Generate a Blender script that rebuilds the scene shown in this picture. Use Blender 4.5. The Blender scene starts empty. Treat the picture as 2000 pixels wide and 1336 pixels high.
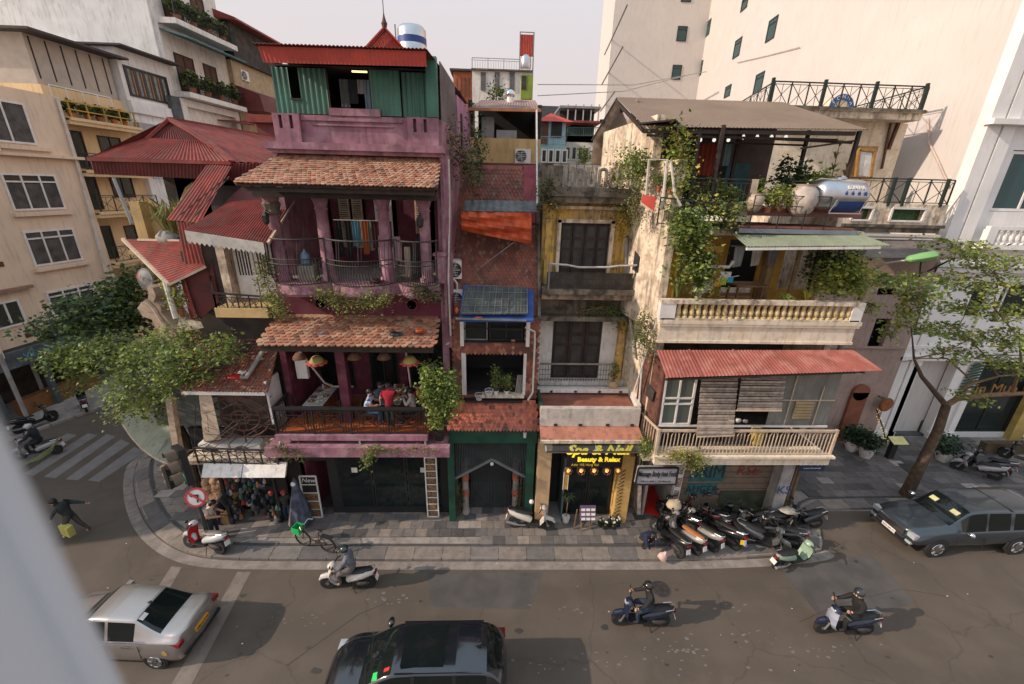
import bpy,math,random
from mathutils import Vector,Matrix
R=random.Random(7)
V=Vector
sc=bpy.context.scene
COL=sc.collection
# ---------------------------------------------------------------- camera, world, sun
CAMH=12.3
F=801.0
def _n(v):return V(v).normalized()
_vy=_n((-27,-298,F));_vx=V((21000,232,F));_vx=(_vx.normalized()-_vx.normalized().dot(_vy)*_vy).normalized()
_vd=_vy.cross(_vx)
if _vd.y<0:_vd=-_vd
cam=bpy.data.cameras.new('camera');cam.sensor_width=36;cam.lens=F/2000*36;cam.clip_start=.05;cam.clip_end=2000
cam.dof.use_dof=True;cam.dof.focus_distance=15;cam.dof.aperture_fstop=1.0
co=bpy.data.objects.new('camera',cam);COL.objects.link(co);sc.camera=co
_r=V((_vx.x,_vy.x,-_vd.x));_d=V((_vx.y,_vy.y,-_vd.y));_f=V((_vx.z,_vy.z,-_vd.z))
co.matrix_world=Matrix(((_r.x,-_d.x,-_f.x,0),(_r.y,-_d.y,-_f.y,0),(_r.z,-_d.z,-_f.z,CAMH),(0,0,0,1)))
SUN_EL=math.radians(29);SUN_AZ=V((-1,-.2,0)).normalized()
w=bpy.data.worlds.new('World');sc.world=w;w.use_nodes=True
nt=w.node_tree;bg=nt.nodes['Background']
sky=nt.nodes.new('ShaderNodeTexSky');sky.sky_type='NISHITA';sky.sun_disc=False
sky.sun_elevation=SUN_EL;sky.sun_rotation=math.atan2(SUN_AZ.x,SUN_AZ.y);sky.dust_density=6;sky.air_density=1.0;sky.ozone_density=1
tc=nt.nodes.new('ShaderNodeTexCoord');sx_=nt.nodes.new('ShaderNodeSeparateXYZ');nt.links.new(tc.outputs['Generated'],sx_.inputs[0])
mr=nt.nodes.new('ShaderNodeMapRange');mr.interpolation_type='SMOOTHSTEP';mr.inputs[1].default_value=.1;mr.inputs[2].default_value=.9;nt.links.new(sx_.outputs[2],mr.inputs[0])
hc=nt.nodes.new('ShaderNodeMixRGB');hc.inputs[1].default_value=(6.9,6.0,5.8,1);hc.inputs[2].default_value=(7.2,8.6,10.2,1);nt.links.new(mr.outputs[0],hc.inputs[0])
hz=nt.nodes.new('ShaderNodeMixRGB');hz.inputs[0].default_value=.84;nt.links.new(hc.outputs[0],hz.inputs[2])
nt.links.new(sky.outputs[0],hz.inputs[1]);nt.links.new(hz.outputs[0],bg.inputs[0]);bg.inputs[1].default_value=.112
sl=bpy.data.lights.new('sun','SUN');sl.energy=3.5;sl.angle=math.radians(.6);sl.color=(1,.82,.66)
so=bpy.data.objects.new('sun',sl);COL.objects.link(so)
sdir=(SUN_AZ*math.cos(SUN_EL)+V((0,0,math.sin(SUN_EL)))).normalized()
so.rotation_euler=sdir.to_track_quat('Z','Y').to_euler();so.location=(-20,-10,30)
sc.view_settings.view_transform='Standard';sc.view_settings.look='None';sc.view_settings.exposure=0.2;sc.view_settings.gamma=1;sc.view_settings.use_curve_mapping=False
sc.cycles.max_bounces=6;sc.cycles.diffuse_bounces=3;sc.cycles.glossy_bounces=3;sc.cycles.transparent_max_bounces=8
# ---------------------------------------------------------------- survey helpers: a point of the place seen at a pixel of the 2000x1336 photograph, at a known depth / height
def _ray(px,py):
    c=V((px-1000,py-668,F));return V((_vx.dot(c),_vy.dot(c),-_vd.dot(c)))
def PY(px,py,Y):
    d=_ray(px,py);return V((0,0,CAMH))+d*(Y/d.y)
def PZ(px,py,Z=0):
    d=_ray(px,py);return V((0,0,CAMH))+d*((Z-CAMH)/d.z)
SK=.102
def PC(px,py,c):
    d=_ray(px,py);return V((0,0,CAMH))+d*(c/(d.x-SK*d.y))
# ---------------------------------------------------------------- geometry builder
class G:
    def __init__(s,sk=None):s.v=[];s.f=[];s.m=[];s.sk=sk
    def _a(s,ps):
        b=len(s.v)
        for p in ps:
            x,y,z=p
            if s.sk is not None:x+=SK*(y-s.sk)
            s.v.append((x,y,z))
        return b
    def poly(s,ps,m=0):
        b=s._a(ps);s.f.append(tuple(range(b,b+len(ps))));s.m.append(m);return s
    def hexa(s,p,m=0):
        b=s._a(p)
        for q in((3,2,1,0),(4,5,6,7),(0,1,5,4),(1,2,6,5),(2,3,7,6),(3,0,4,7)):
            s.f.append(tuple(b+i for i in q));s.m.append(m)
        return s
    def box(s,x0,x1,y0,y1,z0,z1,m=0):
        if x0>x1:x0,x1=x1,x0
        if y0>y1:y0,y1=y1,y0
        if z0>z1:z0,z1=z1,z0
        return s.hexa([(x0,y0,z0),(x1,y0,z0),(x1,y1,z0),(x0,y1,z0),(x0,y0,z1),(x1,y0,z1),(x1,y1,z1),(x0,y1,z1)],m)
    def slab(s,q,t,m=0):
        t=V(t);q=[V(a)for a in q];return s.hexa([a+t for a in q]+q,m)if t.z<0 else s.hexa(q+[a+t for a in q],m)
    def bar(s,a,b,w=.03,h=None,m=0,up=(0,0,1)):
        a=V(a);b=V(b);h=h or w;d=(b-a)
        if d.length<1e-6:return s
        d.normalize();u=V(up)
        if abs(d.dot(u))>.95:u=V((0,1,0))if abs(d.y)<.9 else V((1,0,0))
        x=d.cross(u).normalized()*w/2;y=x.cross(d).normalized()*h/2
        return s.hexa([a-x-y,a+x-y,a+x+y,a-x+y,b-x-y,b+x-y,b+x+y,b-x+y],m)
    def tube(s,pts,r,n=6,m=0,cap=True,sx=1,sy=1):
        pts=[V(p)for p in pts];N=len(pts)
        if not hasattr(r,'__len__'):r=[r]*N
        prev=None;base=len(s.v)
        for i,p in enumerate(pts):
            d=(pts[min(i+1,N-1)]-pts[max(i-1,0)])
            if d.length<1e-7:d=V((0,0,1))
            d.normalize()
            if prev is None:
                u=V((0,0,1))if abs(d.z)<.9 else V((0,1,0));x=d.cross(u).normalized()
            else:
                x=(prev-d*prev.dot(d)).normalized()
            prev=x;y=d.cross(x)
            s._a([p+(x*math.cos(2*math.pi*k/n)*sx+y*math.sin(2*math.pi*k/n)*sy)*r[i]for k in range(n)])
        for i in range(N-1):
            for k in range(n):
                s.f.append((base+i*n+k,base+i*n+(k+1)%n,base+(i+1)*n+(k+1)%n,base+(i+1)*n+k));s.m.append(m)
        if cap:
            s.f.append(tuple(base+k for k in range(n))[::-1]);s.m.append(m)
            s.f.append(tuple(base+(N-1)*n+k for k in range(n)));s.m.append(m)
        return s
    def lathe(s,c,prof,n=12,m=0,ax=(0,0,1),sx=1,sy=1):
        ax=V(ax).normalized();u=V((1,0,0))if abs(ax.x)<.9 else V((0,1,0));x=(u-ax*u.dot(ax)).normalized();y=ax.cross(x);c=V(c);base=len(s.v)
        for r,z in prof:
            s._a([c+ax*z+(x*math.cos(2*math.pi*k/n)*sx+y*math.sin(2*math.pi*k/n)*sy)*r for k in range(n)])
        for i in range(len(prof)-1):
            for k in range(n):
                s.f.append((base+i*n+k,base+i*n+(k+1)%n,base+(i+1)*n+(k+1)%n,base+(i+1)*n+k));s.m.append(m)
        s.f.append(tuple(base+k for k in range(n))[::-1]);s.m.append(m)
        s.f.append(tuple(base+(len(prof)-1)*n+k for k in range(n)));s.m.append(m)
        return s
    def ball(s,c,r,n=8,m=0):
        if not hasattr(r,'__len__'):r=(r,r,r)
        c=V(c);k2=max(3,n//2+1);base=len(s.v);pr=[]
        for i in range(1,k2):
            a=math.pi*i/k2
            s._a([(c.x+r[0]*math.sin(a)*math.cos(2*math.pi*k/n),c.y+r[1]*math.sin(a)*math.sin(2*math.pi*k/n),c.z-r[2]*math.cos(a))for k in range(n)])
        t=s._a([(c.x,c.y,c.z-r[2]),(c.x,c.y,c.z+r[2])])
        for i in range(k2-2):
            for k in range(n):
                s.f.append((base+i*n+k,base+i*n+(k+1)%n,base+(i+1)*n+(k+1)%n,base+(i+1)*n+k));s.m.append(m)
        for k in range(n):
            s.f.append((t,base+(k+1)%n,base+k));s.m.append(m)
            s.f.append((t+1,base+(k2-2)*n+k,base+(k2-2)*n+(k+1)%n));s.m.append(m)
        return s
    def ext(s,ps,t,m=0):
        t=V(t);n=len(ps);b=s._a([V(p)for p in ps]+[V(p)+t for p in ps])
        s.f.append(tuple(b+i for i in range(n))[::-1]);s.m.append(m);s.f.append(tuple(b+n+i for i in range(n)));s.m.append(m)
        for i in range(n):
            s.f.append((b+i,b+(i+1)%n,b+n+(i+1)%n,b+n+i));s.m.append(m)
        return s
    def wave(s,q,n,amp=.03,m=0,th=.012,rows=1):
        a,b,c,d=[V(p)for p in q];nr=(b-a).cross(d-a).normalized();base=len(s.v);K=n*4
        prof=(0,1,1,0)
        for j in range(rows+1):
            for i in range(K+1):
                t=i/K;u=j/rows
                p=(a.lerp(b,t)).lerp(d.lerp(c,t),u)+nr*amp*(prof[i%4]);s._a([p])
        for j in range(rows):
            for i in range(K):
                o=base+j*(K+1)+i;s.f.append((o,o+1,o+K+2,o+K+1));s.m.append(m)
        b2=len(s.v)
        for i in range(base,b2):
            p=s.v[i];s.v.append((p[0]-nr.x*th,p[1]-nr.y*th,p[2]-nr.z*th))
        L=b2-base
        for j in range(rows):
            for i in range(K):
                o=b2+j*(K+1)+i;s.f.append((o+K+1,o+K+2,o+1,o));s.m.append(m)
        for i in range(K):
            o=base+i;s.f.append((o+1,o,o+L,o+L+1));s.m.append(m)
            o=base+rows*(K+1)+i;s.f.append((o,o+1,o+L+1,o+L));s.m.append(m)
        return s
    def xf(s,M):
        s.v=[tuple(M@V(p))for p in s.v];return s
    def add(s,g,M=None,dm=0):
        b=len(s.v);s.v+=[tuple(M@V(p))for p in g.v]if M else list(g.v)
        s.f+=[tuple(b+i for i in q)for q in g.f];s.m+=[m+dm for m in g.m];return s
ROOT={}
def rootloc(o):
    while o.parent:o=o.parent
    return ROOT.get(o.name,V((0,0,0)))
def mesh(name,g,mats,smooth=False):
    me=bpy.data.meshes.new(name);me.from_pydata(g.v,[],g.f)
    if not isinstance(mats,(list,tuple)):mats=[mats]
    for m in mats:me.materials.append(m)
    if len(mats)>1:me.polygons.foreach_set('material_index',[min(i,len(mats)-1)for i in g.m])
    if smooth:
        me.polygons.foreach_set('use_smooth',[True]*len(me.polygons))
        try:me.set_sharp_from_angle(angle=math.radians(smooth if smooth is not True else 40))
        except Exception:pass
    me.update();return me
def tag(o,label=None,cat=None,group=None,kind=None):
    if label:o['label']=label
    if cat:o['category']=cat
    if group:o['group']=group
    if kind:o['kind']=kind
    return o
def thing(name,label,cat,loc=(0,0,0),group=None):
    o=bpy.data.objects.new(name,None);COL.objects.link(o);o.location=loc;ROOT[o.name]=V(loc);o.empty_display_size=.3
    return tag(o,label,cat,group)
def part(name,g,mats,parent,smooth=False,kind=None,label=None):
    off=rootloc(parent);g.v=[(a-off.x,b-off.y,c-off.z)for a,b,c in g.v]
    o=bpy.data.objects.new(name,mesh(name,g,mats,smooth));COL.objects.link(o);o.parent=parent
    return tag(o,label=label,kind=kind)
def solo(name,g,mats,label=None,cat=None,group=None,kind=None,smooth=False):
    xs=[p[0]for p in g.v];ys=[p[1]for p in g.v];zs=[p[2]for p in g.v]
    off=V(((min(xs)+max(xs))/2,(min(ys)+max(ys))/2,min(zs)))if kind!='structure' else V((0,0,0))
    g.v=[(a-off.x,b-off.y,c-off.z)for a,b,c in g.v]
    o=bpy.data.objects.new(name,mesh(name,g,mats,smooth));COL.objects.link(o);o.location=off;ROOT[o.name]=off
    return tag(o,label,cat,group,kind)
def piece(name,me,parent,M):
    o=bpy.data.objects.new(name,me);COL.objects.link(o);o.parent=parent
    o.matrix_local=Matrix.Translation(-rootloc(parent))@M;return o
def copy_tree(o,parent=None,override=None):
    c=o.copy();COL.objects.link(c);c.parent=parent
    for ch in list(o.children):copy_tree(ch,c)
    return c
def place(o,loc,rz=0,tilt=0):
    o.location=loc;o.rotation_euler=(0,tilt,rz)
def frame(a,x,z):
    x=V(x).normalized();z=V(z);y=z.cross(x).normalized();z=x.cross(y)
    return Matrix(((x.x,y.x,z.x,a[0]),(x.y,y.y,z.y,a[1]),(x.z,y.z,z.z,a[2]),(0,0,0,1)))
# ---------------------------------------------------------------- materials
MT={}
def mat(name,c,rough=.8,metal=0,var=.18,scale=2.5,c2=None,streak=0,bump=0,bscale=30,rnd=0,emit=0,spec=None,coat=0,dirt=.0,alpha=None,fine=.0,cracks=False):
    if name in MT:return MT[name]
    m=bpy.data.materials.new(name);m.use_nodes=True;n=m.node_tree.nodes;L=m.node_tree.links;b=n['Principled BSDF'];MT[name]=m
    b.inputs['Roughness'].default_value=rough;b.inputs['Metallic'].default_value=metal
    if spec is not None:b.inputs['Specular IOR Level'].default_value=spec
    if coat:b.inputs['Coat Weight'].default_value=coat;b.inputs['Coat Roughness'].default_value=.05
    if emit:
        b.inputs['Emission Color'].default_value=(*c,1);b.inputs['Emission Strength'].default_value=emit
    geo=n.new('ShaderNodeNewGeometry')
    def noise(sc_,det=4,mp=None):
        t=n.new('ShaderNodeTexNoise');t.inputs['Scale'].default_value=sc_;t.inputs['Detail'].default_value=det
        if mp:
            k=n.new('ShaderNodeMapping');k.inputs['Scale'].default_value=mp;L.new(geo.outputs['Position'],k.inputs[0]);L.new(k.outputs[0],t.inputs[0])
        else:L.new(geo.outputs['Position'],t.inputs[0])
        return t.outputs[0]
    def ramp(src,a,b_):
        r=n.new('ShaderNodeMapRange');r.inputs[1].default_value=a;r.inputs[2].default_value=b_;L.new(src,r.inputs[0]);return r.outputs[0]
    def mix(f,A,B):
        x=n.new('ShaderNodeMixRGB');L.new(f,x.inputs[0])if not isinstance(f,float)else setattr(x.inputs[0],'default_value',f)
        for i,q in((1,A),(2,B)):
            if isinstance(q,tuple):x.inputs[i].default_value=(*q,1)
            else:L.new(q,x.inputs[i])
        return x.outputs[0]
    dk=tuple(v*(1-var)for v in c);lt=tuple(min(1,v*(1+var*.6))for v in c)
    out=mix(ramp(noise(scale,5),.35,.65),dk,lt)
    if c2:out=mix(ramp(noise(scale*1.7,6),.48,.62),out,c2)
    if fine:out=mix(ramp(noise(bscale*2,2),.3,.7),out,tuple(v*(1-fine)for v in c))
    if streak:
        s1=ramp(noise(2.2,6,(3.2,3.2,.45)),.52,.74)
        mm=n.new('ShaderNodeMath');mm.operation='MULTIPLY';mm.inputs[1].default_value=streak;L.new(s1,mm.inputs[0])
        out=mix(mm.outputs[0],out,(.045,.038,.03))
    if dirt:
        s2=ramp(noise(6,8),.5,.72);mm=n.new('ShaderNodeMath');mm.operation='MULTIPLY';mm.inputs[1].default_value=dirt;L.new(s2,mm.inputs[0])
        out=mix(mm.outputs[0],out,(.05,.042,.035))
    if rnd:
        oi=n.new('ShaderNodeObjectInfo');hs=n.new('ShaderNodeHueSaturation');r=n.new('ShaderNodeMapRange');r.inputs[3].default_value=1-rnd;r.inputs[4].default_value=1+rnd
        L.new(oi.outputs['Random'],r.inputs[0]);L.new(r.outputs[0],hs.inputs['Value']);L.new(out,hs.inputs['Color']);out=hs.outputs[0]
    L.new(out,b.inputs['Base Color'])
    if cracks:
        vo=n.new('ShaderNodeTexVoronoi');vo.feature='DISTANCE_TO_EDGE';vo.inputs['Scale'].default_value=.22;wv=n.new('ShaderNodeVectorMath');wv.operation='ADD';wn=n.new('ShaderNodeTexNoise');wn.inputs['Scale'].default_value=.9;wn.inputs['Detail'].default_value=6;L.new(geo.outputs['Position'],wn.inputs[0]);L.new(geo.outputs['Position'],wv.inputs[0]);L.new(wn.outputs[1],wv.inputs[1]);L.new(wv.outputs[0],vo.inputs[0])
        k1=ramp(vo.outputs[0],.007,.0015);ln=ramp(noise(.5,4,(.12,1.6,1)),.48,.68);m5=n.new('ShaderNodeMath');m5.operation='MULTIPLY';m5.inputs[1].default_value=.28;L.new(k1,m5.inputs[0]);m6=n.new('ShaderNodeMath');m6.operation='MULTIPLY';m6.inputs[1].default_value=.4;L.new(ln,m6.inputs[0])
        out=mix(m5.outputs[0],mix(m6.outputs[0],out,tuple(v*.6 for v in c)),(.03,.026,.023));L.new(out,b.inputs['Base Color'])
    if bump:
        bp=n.new('ShaderNodeBump');bp.inputs['Strength'].default_value=bump;bp.inputs['Distance'].default_value=.02
        L.new(noise(bscale,4),bp.inputs['Height']);L.new(bp.outputs[0],b.inputs['Normal'])
    return m
def leafmat(name,c,var=.45,trans=.25):
    if name in MT:return MT[name]
    m=mat(name,c,rough=.55,var=var,scale=1.3,c2=tuple(min(1,v*1.5)for v in c));n=m.node_tree.nodes;L=m.node_tree.links;b=n['Principled BSDF']
    t=n.new('ShaderNodeBsdfTranslucent');t.inputs[0].default_value=(c[0]*1.6,c[1]*1.7,c[2]*.8,1);mx=n.new('ShaderNodeMixShader');mx.inputs[0].default_value=trans
    L.new(b.outputs[0],mx.inputs[1]);L.new(t.outputs[0],mx.inputs[2]);L.new(mx.outputs[0],n['Material Output'].inputs[0]);return m
def glassmat(name,c,rough=.05,clear=.3):
    if name in MT:return MT[name]
    m=bpy.data.materials.new(name);m.use_nodes=True;n=m.node_tree.nodes;L=m.node_tree.links;MT[name]=m
    b=n['Principled BSDF'];b.inputs['Base Color'].default_value=(*c,1);b.inputs['Roughness'].default_value=rough
    t=n.new('ShaderNodeBsdfTransparent');t.inputs[0].default_value=(.8,.85,.82,1);mx=n.new('ShaderNodeMixShader');mx.inputs[0].default_value=clear
    L.new(b.outputs[0],mx.inputs[1]);L.new(t.outputs[0],mx.inputs[2]);L.new(mx.outputs[0],n['Material Output'].inputs[0]);return m
asphalt=mat('asphalt',(.122,.096,.074),.9,var=.22,scale=.5,c2=(.142,.113,.09),bump=.35,bscale=60,fine=.35,cracks=True)
concrete=mat('concrete',(.30,.265,.235),.9,var=.25,scale=1.5,dirt=.5,bump=.3)
gutter=mat('gutter_concrete',(.25,.215,.19),.9,var=.25,scale=2,dirt=.35,bump=.3)
paver=[mat('paver_%s'%k,c,.8,var=.15,scale=4,rnd=.16,bump=.2,dirt=.3)for k,c in(('grey',(.17,.15,.14)),('dark',(.09,.085,.085)),('tan',(.24,.2,.17)),('pale',(.36,.31,.27)),('mid',(.13,.118,.112)))]
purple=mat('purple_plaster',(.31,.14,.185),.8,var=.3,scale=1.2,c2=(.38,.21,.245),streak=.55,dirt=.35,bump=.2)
purple_d=mat('deep_magenta_shade_plaster',(.115,.016,.035),.75,var=.25,scale=1.5,c2=(.15,.035,.06),dirt=.3)  # deep magenta, darkened further to stand for shade inside the house
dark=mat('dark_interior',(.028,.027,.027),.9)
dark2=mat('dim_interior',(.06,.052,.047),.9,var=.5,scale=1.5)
black=mat('black_metal',(.02,.02,.021),.5,var=.1)
iron=mat('rusty_iron',(.04,.033,.03),.7,var=.4,scale=8)
rust=mat('rust_brown_metal',(.11,.045,.03),.75,var=.3,scale=5)
tile_a=mat('clay_tile_orange',(.38,.165,.10),.8,var=.2,scale=8,rnd=.16,dirt=.3)
tile_b=mat('clay_tile_pale',(.42,.25,.165),.85,var=.2,scale=8,rnd=.15,dirt=.3)
tile_c=mat('clay_tile_dark',(.22,.11,.075),.85,var=.3,scale=8,rnd=.2,dirt=.4)
tile_red=mat('small_red_tile',(.25,.075,.046),.7,var=.35,scale=1.2,c2=(.12,.045,.032),dirt=.5)
tile_bk=mat('tile_bed',(.05,.03,.025),.9)
redmetal=mat('red_corrugated_metal',(.27,.062,.052),.8,spec=.2,var=.28,scale=1.6,c2=(.21,.075,.06),streak=.3,dirt=.3)
redbright=mat('bright_red_metal',(.46,.055,.033),.7,var=.18,scale=1.2,dirt=.3)
redawn=mat('faded_red_awning',(.32,.1,.078),.8,spec=.25,var=.2,scale=1.5,c2=(.37,.15,.12),streak=.2,dirt=.25)
maroon=mat('maroon_sheet',(.15,.028,.026),.6,var=.3,scale=1.5,dirt=.3)
greenmetal=mat('green_corrugated_metal',(.05,.17,.12),.45,var=.25,scale=1.5,dirt=.35)
greengrey=mat('teal_grey_sheet',(.06,.12,.12),.5,var=.3,dirt=.4)
brownmetal=mat('brown_grey_metal',(.16,.12,.12),.6,var=.3,scale=1.5,streak=.5)
greenpaint=mat('green_paint',(.012,.07,.042),.5,var=.3,scale=2,dirt=.3)
cream=mat('cream_plaster',(.78,.67,.52),.85,var=.12,scale=1.2,c2=(.70,.57,.42),streak=.35,dirt=.25,bump=.15)
cream_dirty=mat('stained_cream_plaster',(.78,.65,.50),.9,var=.15,scale=1.5,c2=(.50,.39,.29),streak=.8,dirt=.5,bump=.3)
cream_rail=mat('cream_rail_paint',(.58,.45,.33),.6,var=.15,scale=3,dirt=.4)
yellow=mat('yellow_plaster',(.68,.42,.09),.85,var=.2,scale=1.5,c2=(.48,.33,.16),streak=.8,dirt=.6,bump=.2)
yellow2=mat('ochre_plaster',(.55,.38,.17),.85,var=.15,scale=1.5,streak=.3,dirt=.2)
ochre=mat('mustard_paint',(.52,.3,.05),.8,var=.2,scale=2,dirt=.3)
hotelc=mat('peach_plaster',(.74,.58,.43),.85,var=.08,scale=.7,streak=.22)
hotelc2=mat('orange_cream_plaster',(.72,.52,.29),.85,var=.1,scale=.7,streak=.2)
greywall=mat('grey_render',(.76,.75,.73),.9,var=.1,scale=.8,c2=(.8,.79,.77),streak=.3)
whitewall=mat('white_render',(.61,.565,.53),.9,var=.03,scale=.4,c2=(.59,.545,.51),streak=.12)
white=mat('white_paint',(.74,.7,.66),.6,var=.1,scale=2,dirt=.15)
whitep=mat('white_plaster',(.74,.70,.65),.85,var=.1,scale=1.2,streak=.35,dirt=.2)
stain=mat('mouldy_concrete',(.2,.165,.125),.95,var=.4,scale=1.5,c2=(.07,.058,.045),streak=.8,bump=.6)
gable=mat('bare_brown_render',(.24,.17,.115),.95,var=.25,scale=1.4,c2=(.36,.28,.21),streak=.6,bump=.5)
wood_d=mat('dark_wood',(.035,.022,.016),.7,var=.4,scale=4)
wood=mat('brown_wood',(.2,.1,.045),.6,var=.3,scale=4)
woody=mat('varnished_yellow_wood',(.36,.19,.05),.5,var=.25,scale=4)
glass_d=glassmat('dark_glass',(.02,.028,.03),.06,.5)
glass_g=glassmat('green_glass',(.02,.07,.075),.06,.05)
glass_c=glassmat('curtained_glass',(.05,.055,.055),.08,.55)
curtain=mat('grey_curtain',(.25,.235,.22),.9,var=.35,scale=6)
steel=mat('brushed_steel',(.55,.55,.56),.3,1,var=.12,scale=3)
steel_d=mat('grey_galvanised',(.28,.28,.28),.5,.6,var=.2,scale=3)
blue=mat('blue_band',(.02,.06,.25),.5,var=.1)
tarp_o=mat('orange_tarpaulin',(.55,.09,.025),.6,var=.25,scale=3,bump=.4,bscale=8)
tarp_b=mat('blue_tarpaulin',(.02,.07,.26),.6,var=.25,scale=3)
pipe_w=mat('white_pipe',(.6,.56,.5),.5,var=.15,dirt=.2)
pipe_g=mat('grey_pipe',(.3,.29,.27),.5,var=.2)
rubber=mat('rubber',(.018,.018,.018),.85)
terracotta=mat('terracotta_pot',(.42,.15,.07),.8,var=.2)
redtile_floor=mat('red_floor_tile',(.27,.1,.065),.7,var=.25,scale=3,dirt=.5)
orange_floor=mat('orange_floor_tile',(.42,.11,.035),.45,var=.2,scale=3)
redpaint=mat('red_paint',(.6,.03,.02),.5)
silvertex=mat('mirror_silver',(.75,.76,.78),.12,1)
skin=mat('skin',(.45,.25,.16),.6,var=.08)
hair=mat('black_hair',(.012,.01,.01),.5)
lf={k:leafmat('leaf_'+k,c)for k,c in dict(mid=(.085,.125,.03),light=(.23,.29,.06),dark=(.025,.05,.02),yellow=(.32,.29,.05),blue=(.05,.095,.055),dry=(.17,.12,.055),olive=(.15,.19,.055)).items()}
bark=mat('bark',(.10,.065,.04),.9,var=.4,scale=6,bump=.6,bscale=20)
twig=mat('twig',(.2,.12,.06),.9,var=.3,scale=6)
# ---------------------------------------------------------------- foliage, railings, windows
def leaves(g,pts,size,per=12,spread=.3,nm=3,flat=.0,rng=R,droop=0,long=1.0):
    for c in pts:
        c=V(c)
        for _ in range(per):
            d=V((rng.gauss(0,1),rng.gauss(0,1),rng.gauss(0,1)*(1-flat)))*spread*.55
            p=c+d;s=size*rng.uniform(.45,1.55)
            a=V((rng.uniform(-1,1),rng.uniform(-1,1),rng.uniform(-.7,.4)-droop)).normalized()
            b=a.cross(V((rng.uniform(-1,1),rng.uniform(-1,1),rng.uniform(.2,1.4)))).normalized()
            n=a.cross(b)
            q0=p;q2=p+a*s*long;m=(p+q2)/2+n*s*.12
            g.poly([q0,m+b*s*.34,q2,m-b*s*.34],rng.randrange(nm))
    return g
def blob(c,r,n,rng=R,shell=.6):
    out=[]
    for _ in range(n):
        d=V((rng.gauss(0,1),rng.gauss(0,1),rng.gauss(0,1))).normalized()*(rng.uniform(shell,1)if rng.random()<.75 else rng.random())
        out.append(V(c)+V((d.x*r[0],d.y*r[1],d.z*r[2])))
    return out
def strappy(g,c,n,h,w=.04,rng=R,nm=2,up=.5):
    c=V(c)
    for _ in range(n):
        a=rng.uniform(0,6.28);L=h*rng.uniform(.7,1.1);sp=rng.uniform(.15,1)*(1-up)+.1;m=rng.randrange(nm)
        o=V((math.cos(a),math.sin(a),0));s=V((-o.y,o.x,0))*w/2
        p1=c+o*L*sp*.45+V((0,0,L*.6));p2=c+o*L*sp+V((0,0,L*(.85 if up>.4 else .45)))
        g.poly([c-s,c+s,p1+s,p1-s],m);g.poly([p1-s,p1+s,p2],m)
    return g
def potplant(loc,label,kind='bush',h=.6,r=.3,pot=terracotta,cols=('mid','light','olive'),pr=.14,ph=.24,group='potted plants',leaf=.08,cat='potted plant'):
    t=thing('potted_plant',label,cat,loc,group);x,y,z=loc
    part('pot',G().lathe((x,y,z),[(pr*.7,0),(pr,ph),(pr*1.08,ph),(pr*1.08,ph-.03),(pr*.85,ph-.03)][:4],10),pot,t,smooth=True)
    part('soil',G().lathe((x,y,z+ph-.03),[(pr*.93,0),(pr*.93,.032)],10),dark2,t)
    g=G();ms=[lf[c]for c in cols]
    if kind=='bush':
        leaves(g,blob((x,y,z+ph+h*.55),(r,r,h*.5),int(40+90*r)),leaf,8,.11)
        s=G();[s.tube([(x,y,z+ph-.02),(x+R.uniform(-r,r)*.4,y+R.uniform(-r,r)*.4,z+ph+h*.6)],[.014,.006],4)for _ in range(4)]
        part('stem',s,twig,t)
    elif kind=='strap':strappy(g,(x,y,z+ph-.02),26,h,.045)
    elif kind=='tall':
        s=G().tube([(x,y,z+ph-.02),(x+.03,y,z+ph+h*.5),(x,y,z+ph+h)],[.02,.016,.01],5);part('stem',s,twig,t)
        for k in range(3):strappy(g,(x+R.uniform(-.03,.03),y,z+ph+h*(.55+.2*k)),14,.3,.03,up=.2)
    part('foliage',g,ms,t);return t
def vine(label,path,w,n,name='climbing_plant',cols=('mid','light','olive'),leaf=.09,per=8,group=None,cat='climbing plant',stems=True):
    t=thing(name,label,cat,path[0],group);g=G();pts=[]
    path=[V(p)for p in path];segs=len(path)-1
    for _ in range(n):
        k=R.randrange(segs);p=path[k].lerp(path[k+1],R.random());pts.append(p+V((R.gauss(0,w[0]),R.gauss(0,w[1]),R.gauss(0,w[2]))))
    leaves(g,pts,leaf,per,leaf*2.2);part('foliage',g,[lf[c]for c in cols],t)
    if stems:
        s=G()
        for _ in range(3):s.tube([p+V((R.gauss(0,w[0]*.4),R.gauss(0,w[1]*.4),R.gauss(0,w[2]*.3)))for p in path],.012,4)
        part('stem',s,twig,t)
    return t
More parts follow.
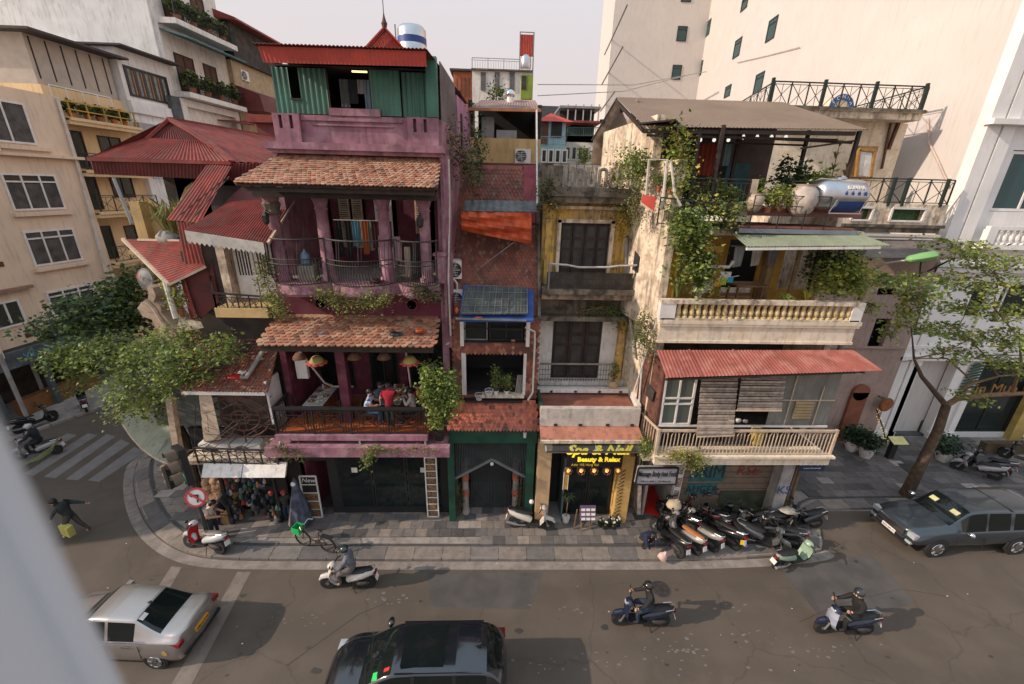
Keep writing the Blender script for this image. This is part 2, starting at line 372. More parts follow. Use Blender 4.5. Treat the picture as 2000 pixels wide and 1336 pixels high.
def rail(name,a,b,h,mt,label,cat='railing',style='x',post=.9,parent=None,w=.03,group=None,n=None,top=.05):
    """railing from a to b (base points), height h"""
    a=V(a);b=V(b);L=(b-a).length;d=(b-a).normalized();up=V((0,0,1))
    t=parent or thing(name,label,cat,a,group)
    g=G();g.bar(a+up*h,b+up*h,top,top);g.bar(a+up*.06,b+up*.06,w,w)
    part('top_rail' if parent is None else name,g,mt,t)
    k=max(1,round(L/post))
    for i in range(k+1):
        p=a.lerp(b,i/k);part('post',G().bar(p,p+up*(h-top/2),w*1.3),mt,t)
    for i in range(k):
        p=a.lerp(b,i/k)+d*w;q=a.lerp(b,(i+1)/k)-d*w;g=G();z0=up*.08;z1=up*(h-.1)
        g.bar(p+z1,q+z1,w*.7)
        if style=='x':
            g.bar(p+z0,q+z1,w*.6);g.bar(p+z1,q+z0+V((0,.004,0)),w*.6);m=(p+q)/2;g.bar(m+z0,m+z1,w*.5)
        elif style=='bars':
            m=n or max(3,int((q-p).length/.12))
            for j in range(1,m):c=p.lerp(q,j/m);g.bar(c+z0,c+z1,w*.5)
        elif style=='panel':
            L2=(q-p).length;c=(p+q)/2
            for s_ in(-1,1):
                for j in range(3):x=c+d*s_*(L2/2-.05-j*.1);g.bar(x+z0,x+z1,w*.6)
            wq=L2/2-.32
            if wq>.05:
                P0=c-d*wq+up*(h*.28);P1=c+d*wq+up*(h*.28);Q0=c-d*wq+up*(h*.72);Q1=c+d*wq+up*(h*.72)
                for u,v in((P0,P1),(Q0,Q1),(P0,Q0),(P1,Q1),(P0,Q1),(P1,Q0+V((0,.004,0)))):g.bar(u,v,w*.55)
                for u,v in((P0,z0+c-d*(wq+.2)),(P1,z0+c+d*(wq+.2)),(Q0,z1+c-d*(wq+.2)),(Q1,z1+c+d*(wq+.2))):g.bar(u,v,w*.55)
        elif style=='mesh':
            for j in range(1,8):c=p.lerp(q,j/8);g.bar(c+z0,c+z1,w*.3)
            for j in range(1,6):g.bar(p+up*(h-.1)*j/6,q+up*(h-.1)*j/6,w*.3)
        part('panel',g,mt,t)
    return t
def window(parent,P,W_,Hh,nrm,cols=2,rows=1,fr=white,gl=glass_d,fw=.06,depth=.12,back=dark2,tr=None,name='window',cur=None):
    """window built in plane: P lower-left corner, W_ and Hh edge vectors, nrm outward normal"""
    P=V(P);W_=V(W_);Hh=V(Hh);n=V(nrm).normalized();wl=W_.length;hl=Hh.length;w=W_/wl;h=Hh/hl;up=tuple(n)
    f=G()
    o=P+n*.02
    def B(a,b,tw):f.bar(a,b,tw,.06,up=up)
    B(o+h*fw/2,o+W_+h*fw/2,fw);B(o+Hh-h*fw/2,o+Hh+W_-h*fw/2,fw)
    B(o+w*fw/2+h*fw,o+w*fw/2+Hh-h*fw,fw);B(o+W_-w*fw/2+h*fw,o+W_-w*fw/2+Hh-h*fw,fw)
    for i in range(1,cols):B(o+W_*i/cols+h*fw,o+W_*i/cols+Hh-h*fw,fw*.8)
    ys=[j/rows for j in range(1,rows)]if tr is None else tr
    for j in ys:
        for i in range(cols):B(o+Hh*j+W_*i/cols+w*fw*(.6),o+Hh*j+W_*(i+1)/cols-w*fw*.6,fw*.8)
    fo=part(name,f,fr,parent)
    part('pane',G().slab([P+n*.004,P+W_+n*.004,P+W_+Hh+n*.004,P+Hh+n*.004],n*.006),gl,fo)if n.z>=0 else None
    if cur:
        g=G();N=int(wl/.12);
        for i in range(N):
            a=P+W_*(i/N);b=P+W_*((i+1)/N);q=-n*(.05+.04*(i%2));q2=-n*(.05+.04*((i+1)%2));g.poly([a+q,b+q2,b+q2+Hh,a+q+Hh])
        part('curtain',g,cur,fo)
    return fo
def hole_wall(g,x0,x1,z0,z1,y0,y1,holes,m=0,rev=None):
    """wall slab in XZ between y0 (front) and y1 with rectangular holes [(x0,x1,z0,z1)]"""
    xs=sorted({x0,x1,*[h[0]for h in holes],*[h[1]for h in holes]});zs=sorted({z0,z1,*[h[2]for h in holes],*[h[3]for h in holes]})
    xs=[x for x in xs if x0<=x<=x1];zs=[z for z in zs if z0<=z<=z1]
    for i in range(len(xs)-1):
        run=None
        for j in range(len(zs)-1):
            cx=(xs[i]+xs[i+1])/2;cz=(zs[j]+zs[j+1])/2
            if any(h[0]<cx<h[1]and h[2]<cz<h[3]for h in holes):
                if run:g.box(xs[i],xs[i+1],y0,y1,run[0],run[1],m);run=None
            else:run=(run[0],zs[j+1])if run else(zs[j],zs[j+1])
        if run:g.box(xs[i],xs[i+1],y0,y1,run[0],run[1],m)
    return g
def text(parent,body,M,size,mt,depth=.01,name='lettering',shear=0,spacing=1,bold=0,align='CENTER',sx=1):
    cu=bpy.data.curves.new(name,'FONT');cu.body=body;cu.size=size;cu.extrude=depth;cu.align_x=align;cu.align_y='CENTER';cu.shear=shear;cu.space_character=spacing;cu.offset=bold;cu.resolution_u=3
    tmp=bpy.data.objects.new('tmp',cu);COL.objects.link(tmp);bpy.context.view_layer.update()
    me=bpy.data.meshes.new_from_object(tmp.evaluated_get(bpy.context.evaluated_depsgraph_get()));bpy.data.objects.remove(tmp)
    me.name=name;me.materials.clear();me.materials.append(mt);me.transform(Matrix.Diagonal((sx,1,1,1)))
    o=bpy.data.objects.new(name,me);COL.objects.link(o);o.parent=parent
    o.matrix_local=Matrix.Translation(-rootloc(parent))@M;return o
def facing(p,n=(0,-1,0),up=(0,0,1),roll=0):
    n=V(n).normalized();u=V(up);x=u.cross(n).normalized();u=n.cross(x)
    return Matrix(((x.x,u.x,n.x,p[0]),(x.y,u.y,n.y,p[1]),(x.z,u.z,n.z,p[2]),(0,0,0,1)))@Matrix.Rotation(roll,4,'Z')
def aircon(loc,n,label,parent=None,w=.8,h=.56,d=.3,facing_fan=True):
    n=V(n).normalized();x=V((0,0,1)).cross(n).normalized();p=V(loc)
    t=thing('air_conditioner',label,'air conditioner',loc,'outdoor air conditioner units')
    g=G().hexa([p-x*w/2,p+x*w/2,p+x*w/2-n*-d*0-n*d,p-x*w/2-n*d]+[q+V((0,0,h))for q in(p-x*w/2,p+x*w/2,p+x*w/2-n*d,p-x*w/2-n*d)])
    part('casing',g,white,t)
    c=p+V((0,0,h/2))-x*w*.13+n*.002
    part('fan_opening',G().lathe(c,[(h*.42,0),(h*.42,.012)],18,ax=n),dark,t)
    f=G();f.lathe(c+n*.013,[(h*.1,0),(h*.09,.01)],10,ax=n)
    for k in range(5):
        a=k*1.2566;u=x*math.cos(a)+V((0,0,1))*math.sin(a);f.bar(c+n*.018+u*h*.08,c+n*.018+u*h*.36,h*.1,.008,up=tuple(n))
    part('fan',f,steel_d,t)
    gr=G()
    for k in range(7):gr.bar(p+V((0,0,h*(.1+.13*k)))-x*w*.45+n*.035,p+V((0,0,h*(.1+.13*k)))+x*w*.2+n*.035,.01,up=tuple(n))
    part('grille',gr,white,t)
    part('bracket',G().bar(p-x*w*.3-n*d*1.1-V((0,0,.02)),p-x*w*.3+n*.05-V((0,0,.02)),.035).bar(p+x*w*.3-n*d*1.1-V((0,0,.02)),p+x*w*.3+n*.05-V((0,0,.02)),.035),iron,t)
    return t
def grab(mesh_):
    return mesh_
def fishtile(w,h,t,mt,name='tile'):
    g=G();pts=[(-w/2,0,0),(w/2,0,0),(w/2,-h*.55,0),(w*.3,-h*.88,0),(0,-h,0),(-w*.3,-h*.88,0),(-w/2,-h*.55,0)]
    g.ext(pts[::-1],(0,0,t));
    me=mesh(name,g,mt);return me
def tiled_plane(parent,a,b,c,d,nx,ny,mts,weights,tw=1.06,ov=1.75,th=.025,limit=300,name='roof_tile',lift=.01,trim=None,wave=0):
    """fish-scale tiles over quad a(top-left) b(top-right) c(bottom-right) d(bottom-left); lowest rows singly, the rest joined"""
    a,b,c,d=map(V,(a,b,c,d));nrm=(d-a).cross(b-a).normalized()
    if nrm.y>0 and abs(nrm.y)>abs(nrm.z):nrm=-nrm
    if nrm.z<0 and abs(nrm.z)>.2:nrm=-nrm
    w=max((b-a).length,(c-d).length)/nx;h=((d-a).length+(c-b).length)/2/ny
    mes=[fishtile(w*tw,h*ov,th,m,name)for m in mts];big=G();cnt=0
    for j in range(ny-1,-1,-1):
        for i in range(nx+(j%2)):
            u=(i+(.5 if j%2==0 else 0))/nx;v=j/ny
            L_=a.lerp(d,v);Rr=b.lerp(c,v);p=L_.lerp(Rr,u);dn=(d.lerp(c,u)-a.lerp(b,u)).normalized()
            if trim and not trim(p):continue
            y=-dn;n2=(nrm+dn*-.0).normalized();x=y.cross(n2).normalized()
            tilt=(th*1.0)/h;y2=(y-n2*tilt).normalized();n3=x.cross(y2)
            jit=R.uniform(-.006,.006)
            M=Matrix(((x.x,y2.x,n3.x,p.x+n2.x*(lift+jit)),(x.y,y2.y,n3.y,p.y+n2.y*(lift+jit)),(x.z,y2.z,n3.z,p.z+n2.z*(lift+jit)),(0,0,0,1)))@Matrix.Rotation(R.uniform(-.05,.05),4,'Z')
            k=R.choices(range(len(mts)),weights)[0]
            if cnt<limit:piece(name,mes[k],parent,M);cnt+=1
            else:
                g0=G();hh=h*ov;ww=w*tw;pts=[(-ww/2,0,0),(ww/2,0,0),(ww/2,-hh*.55,0),(0,-hh,0),(-ww/2,-hh*.55,0)]
                big.add(G().ext(pts[::-1],(0,0,th)),M,k)
    if big.v:part(name+'s',big,mts,parent,kind='stuff')
# ---------------------------------------------------------------- ground, roads, pavements
solo('ground',G().poly([(-600,-300,-.03),(600,-300,-.03),(600,900,-.03),(-600,900,-.03)]),concrete,kind='structure')
solo('road',G().poly([(-80,-40,0),(90,-40,0),(90,13.2,0),(-12,13.2,0),(-8,60,0),(-20,90,0),(-45,90,0),(-80,13.2,0)]),asphalt,kind='structure')
K=[V((40,13.05,0)),V((13.9,13.0,0)),V((13.35,12.7,0)),V((13.1,12.0,0)),V((12.75,11.2,0)),V((12.1,10.7,0))]
K+=[PZ(x,y,0)for x,y in((1400,1113),(1000,1113),(600,1113),(420,1112),(350,1101),(300,1076),(264,1040),(247,1000),(240,965),(241,930),(252,900))]+[V((-16.6,18.2,0)),V((-15.6,22,0)),V((-11.5,60,0))]
def offs(P,d):
    out=[]
    for i,p in enumerate(P):
        t=(P[min(i+1,len(P)-1)]-P[max(i-1,0)]).normalized();out.append(p+V((t.y,-t.x,0))*d)
    return out
def resample(P,step):
    out=[P[0]];acc=0
    for a,b in zip(P,P[1:]):
        L=(b-a).length;s=step-acc
        while s<=L:out.append(a.lerp(b,s/L));s+=step
        acc=L-(s-step)
    return out
KS=K
for _ in range(2):
    q=[KS[0]]
    for a,b in zip(KS,KS[1:]):q+=[a.lerp(b,.25),a.lerp(b,.75)]
    KS=q+[KS[-1]]
def band(P,d0,d1,z,m,g=None):
    g=g or G();A=offs(P,d0);B=offs(P,d1)
    for i in range(len(P)-1):g.poly([A[i]+V((0,0,z)),A[i+1]+V((0,0,z)),B[i+1]+V((0,0,z)),B[i]+V((0,0,z))][::-1],m)
    return g
GS=[p for p in KS if p.x<12.6]
solo('gutter',band(GS,0,.33,.006,0),gutter,kind='structure')
pv=thing('sidewalk',None,None);pv['kind']='structure'
inner=offs(KS,1.0)
base=[(p.x,p.y,.085)for p in offs(KS,.42)]+[(40,60,.085)]
g=G();ring=[V(p)for p in base[:-1]]
far=[V((p.x+.0,max(p.y+.01,0),.085))for p in ring]
A=ring;B=[V((min(max(p.x,-9.0),24),30 if p.x<11 else 30,.085))for p in ring]
for i in range(len(A)-1):g.poly([A[i],A[i+1],B[i+1],B[i]],0)
part('bed',g,concrete,pv)
ks=resample(offs(KS,.36),1.0)
ks2=offs(ks,.5)
for i in range(6,len(ks)-1):
    if ks[i].y>34:break
    e=(ks[i+1]-ks[i])*.012;a,b,c,d=ks[i]+e,ks[i+1]-e,ks2[i+1]-e,ks2[i]+e
    z0=R.uniform(.075,.09);z1=.118+R.uniform(0,.006);lo=V((0,0,-.1))
    g=G().hexa([a+lo,b+lo,c+lo,d+lo,a+V((0,0,z0)),b+V((0,0,z0)),c+V((0,0,z1)),d+V((0,0,z1))][0:4][::-1]+[a+V((0,0,z0)),b+V((0,0,z0)),c+V((0,0,z1)),d+V((0,0,z1))][::-1])
    part('kerb_stone',g,paver[R.choice((0,2,2,4))],pv)
part('drain_strip',band(KS,.9,1.02,.098,0),paver[1],pv)
def side_ok(p,m):
    best=1e9;s=0
    for a,b in zip(KS,KS[1:]):
        t=max(0,min(1,(p-a).dot(b-a)/(b-a).length_squared));q=a.lerp(b,t);d=(p-q).length
        if d<best:best=d;tt=(b-a).normalized();s=(p-q).dot(V((tt.y,-tt.x,0)))
    return s>m
def pave(parent,x0,x1,y0,y1,sx,sy,pal,wts,z=.1,th=.03,m=1.12,stagger=.5,name='paving_slab',pat=None):
    mes=[mesh(name,G().box(-sx/2+.006,sx/2-.006,-sy/2+.006,sy/2-.006,0,th),paver[i])for i in pal]
    j=0;y=y0+sy/2
    while y<y1:
        x=x0+sx/2+(sx*stagger if j%2 else 0)
        while x<x1:
            if side_ok(V((x,y,0)),m+sy*.4):
                k=R.choices(range(len(pal)),wts)[0]
                if pat:k=pat(x,y,k)
                piece(name,mes[k],parent,Matrix.Translation((x,y,z+R.uniform(0,.004)))@Matrix.Rotation(R.uniform(-.01,.01),4,'Z'))
            x+=sx
        y+=sy;j+=1
pave(pv,-8.6,12.2,11.5,13.4,.45,.38,(0,1,2,3,4),(5,3,5,.5,3),m=1.0)
pv2=thing('sidewalk',None,None);pv2['kind']='structure'
pave(pv2,-16.4,-8.6,11.5,17.5,.6,.42,(0,1,2,3,4),(3,.5,5,2.2,1.5),m=1.0)
pv3=thing('sidewalk',None,None);pv3['kind']='structure'
pave(pv3,13.3,26,13.5,18.45,.62,.42,(0,1,4,3),(5,4,4,.35),z=.1,m=.9)
pv4=thing('sidewalk',None,None);pv4['kind']='structure'
e0=PZ(-60,905);e1=PZ(98,832);e2=PZ(205,794);dd=(e2-e1).normalized();e3=e2+dd*30;e0=e1-dd*9
part('bed',G().poly([e0+V((0,0,.09)),e3+V((0,0,.09)),e3+V((-6,0,.09)),e0+V((-6,0,.09))]),concrete,pv4)
nst=int((e3-e0).length)
for i in range(nst):
    a=e0+dd*i;part('kerb_stone',G().bar(a+dd*.02+V((0,0,.05)),a+dd*.98+V((0,0,.05)),.25,.14),paver[3],pv4)
zs=[((172,938),(193,941),(284,881),(262,873)),((128,936),(152,938),(254,866),(236,858)),((86,931),(108,934),(226,852),(208,848)),((46,926),(66,929),(190,850),(172,846)),((4,920),(26,923),(150,850),(132,846))]
paintw=mat('worn_road_paint',(.195,.18,.17),.85,var=.15,scale=3,dirt=.3)
zc=thing('zebra_crossing',None,None);zc['kind']='structure'
for q in zs:part('stripe',G().poly([PZ(x,y,.005)for x,y in q]),paintw,zc)
patch=mat('trench_fill',(.2,.165,.14),.9,var=.15,scale=2,dirt=.3)
for q in(((355,1108),(335,1106),(306,1150),(330,1152)),((490,1117),(464,1117),(330,1345),(370,1345))):solo('road_patch',G().poly([PZ(x,y,.004)for x,y in q]),patch,kind='structure')
tar=mat('tar_patch',(.082,.074,.07),.9,var=.2,scale=1.5)
solo('road_patch',G().poly([PZ(x,y,.003)for x,y in((835,1118),(1060,1118),(1035,1190),(840,1185))]),tar,kind='structure')
solo('road_patch',G().poly([PZ(x,y,.003)for x,y in((1530,1118),(1700,1080),(1790,1180),(1610,1215))]),tar,kind='structure')
chalk=mat('dried_splash',(.165,.15,.142),.9,var=.2,scale=6)
g=G()
for(cx,cy,n,sx,sy)in((760,1166,16,50,14),(1200,1290,40,260,30),(1420,1245,26,160,20),(1600,1270,20,120,20),(1120,1190,10,60,8),(600,1210,14,80,14),(1420,1185,14,40,6),(1330,1270,20,80,8)):
    for _ in range(n):
        p=PZ(cx+R.gauss(0,sx*.5),cy+R.gauss(0,sy*.5),.004);r=R.uniform(.01,.045);a=R.uniform(.4,1.2)
        g.poly([(p.x+r*1.7*math.cos(t)*R.uniform(.6,1.2),p.y+r*a*math.sin(t)*R.uniform(.6,1.2),p.z+R.uniform(0,.002))for t in[k*.9 for k in range(7)]])
solo('dried_splashes',g,chalk,kind='stuff',label='pale dried splashes and specks on the asphalt of the main road',cat='road stain')
for px,py,r in((1290,1150,.3),):
    p=PZ(px,py,.006);t=thing('manhole_cover','round dark iron cover in the road beyond the middle rider','manhole cover',p);part('cover',G().lathe(p,[(r,0),(r,.006)],20),iron,t);part('rim',G().lathe(p-V((0,0,.002)),[(r*1.1,0),(r*1.1,.005)],20),tar,t)
g=G()
for _ in range(46):
    p=PZ(R.uniform(280,1950),R.uniform(1125,1330),.0035);r=R.uniform(.02,.11)*R.random();g.poly([(p.x+r*math.cos(t)*R.uniform(.6,1.3)*1.5,p.y+r*math.sin(t)*R.uniform(.6,1.2),p.z+R.uniform(0,.002))for t in[k*.7 for k in range(9)]])
solo('oil_spots',g,mat('oil_spot',(.05,.042,.036),.6),kind='stuff',label='small dark oil spots scattered on the asphalt',cat='oil stain')
for q in(((1150,1146),(1230,1138),(1330,1139),(1450,1146),(1560,1150)),((1850,1165),(1760,1150),(1640,1180),(1560,1215)),((560,1300),(700,1200),(760,1175))):
    g=G();P_=[PZ(x,y,.005)for x,y in q];g.tube(P_,.008,3);solo('road_joint',g,tar,kind='structure')
g=G()
for _ in range(60):
    x=R.uniform(200,1950);y=R.uniform(1035,1320);p=PZ(x,y,.006 if y>1112 else .14);r=R.uniform(.006,.022)
    g.box(p.x-r,p.x+r,p.y-r*.6,p.y+r*.6,p.z,p.z+.008,R.randrange(2))
solo('litter',g,[white,lf['dry']],kind='stuff',label='small scraps of paper and dry leaves on the road',cat='litter')
# ---------------------------------------------------------------- purple house
ph=thing('purple_house','tall narrow purple plastered house with tiled canopies, balconies and a green metal top room','house',(-4.5,12.9,0))
Y0=12.9;XL=-7.35;XR=-1.65
def sx(x,y):return x+SK*(y-Y0)
g=G(sk=Y0)
g.box(XR-.2,XR,13.1,22,0,14.1);g.box(-6.85,-6.65,13.6,22,8.2,13.2);g.box(XL,XR,21.8,22,0,14.1);g.box(XL+.9,XR,14.2,22,14.0,14.1)
part('side_wall',g,purple,ph)
g=G();g.box(XL-.3,XR+.1,11.75,12.0,3.73,4.1);g.box(XL-.3,XR,12.0,13.4,3.95,4.05);part('beam',g,purple,ph)
g=G();g.box(-7.35,-2.3,11.95,15.2,4.25,4.45);part('terrace_slab',g,purple,ph)
for i in range(12):
    for j in range(7):
        pass
tl=[mesh('floor_tile',G().box(-.205,.205,-.205,.205,0,.015),m)for m in(orange_floor,mat('floor_tile_rust',(.42,.11,.03),.45))]
for i in range(12):
    for j in range(6):piece('floor_tile',tl[(i+j)%2],ph,Matrix.Translation((-7.1+i*.42,12.3+j*.42,4.452)))
part('side_wall',G(sk=Y0).box(XL,XL+.2,13.1,22,0,8.2),purple_d,ph)  # lower side wall gets the darker plaster, shade put into its colour
# ---- ground floor shop front
g=G()
hole_wall(g,XL,XR,0,3.55,13.1,13.25,[(-6.0,-2.05,.35,3.3),(-7.2,-6.35,0,2.6)])
part('shop_wall',g,mat('black_shop_front',(.02,.021,.021),.5),ph)
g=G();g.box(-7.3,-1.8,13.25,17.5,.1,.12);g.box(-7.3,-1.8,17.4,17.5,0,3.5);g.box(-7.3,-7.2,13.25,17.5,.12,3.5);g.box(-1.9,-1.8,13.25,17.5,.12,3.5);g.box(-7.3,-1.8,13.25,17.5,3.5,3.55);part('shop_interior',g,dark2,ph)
for i,(a,b)in enumerate(((-6.0,-4.72),(-4.68,-3.42),(-3.38,-2.05))):
    f=part('window',G().box(a,b,13.12,13.16,.35,.41).box(a,b,13.12,13.16,3.24,3.3).box(a,a+.05,13.12,13.16,.41,3.24).box(b-.05,b,13.12,13.16,.41,3.24),black,ph)
    part('pane',G().box(a+.05,b-.05,13.13,13.14,.41,3.24),glass_d,f)
mos=[mesh('mosaic_tile',G().lathe((0,0,0),[(.085,0),(.085,.012)],6),m)for m in(mat('mint_tile',(.28,.36,.32),.4),mat('dark_hex',(.03,.05,.045),.4),mat('white_hex',(.5,.55,.5),.4))]
for i in range(20):
    for j in range(20):
        x=-3.2-0+i*.155-(.077 if j%2 else 0);y=13.6+j*.135
        x=-4.6+i*.15-(.075 if j%2 else 0)
        if x<-2.1:piece('mosaic_tile',mos[0 if(i+j)%3 else(2 if(i*j)%2 else 1)],ph,Matrix.Translation((x,y,.122)))
for x in(-5.35,-2.75):part('sticker',G().box(x-.11,x+.11,13.108,13.112,2.05,2.27),white,ph)
for x in(-5.3,-4.3,-3.3,-2.4):part('fill_glow_ball',G().ball((x,14.6,3.0),.05,6),mat('cafe_fill_glow',(1,.75,.5),emit=26),ph)  # glowing balls added to brighten the dark cafe interior
for k,(x,y)in enumerate(((-5.2,14.2),(-4.3,14.9),(-3.2,14.6),(-2.7,15.6))):
    t=thing('cafe_table','dark cafe table behind the shop glass, %s from the left'%('first','second','third','fourth')[k],'table',(x,y,.12),'tables inside the cafe');part('table_top',G().box(x-.35,x+.35,y-.3,y+.3,.72,.76),wood,t);part('leg',G().bar((x,y,.12),(x,y,.72),.08),black,t);part('menu_sheet',G().box(x-.2,x-.02,y-.2,y+.05,.761,.766),white,t);part('menu_sheet',G().box(x+.02,x+.2,y-.2,y+.05,.761,.766),white,t)
# ---- terrace level (first floor)
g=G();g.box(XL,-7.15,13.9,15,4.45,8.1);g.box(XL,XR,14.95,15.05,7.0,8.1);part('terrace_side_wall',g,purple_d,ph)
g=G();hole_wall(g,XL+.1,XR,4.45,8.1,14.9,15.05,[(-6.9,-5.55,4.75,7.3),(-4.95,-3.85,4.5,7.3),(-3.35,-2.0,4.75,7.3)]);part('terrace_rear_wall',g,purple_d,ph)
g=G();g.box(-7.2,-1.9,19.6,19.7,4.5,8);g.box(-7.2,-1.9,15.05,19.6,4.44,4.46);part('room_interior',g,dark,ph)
for a,b,z0 in((-6.9,-5.55,4.75),(-4.95,-3.85,4.5),(-3.35,-2.0,4.75)):window(ph,(a,14.93,z0),(b-a,0,0),(0,0,7.3-z0),(0,-1,0),2 if b-a>1.2 else 2,1,wood_d,glass_d,.06)
for x,w_ in((-5.2,.3),(-3.55,.26)):
    part('pier',G().box(x-w_/2,x+w_/2,12.75 if x<-4 else 14.5,13.05 if x<-4 else 14.8,4.45,8.1),purple_d,ph)
part('electric_box',G().box(-6.98,-6.6,13.3,13.45,5.9,6.6),whitep,ph)
part('downpipe',G().tube([(-6.65,12.6,7.7),(-6.2,13.6,5.6),(-6.0,13.8,5.35),(-5.3,13.9,5.3)],.035,6),pipe_w,ph)
part('downpipe',G().tube([(-3.15,13.2,7.8),(-3.05,13.3,5.6)],.03,6),pipe_w,ph)
part('ceiling',G().box(XL,XR,13.14,15,8.05,8.12),dark2,ph)
rail('terrace_railing',(-7.3,12.05,4.45),(-2.35,12.05,4.45),.98,black,None,parent=ph,style='panel',post=1.25,w=.035,top=.09)
rail('terrace_railing',(-7.3,12.1,4.45),(-7.3,14.6,4.45),.98,black,None,parent=ph,style='bars',post=1.25,w=.035,top=.07)
part('strut',G().bar((-7.2,12.0,4.25),(-7.25,11.9,4.05),.05).bar((-4.6,12.0,4.25),(-4.55,11.9,4.05),.05).bar((-2.4,12.0,4.25),(-2.35,11.9,4.05),.05),pipe_g,ph)
# ---- lower tiled canopy
A,B,C,D=(-7.05,13.12,8.28),(-1.95,13.12,8.28),(-1.93,11.85,7.7),(-7.22,11.85,7.7)
part('canopy_deck',G().slab([D,C,B,A],(0,0,-.06)),tile_bk,ph)
tiled_plane(ph,A,B,C,D,27,11,(tile_a,tile_b,tile_c),(5,4,1.6),th=.03)
part('fascia_board',G().box(-7.2,-1.95,11.87,11.92,7.5,7.66),wood_d,ph)
# ---- wall band and scalloped balcony
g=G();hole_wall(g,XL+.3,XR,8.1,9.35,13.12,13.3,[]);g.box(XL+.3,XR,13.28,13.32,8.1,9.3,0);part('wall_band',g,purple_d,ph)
for x in(-5.72,-2.78):part('round_vent',G().lathe((x,13.11,8.7),[(.22,0),(.22,.06),(.15,.06),(.15,0)],16,ax=(0,-1,0)),purple_d,ph)
def bulge(z0,z1,ex=0):
    pts=[]
    for a,b,d in((-6.8,-5.2,.5),(-5.1,-3.15,.62),(-3.05,-1.8,.48)):
        n=12
        for i in range(n+1):
            t=i/n;pts.append((a+(b-a)*t,12.65-ex-d*math.sin(math.pi*t)**.7,z0))
    return G().ext(pts+[(-1.8,13.15,z0),(-6.8,13.15,z0)],(0,0,z1-z0)),pts
g,pts=bulge(9.2,9.5);part('balcony_slab',g,mat('pink_stucco',(.33,.15,.2),.9,var=.35,scale=5,c2=(.36,.26,.22),dirt=.6,bump=.6,bscale=25),ph)
g2,_=bulge(9.12,9.2,-.08);part('balcony_moulding',g2,purple,ph)
part('balcony_floor',G().box(-6.75,-1.85,13.15,16.4,9.4,9.5),concrete,ph)
ir=G()
for zt,off in((.0,.02),(1.3,.02),(.75,.16),(.62,.2)):
    pp=[(x,y-off,9.52+zt)for x,y,_ in pts]
    for seg in(pp[:13],pp[13:26],pp[26:]):ir.tube(seg,.016 if zt<1 else .026,5)
part('balcony_rail',ir,iron,ph)
for k in range(0,len(pts)):
    x,y,_=pts[k]
    if k%13==12:continue
    x2,y2,_=pts[k+1 if k+1<len(pts)else k]
    for f_ in(0,.5):
        X=x+(x2-x)*f_;Yq=y+(y2-y)*f_
        part('balcony_bar',G().tube([(X,Yq-.02,9.52),(X,Yq-.14,9.72),(X,Yq-.2,9.95),(X,Yq-.17,10.25),]+([(X,Yq-.02,10.82)]if k%4==0 else[]),.010,4),iron,ph)
for x in(-6.72,-5.16,-3.1,-1.85):part('post',G().bar((x,12.62,9.5),(x,12.62,10.85),.04),iron,ph)
for x in(-6.62,-5.2,-3.4,-2.2):
    g=G().lathe((x,12.85,9.5),[(.24,0),(.24,.12),(.19,.18),(.175,1.2),(.16,2.1),(.2,2.15),(.16,2.2),(.21,2.35),(.24,2.45)],16)
    part('column',g,purple,ph,smooth=True)
part('capital',G().lathe((-6.62,12.85,11.45),[(.19,0),(.25,.06),(.2,.14),(.26,.3),(.19,.4)],10),stain,ph)
for x in(-6.62,-2.25):
    l=part('wall_lantern',G().bar((x,12.62,11.55),(x,12.45,11.6),.03).lathe((x,12.42,11.2),[(.04,0),(.09,.06),(.11,.25),(.03,.36)],6),black,ph)
    part('lantern_glass',G().lathe((x,12.42,11.22),[(.05,.03),(.095,.22)],6),white,l)
part('eave_beam',G().box(-6.85,-1.75,12.35,12.7,11.95,12.18).box(-6.85,-1.75,11.95,12.1,12.1,12.22),wood_d,ph)
for i in range(12):part('rafter',G().bar((-6.6+i*.42,11.95,12.23),(-6.6+i*.42,13.1,12.95),.05,.07),wood_d,ph)
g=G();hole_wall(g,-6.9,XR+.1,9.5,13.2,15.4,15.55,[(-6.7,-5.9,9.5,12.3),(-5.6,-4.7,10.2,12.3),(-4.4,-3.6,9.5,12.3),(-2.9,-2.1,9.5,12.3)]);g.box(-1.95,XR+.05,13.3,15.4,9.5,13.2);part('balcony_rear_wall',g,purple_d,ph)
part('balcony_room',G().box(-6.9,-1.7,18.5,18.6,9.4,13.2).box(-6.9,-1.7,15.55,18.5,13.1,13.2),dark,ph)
shut=mat('shutter_cream',(.42,.33,.22),.8,var=.2,scale=4,dirt=.3)
def shutter(x0,x1,z0,z1,y,ang=0):
    g=G();w_=x1-x0;c,s=math.cos(ang),math.sin(ang)
    def Q(u,dy,z):return(x0+u*c-dy*s,y-u*s-dy*c,z)
    for u0,u1,a,b in((0,.06,z0,z1),(w_-.06,w_,z0,z1),(.06,w_-.06,z0,z0+.08),(.06,w_-.06,z1-.08,z1),(.06,w_-.06,(z0+z1)/2-.03,(z0+z1)/2+.03)):
        g.hexa([Q(u0,0,a),Q(u1,0,a),Q(u1,-.05,a),Q(u0,-.05,a),Q(u0,0,b),Q(u1,0,b),Q(u1,-.05,b),Q(u0,-.05,b)])
    z=z0+.1
    while z<z1-.1:
        g.hexa([Q(.06,.0,z),Q(w_-.06,.0,z),Q(w_-.06,-.03,z+.045),Q(.06,-.03,z+.045),Q(.06,.01,z+.012),Q(w_-.06,.01,z+.012),Q(w_-.06,-.03,z+.057),Q(.06,-.03,z+.057)]);z+=.075
    part('shutter',g,shut,ph)
for a,b in((-6.7,-6.1),(-5.6,-5.2),(-5.15,-4.75),(-2.95,-2.4)):shutter(a,b,9.7 if a in(-6.7,-2.95)else 10.2,12.25,15.36,.25)
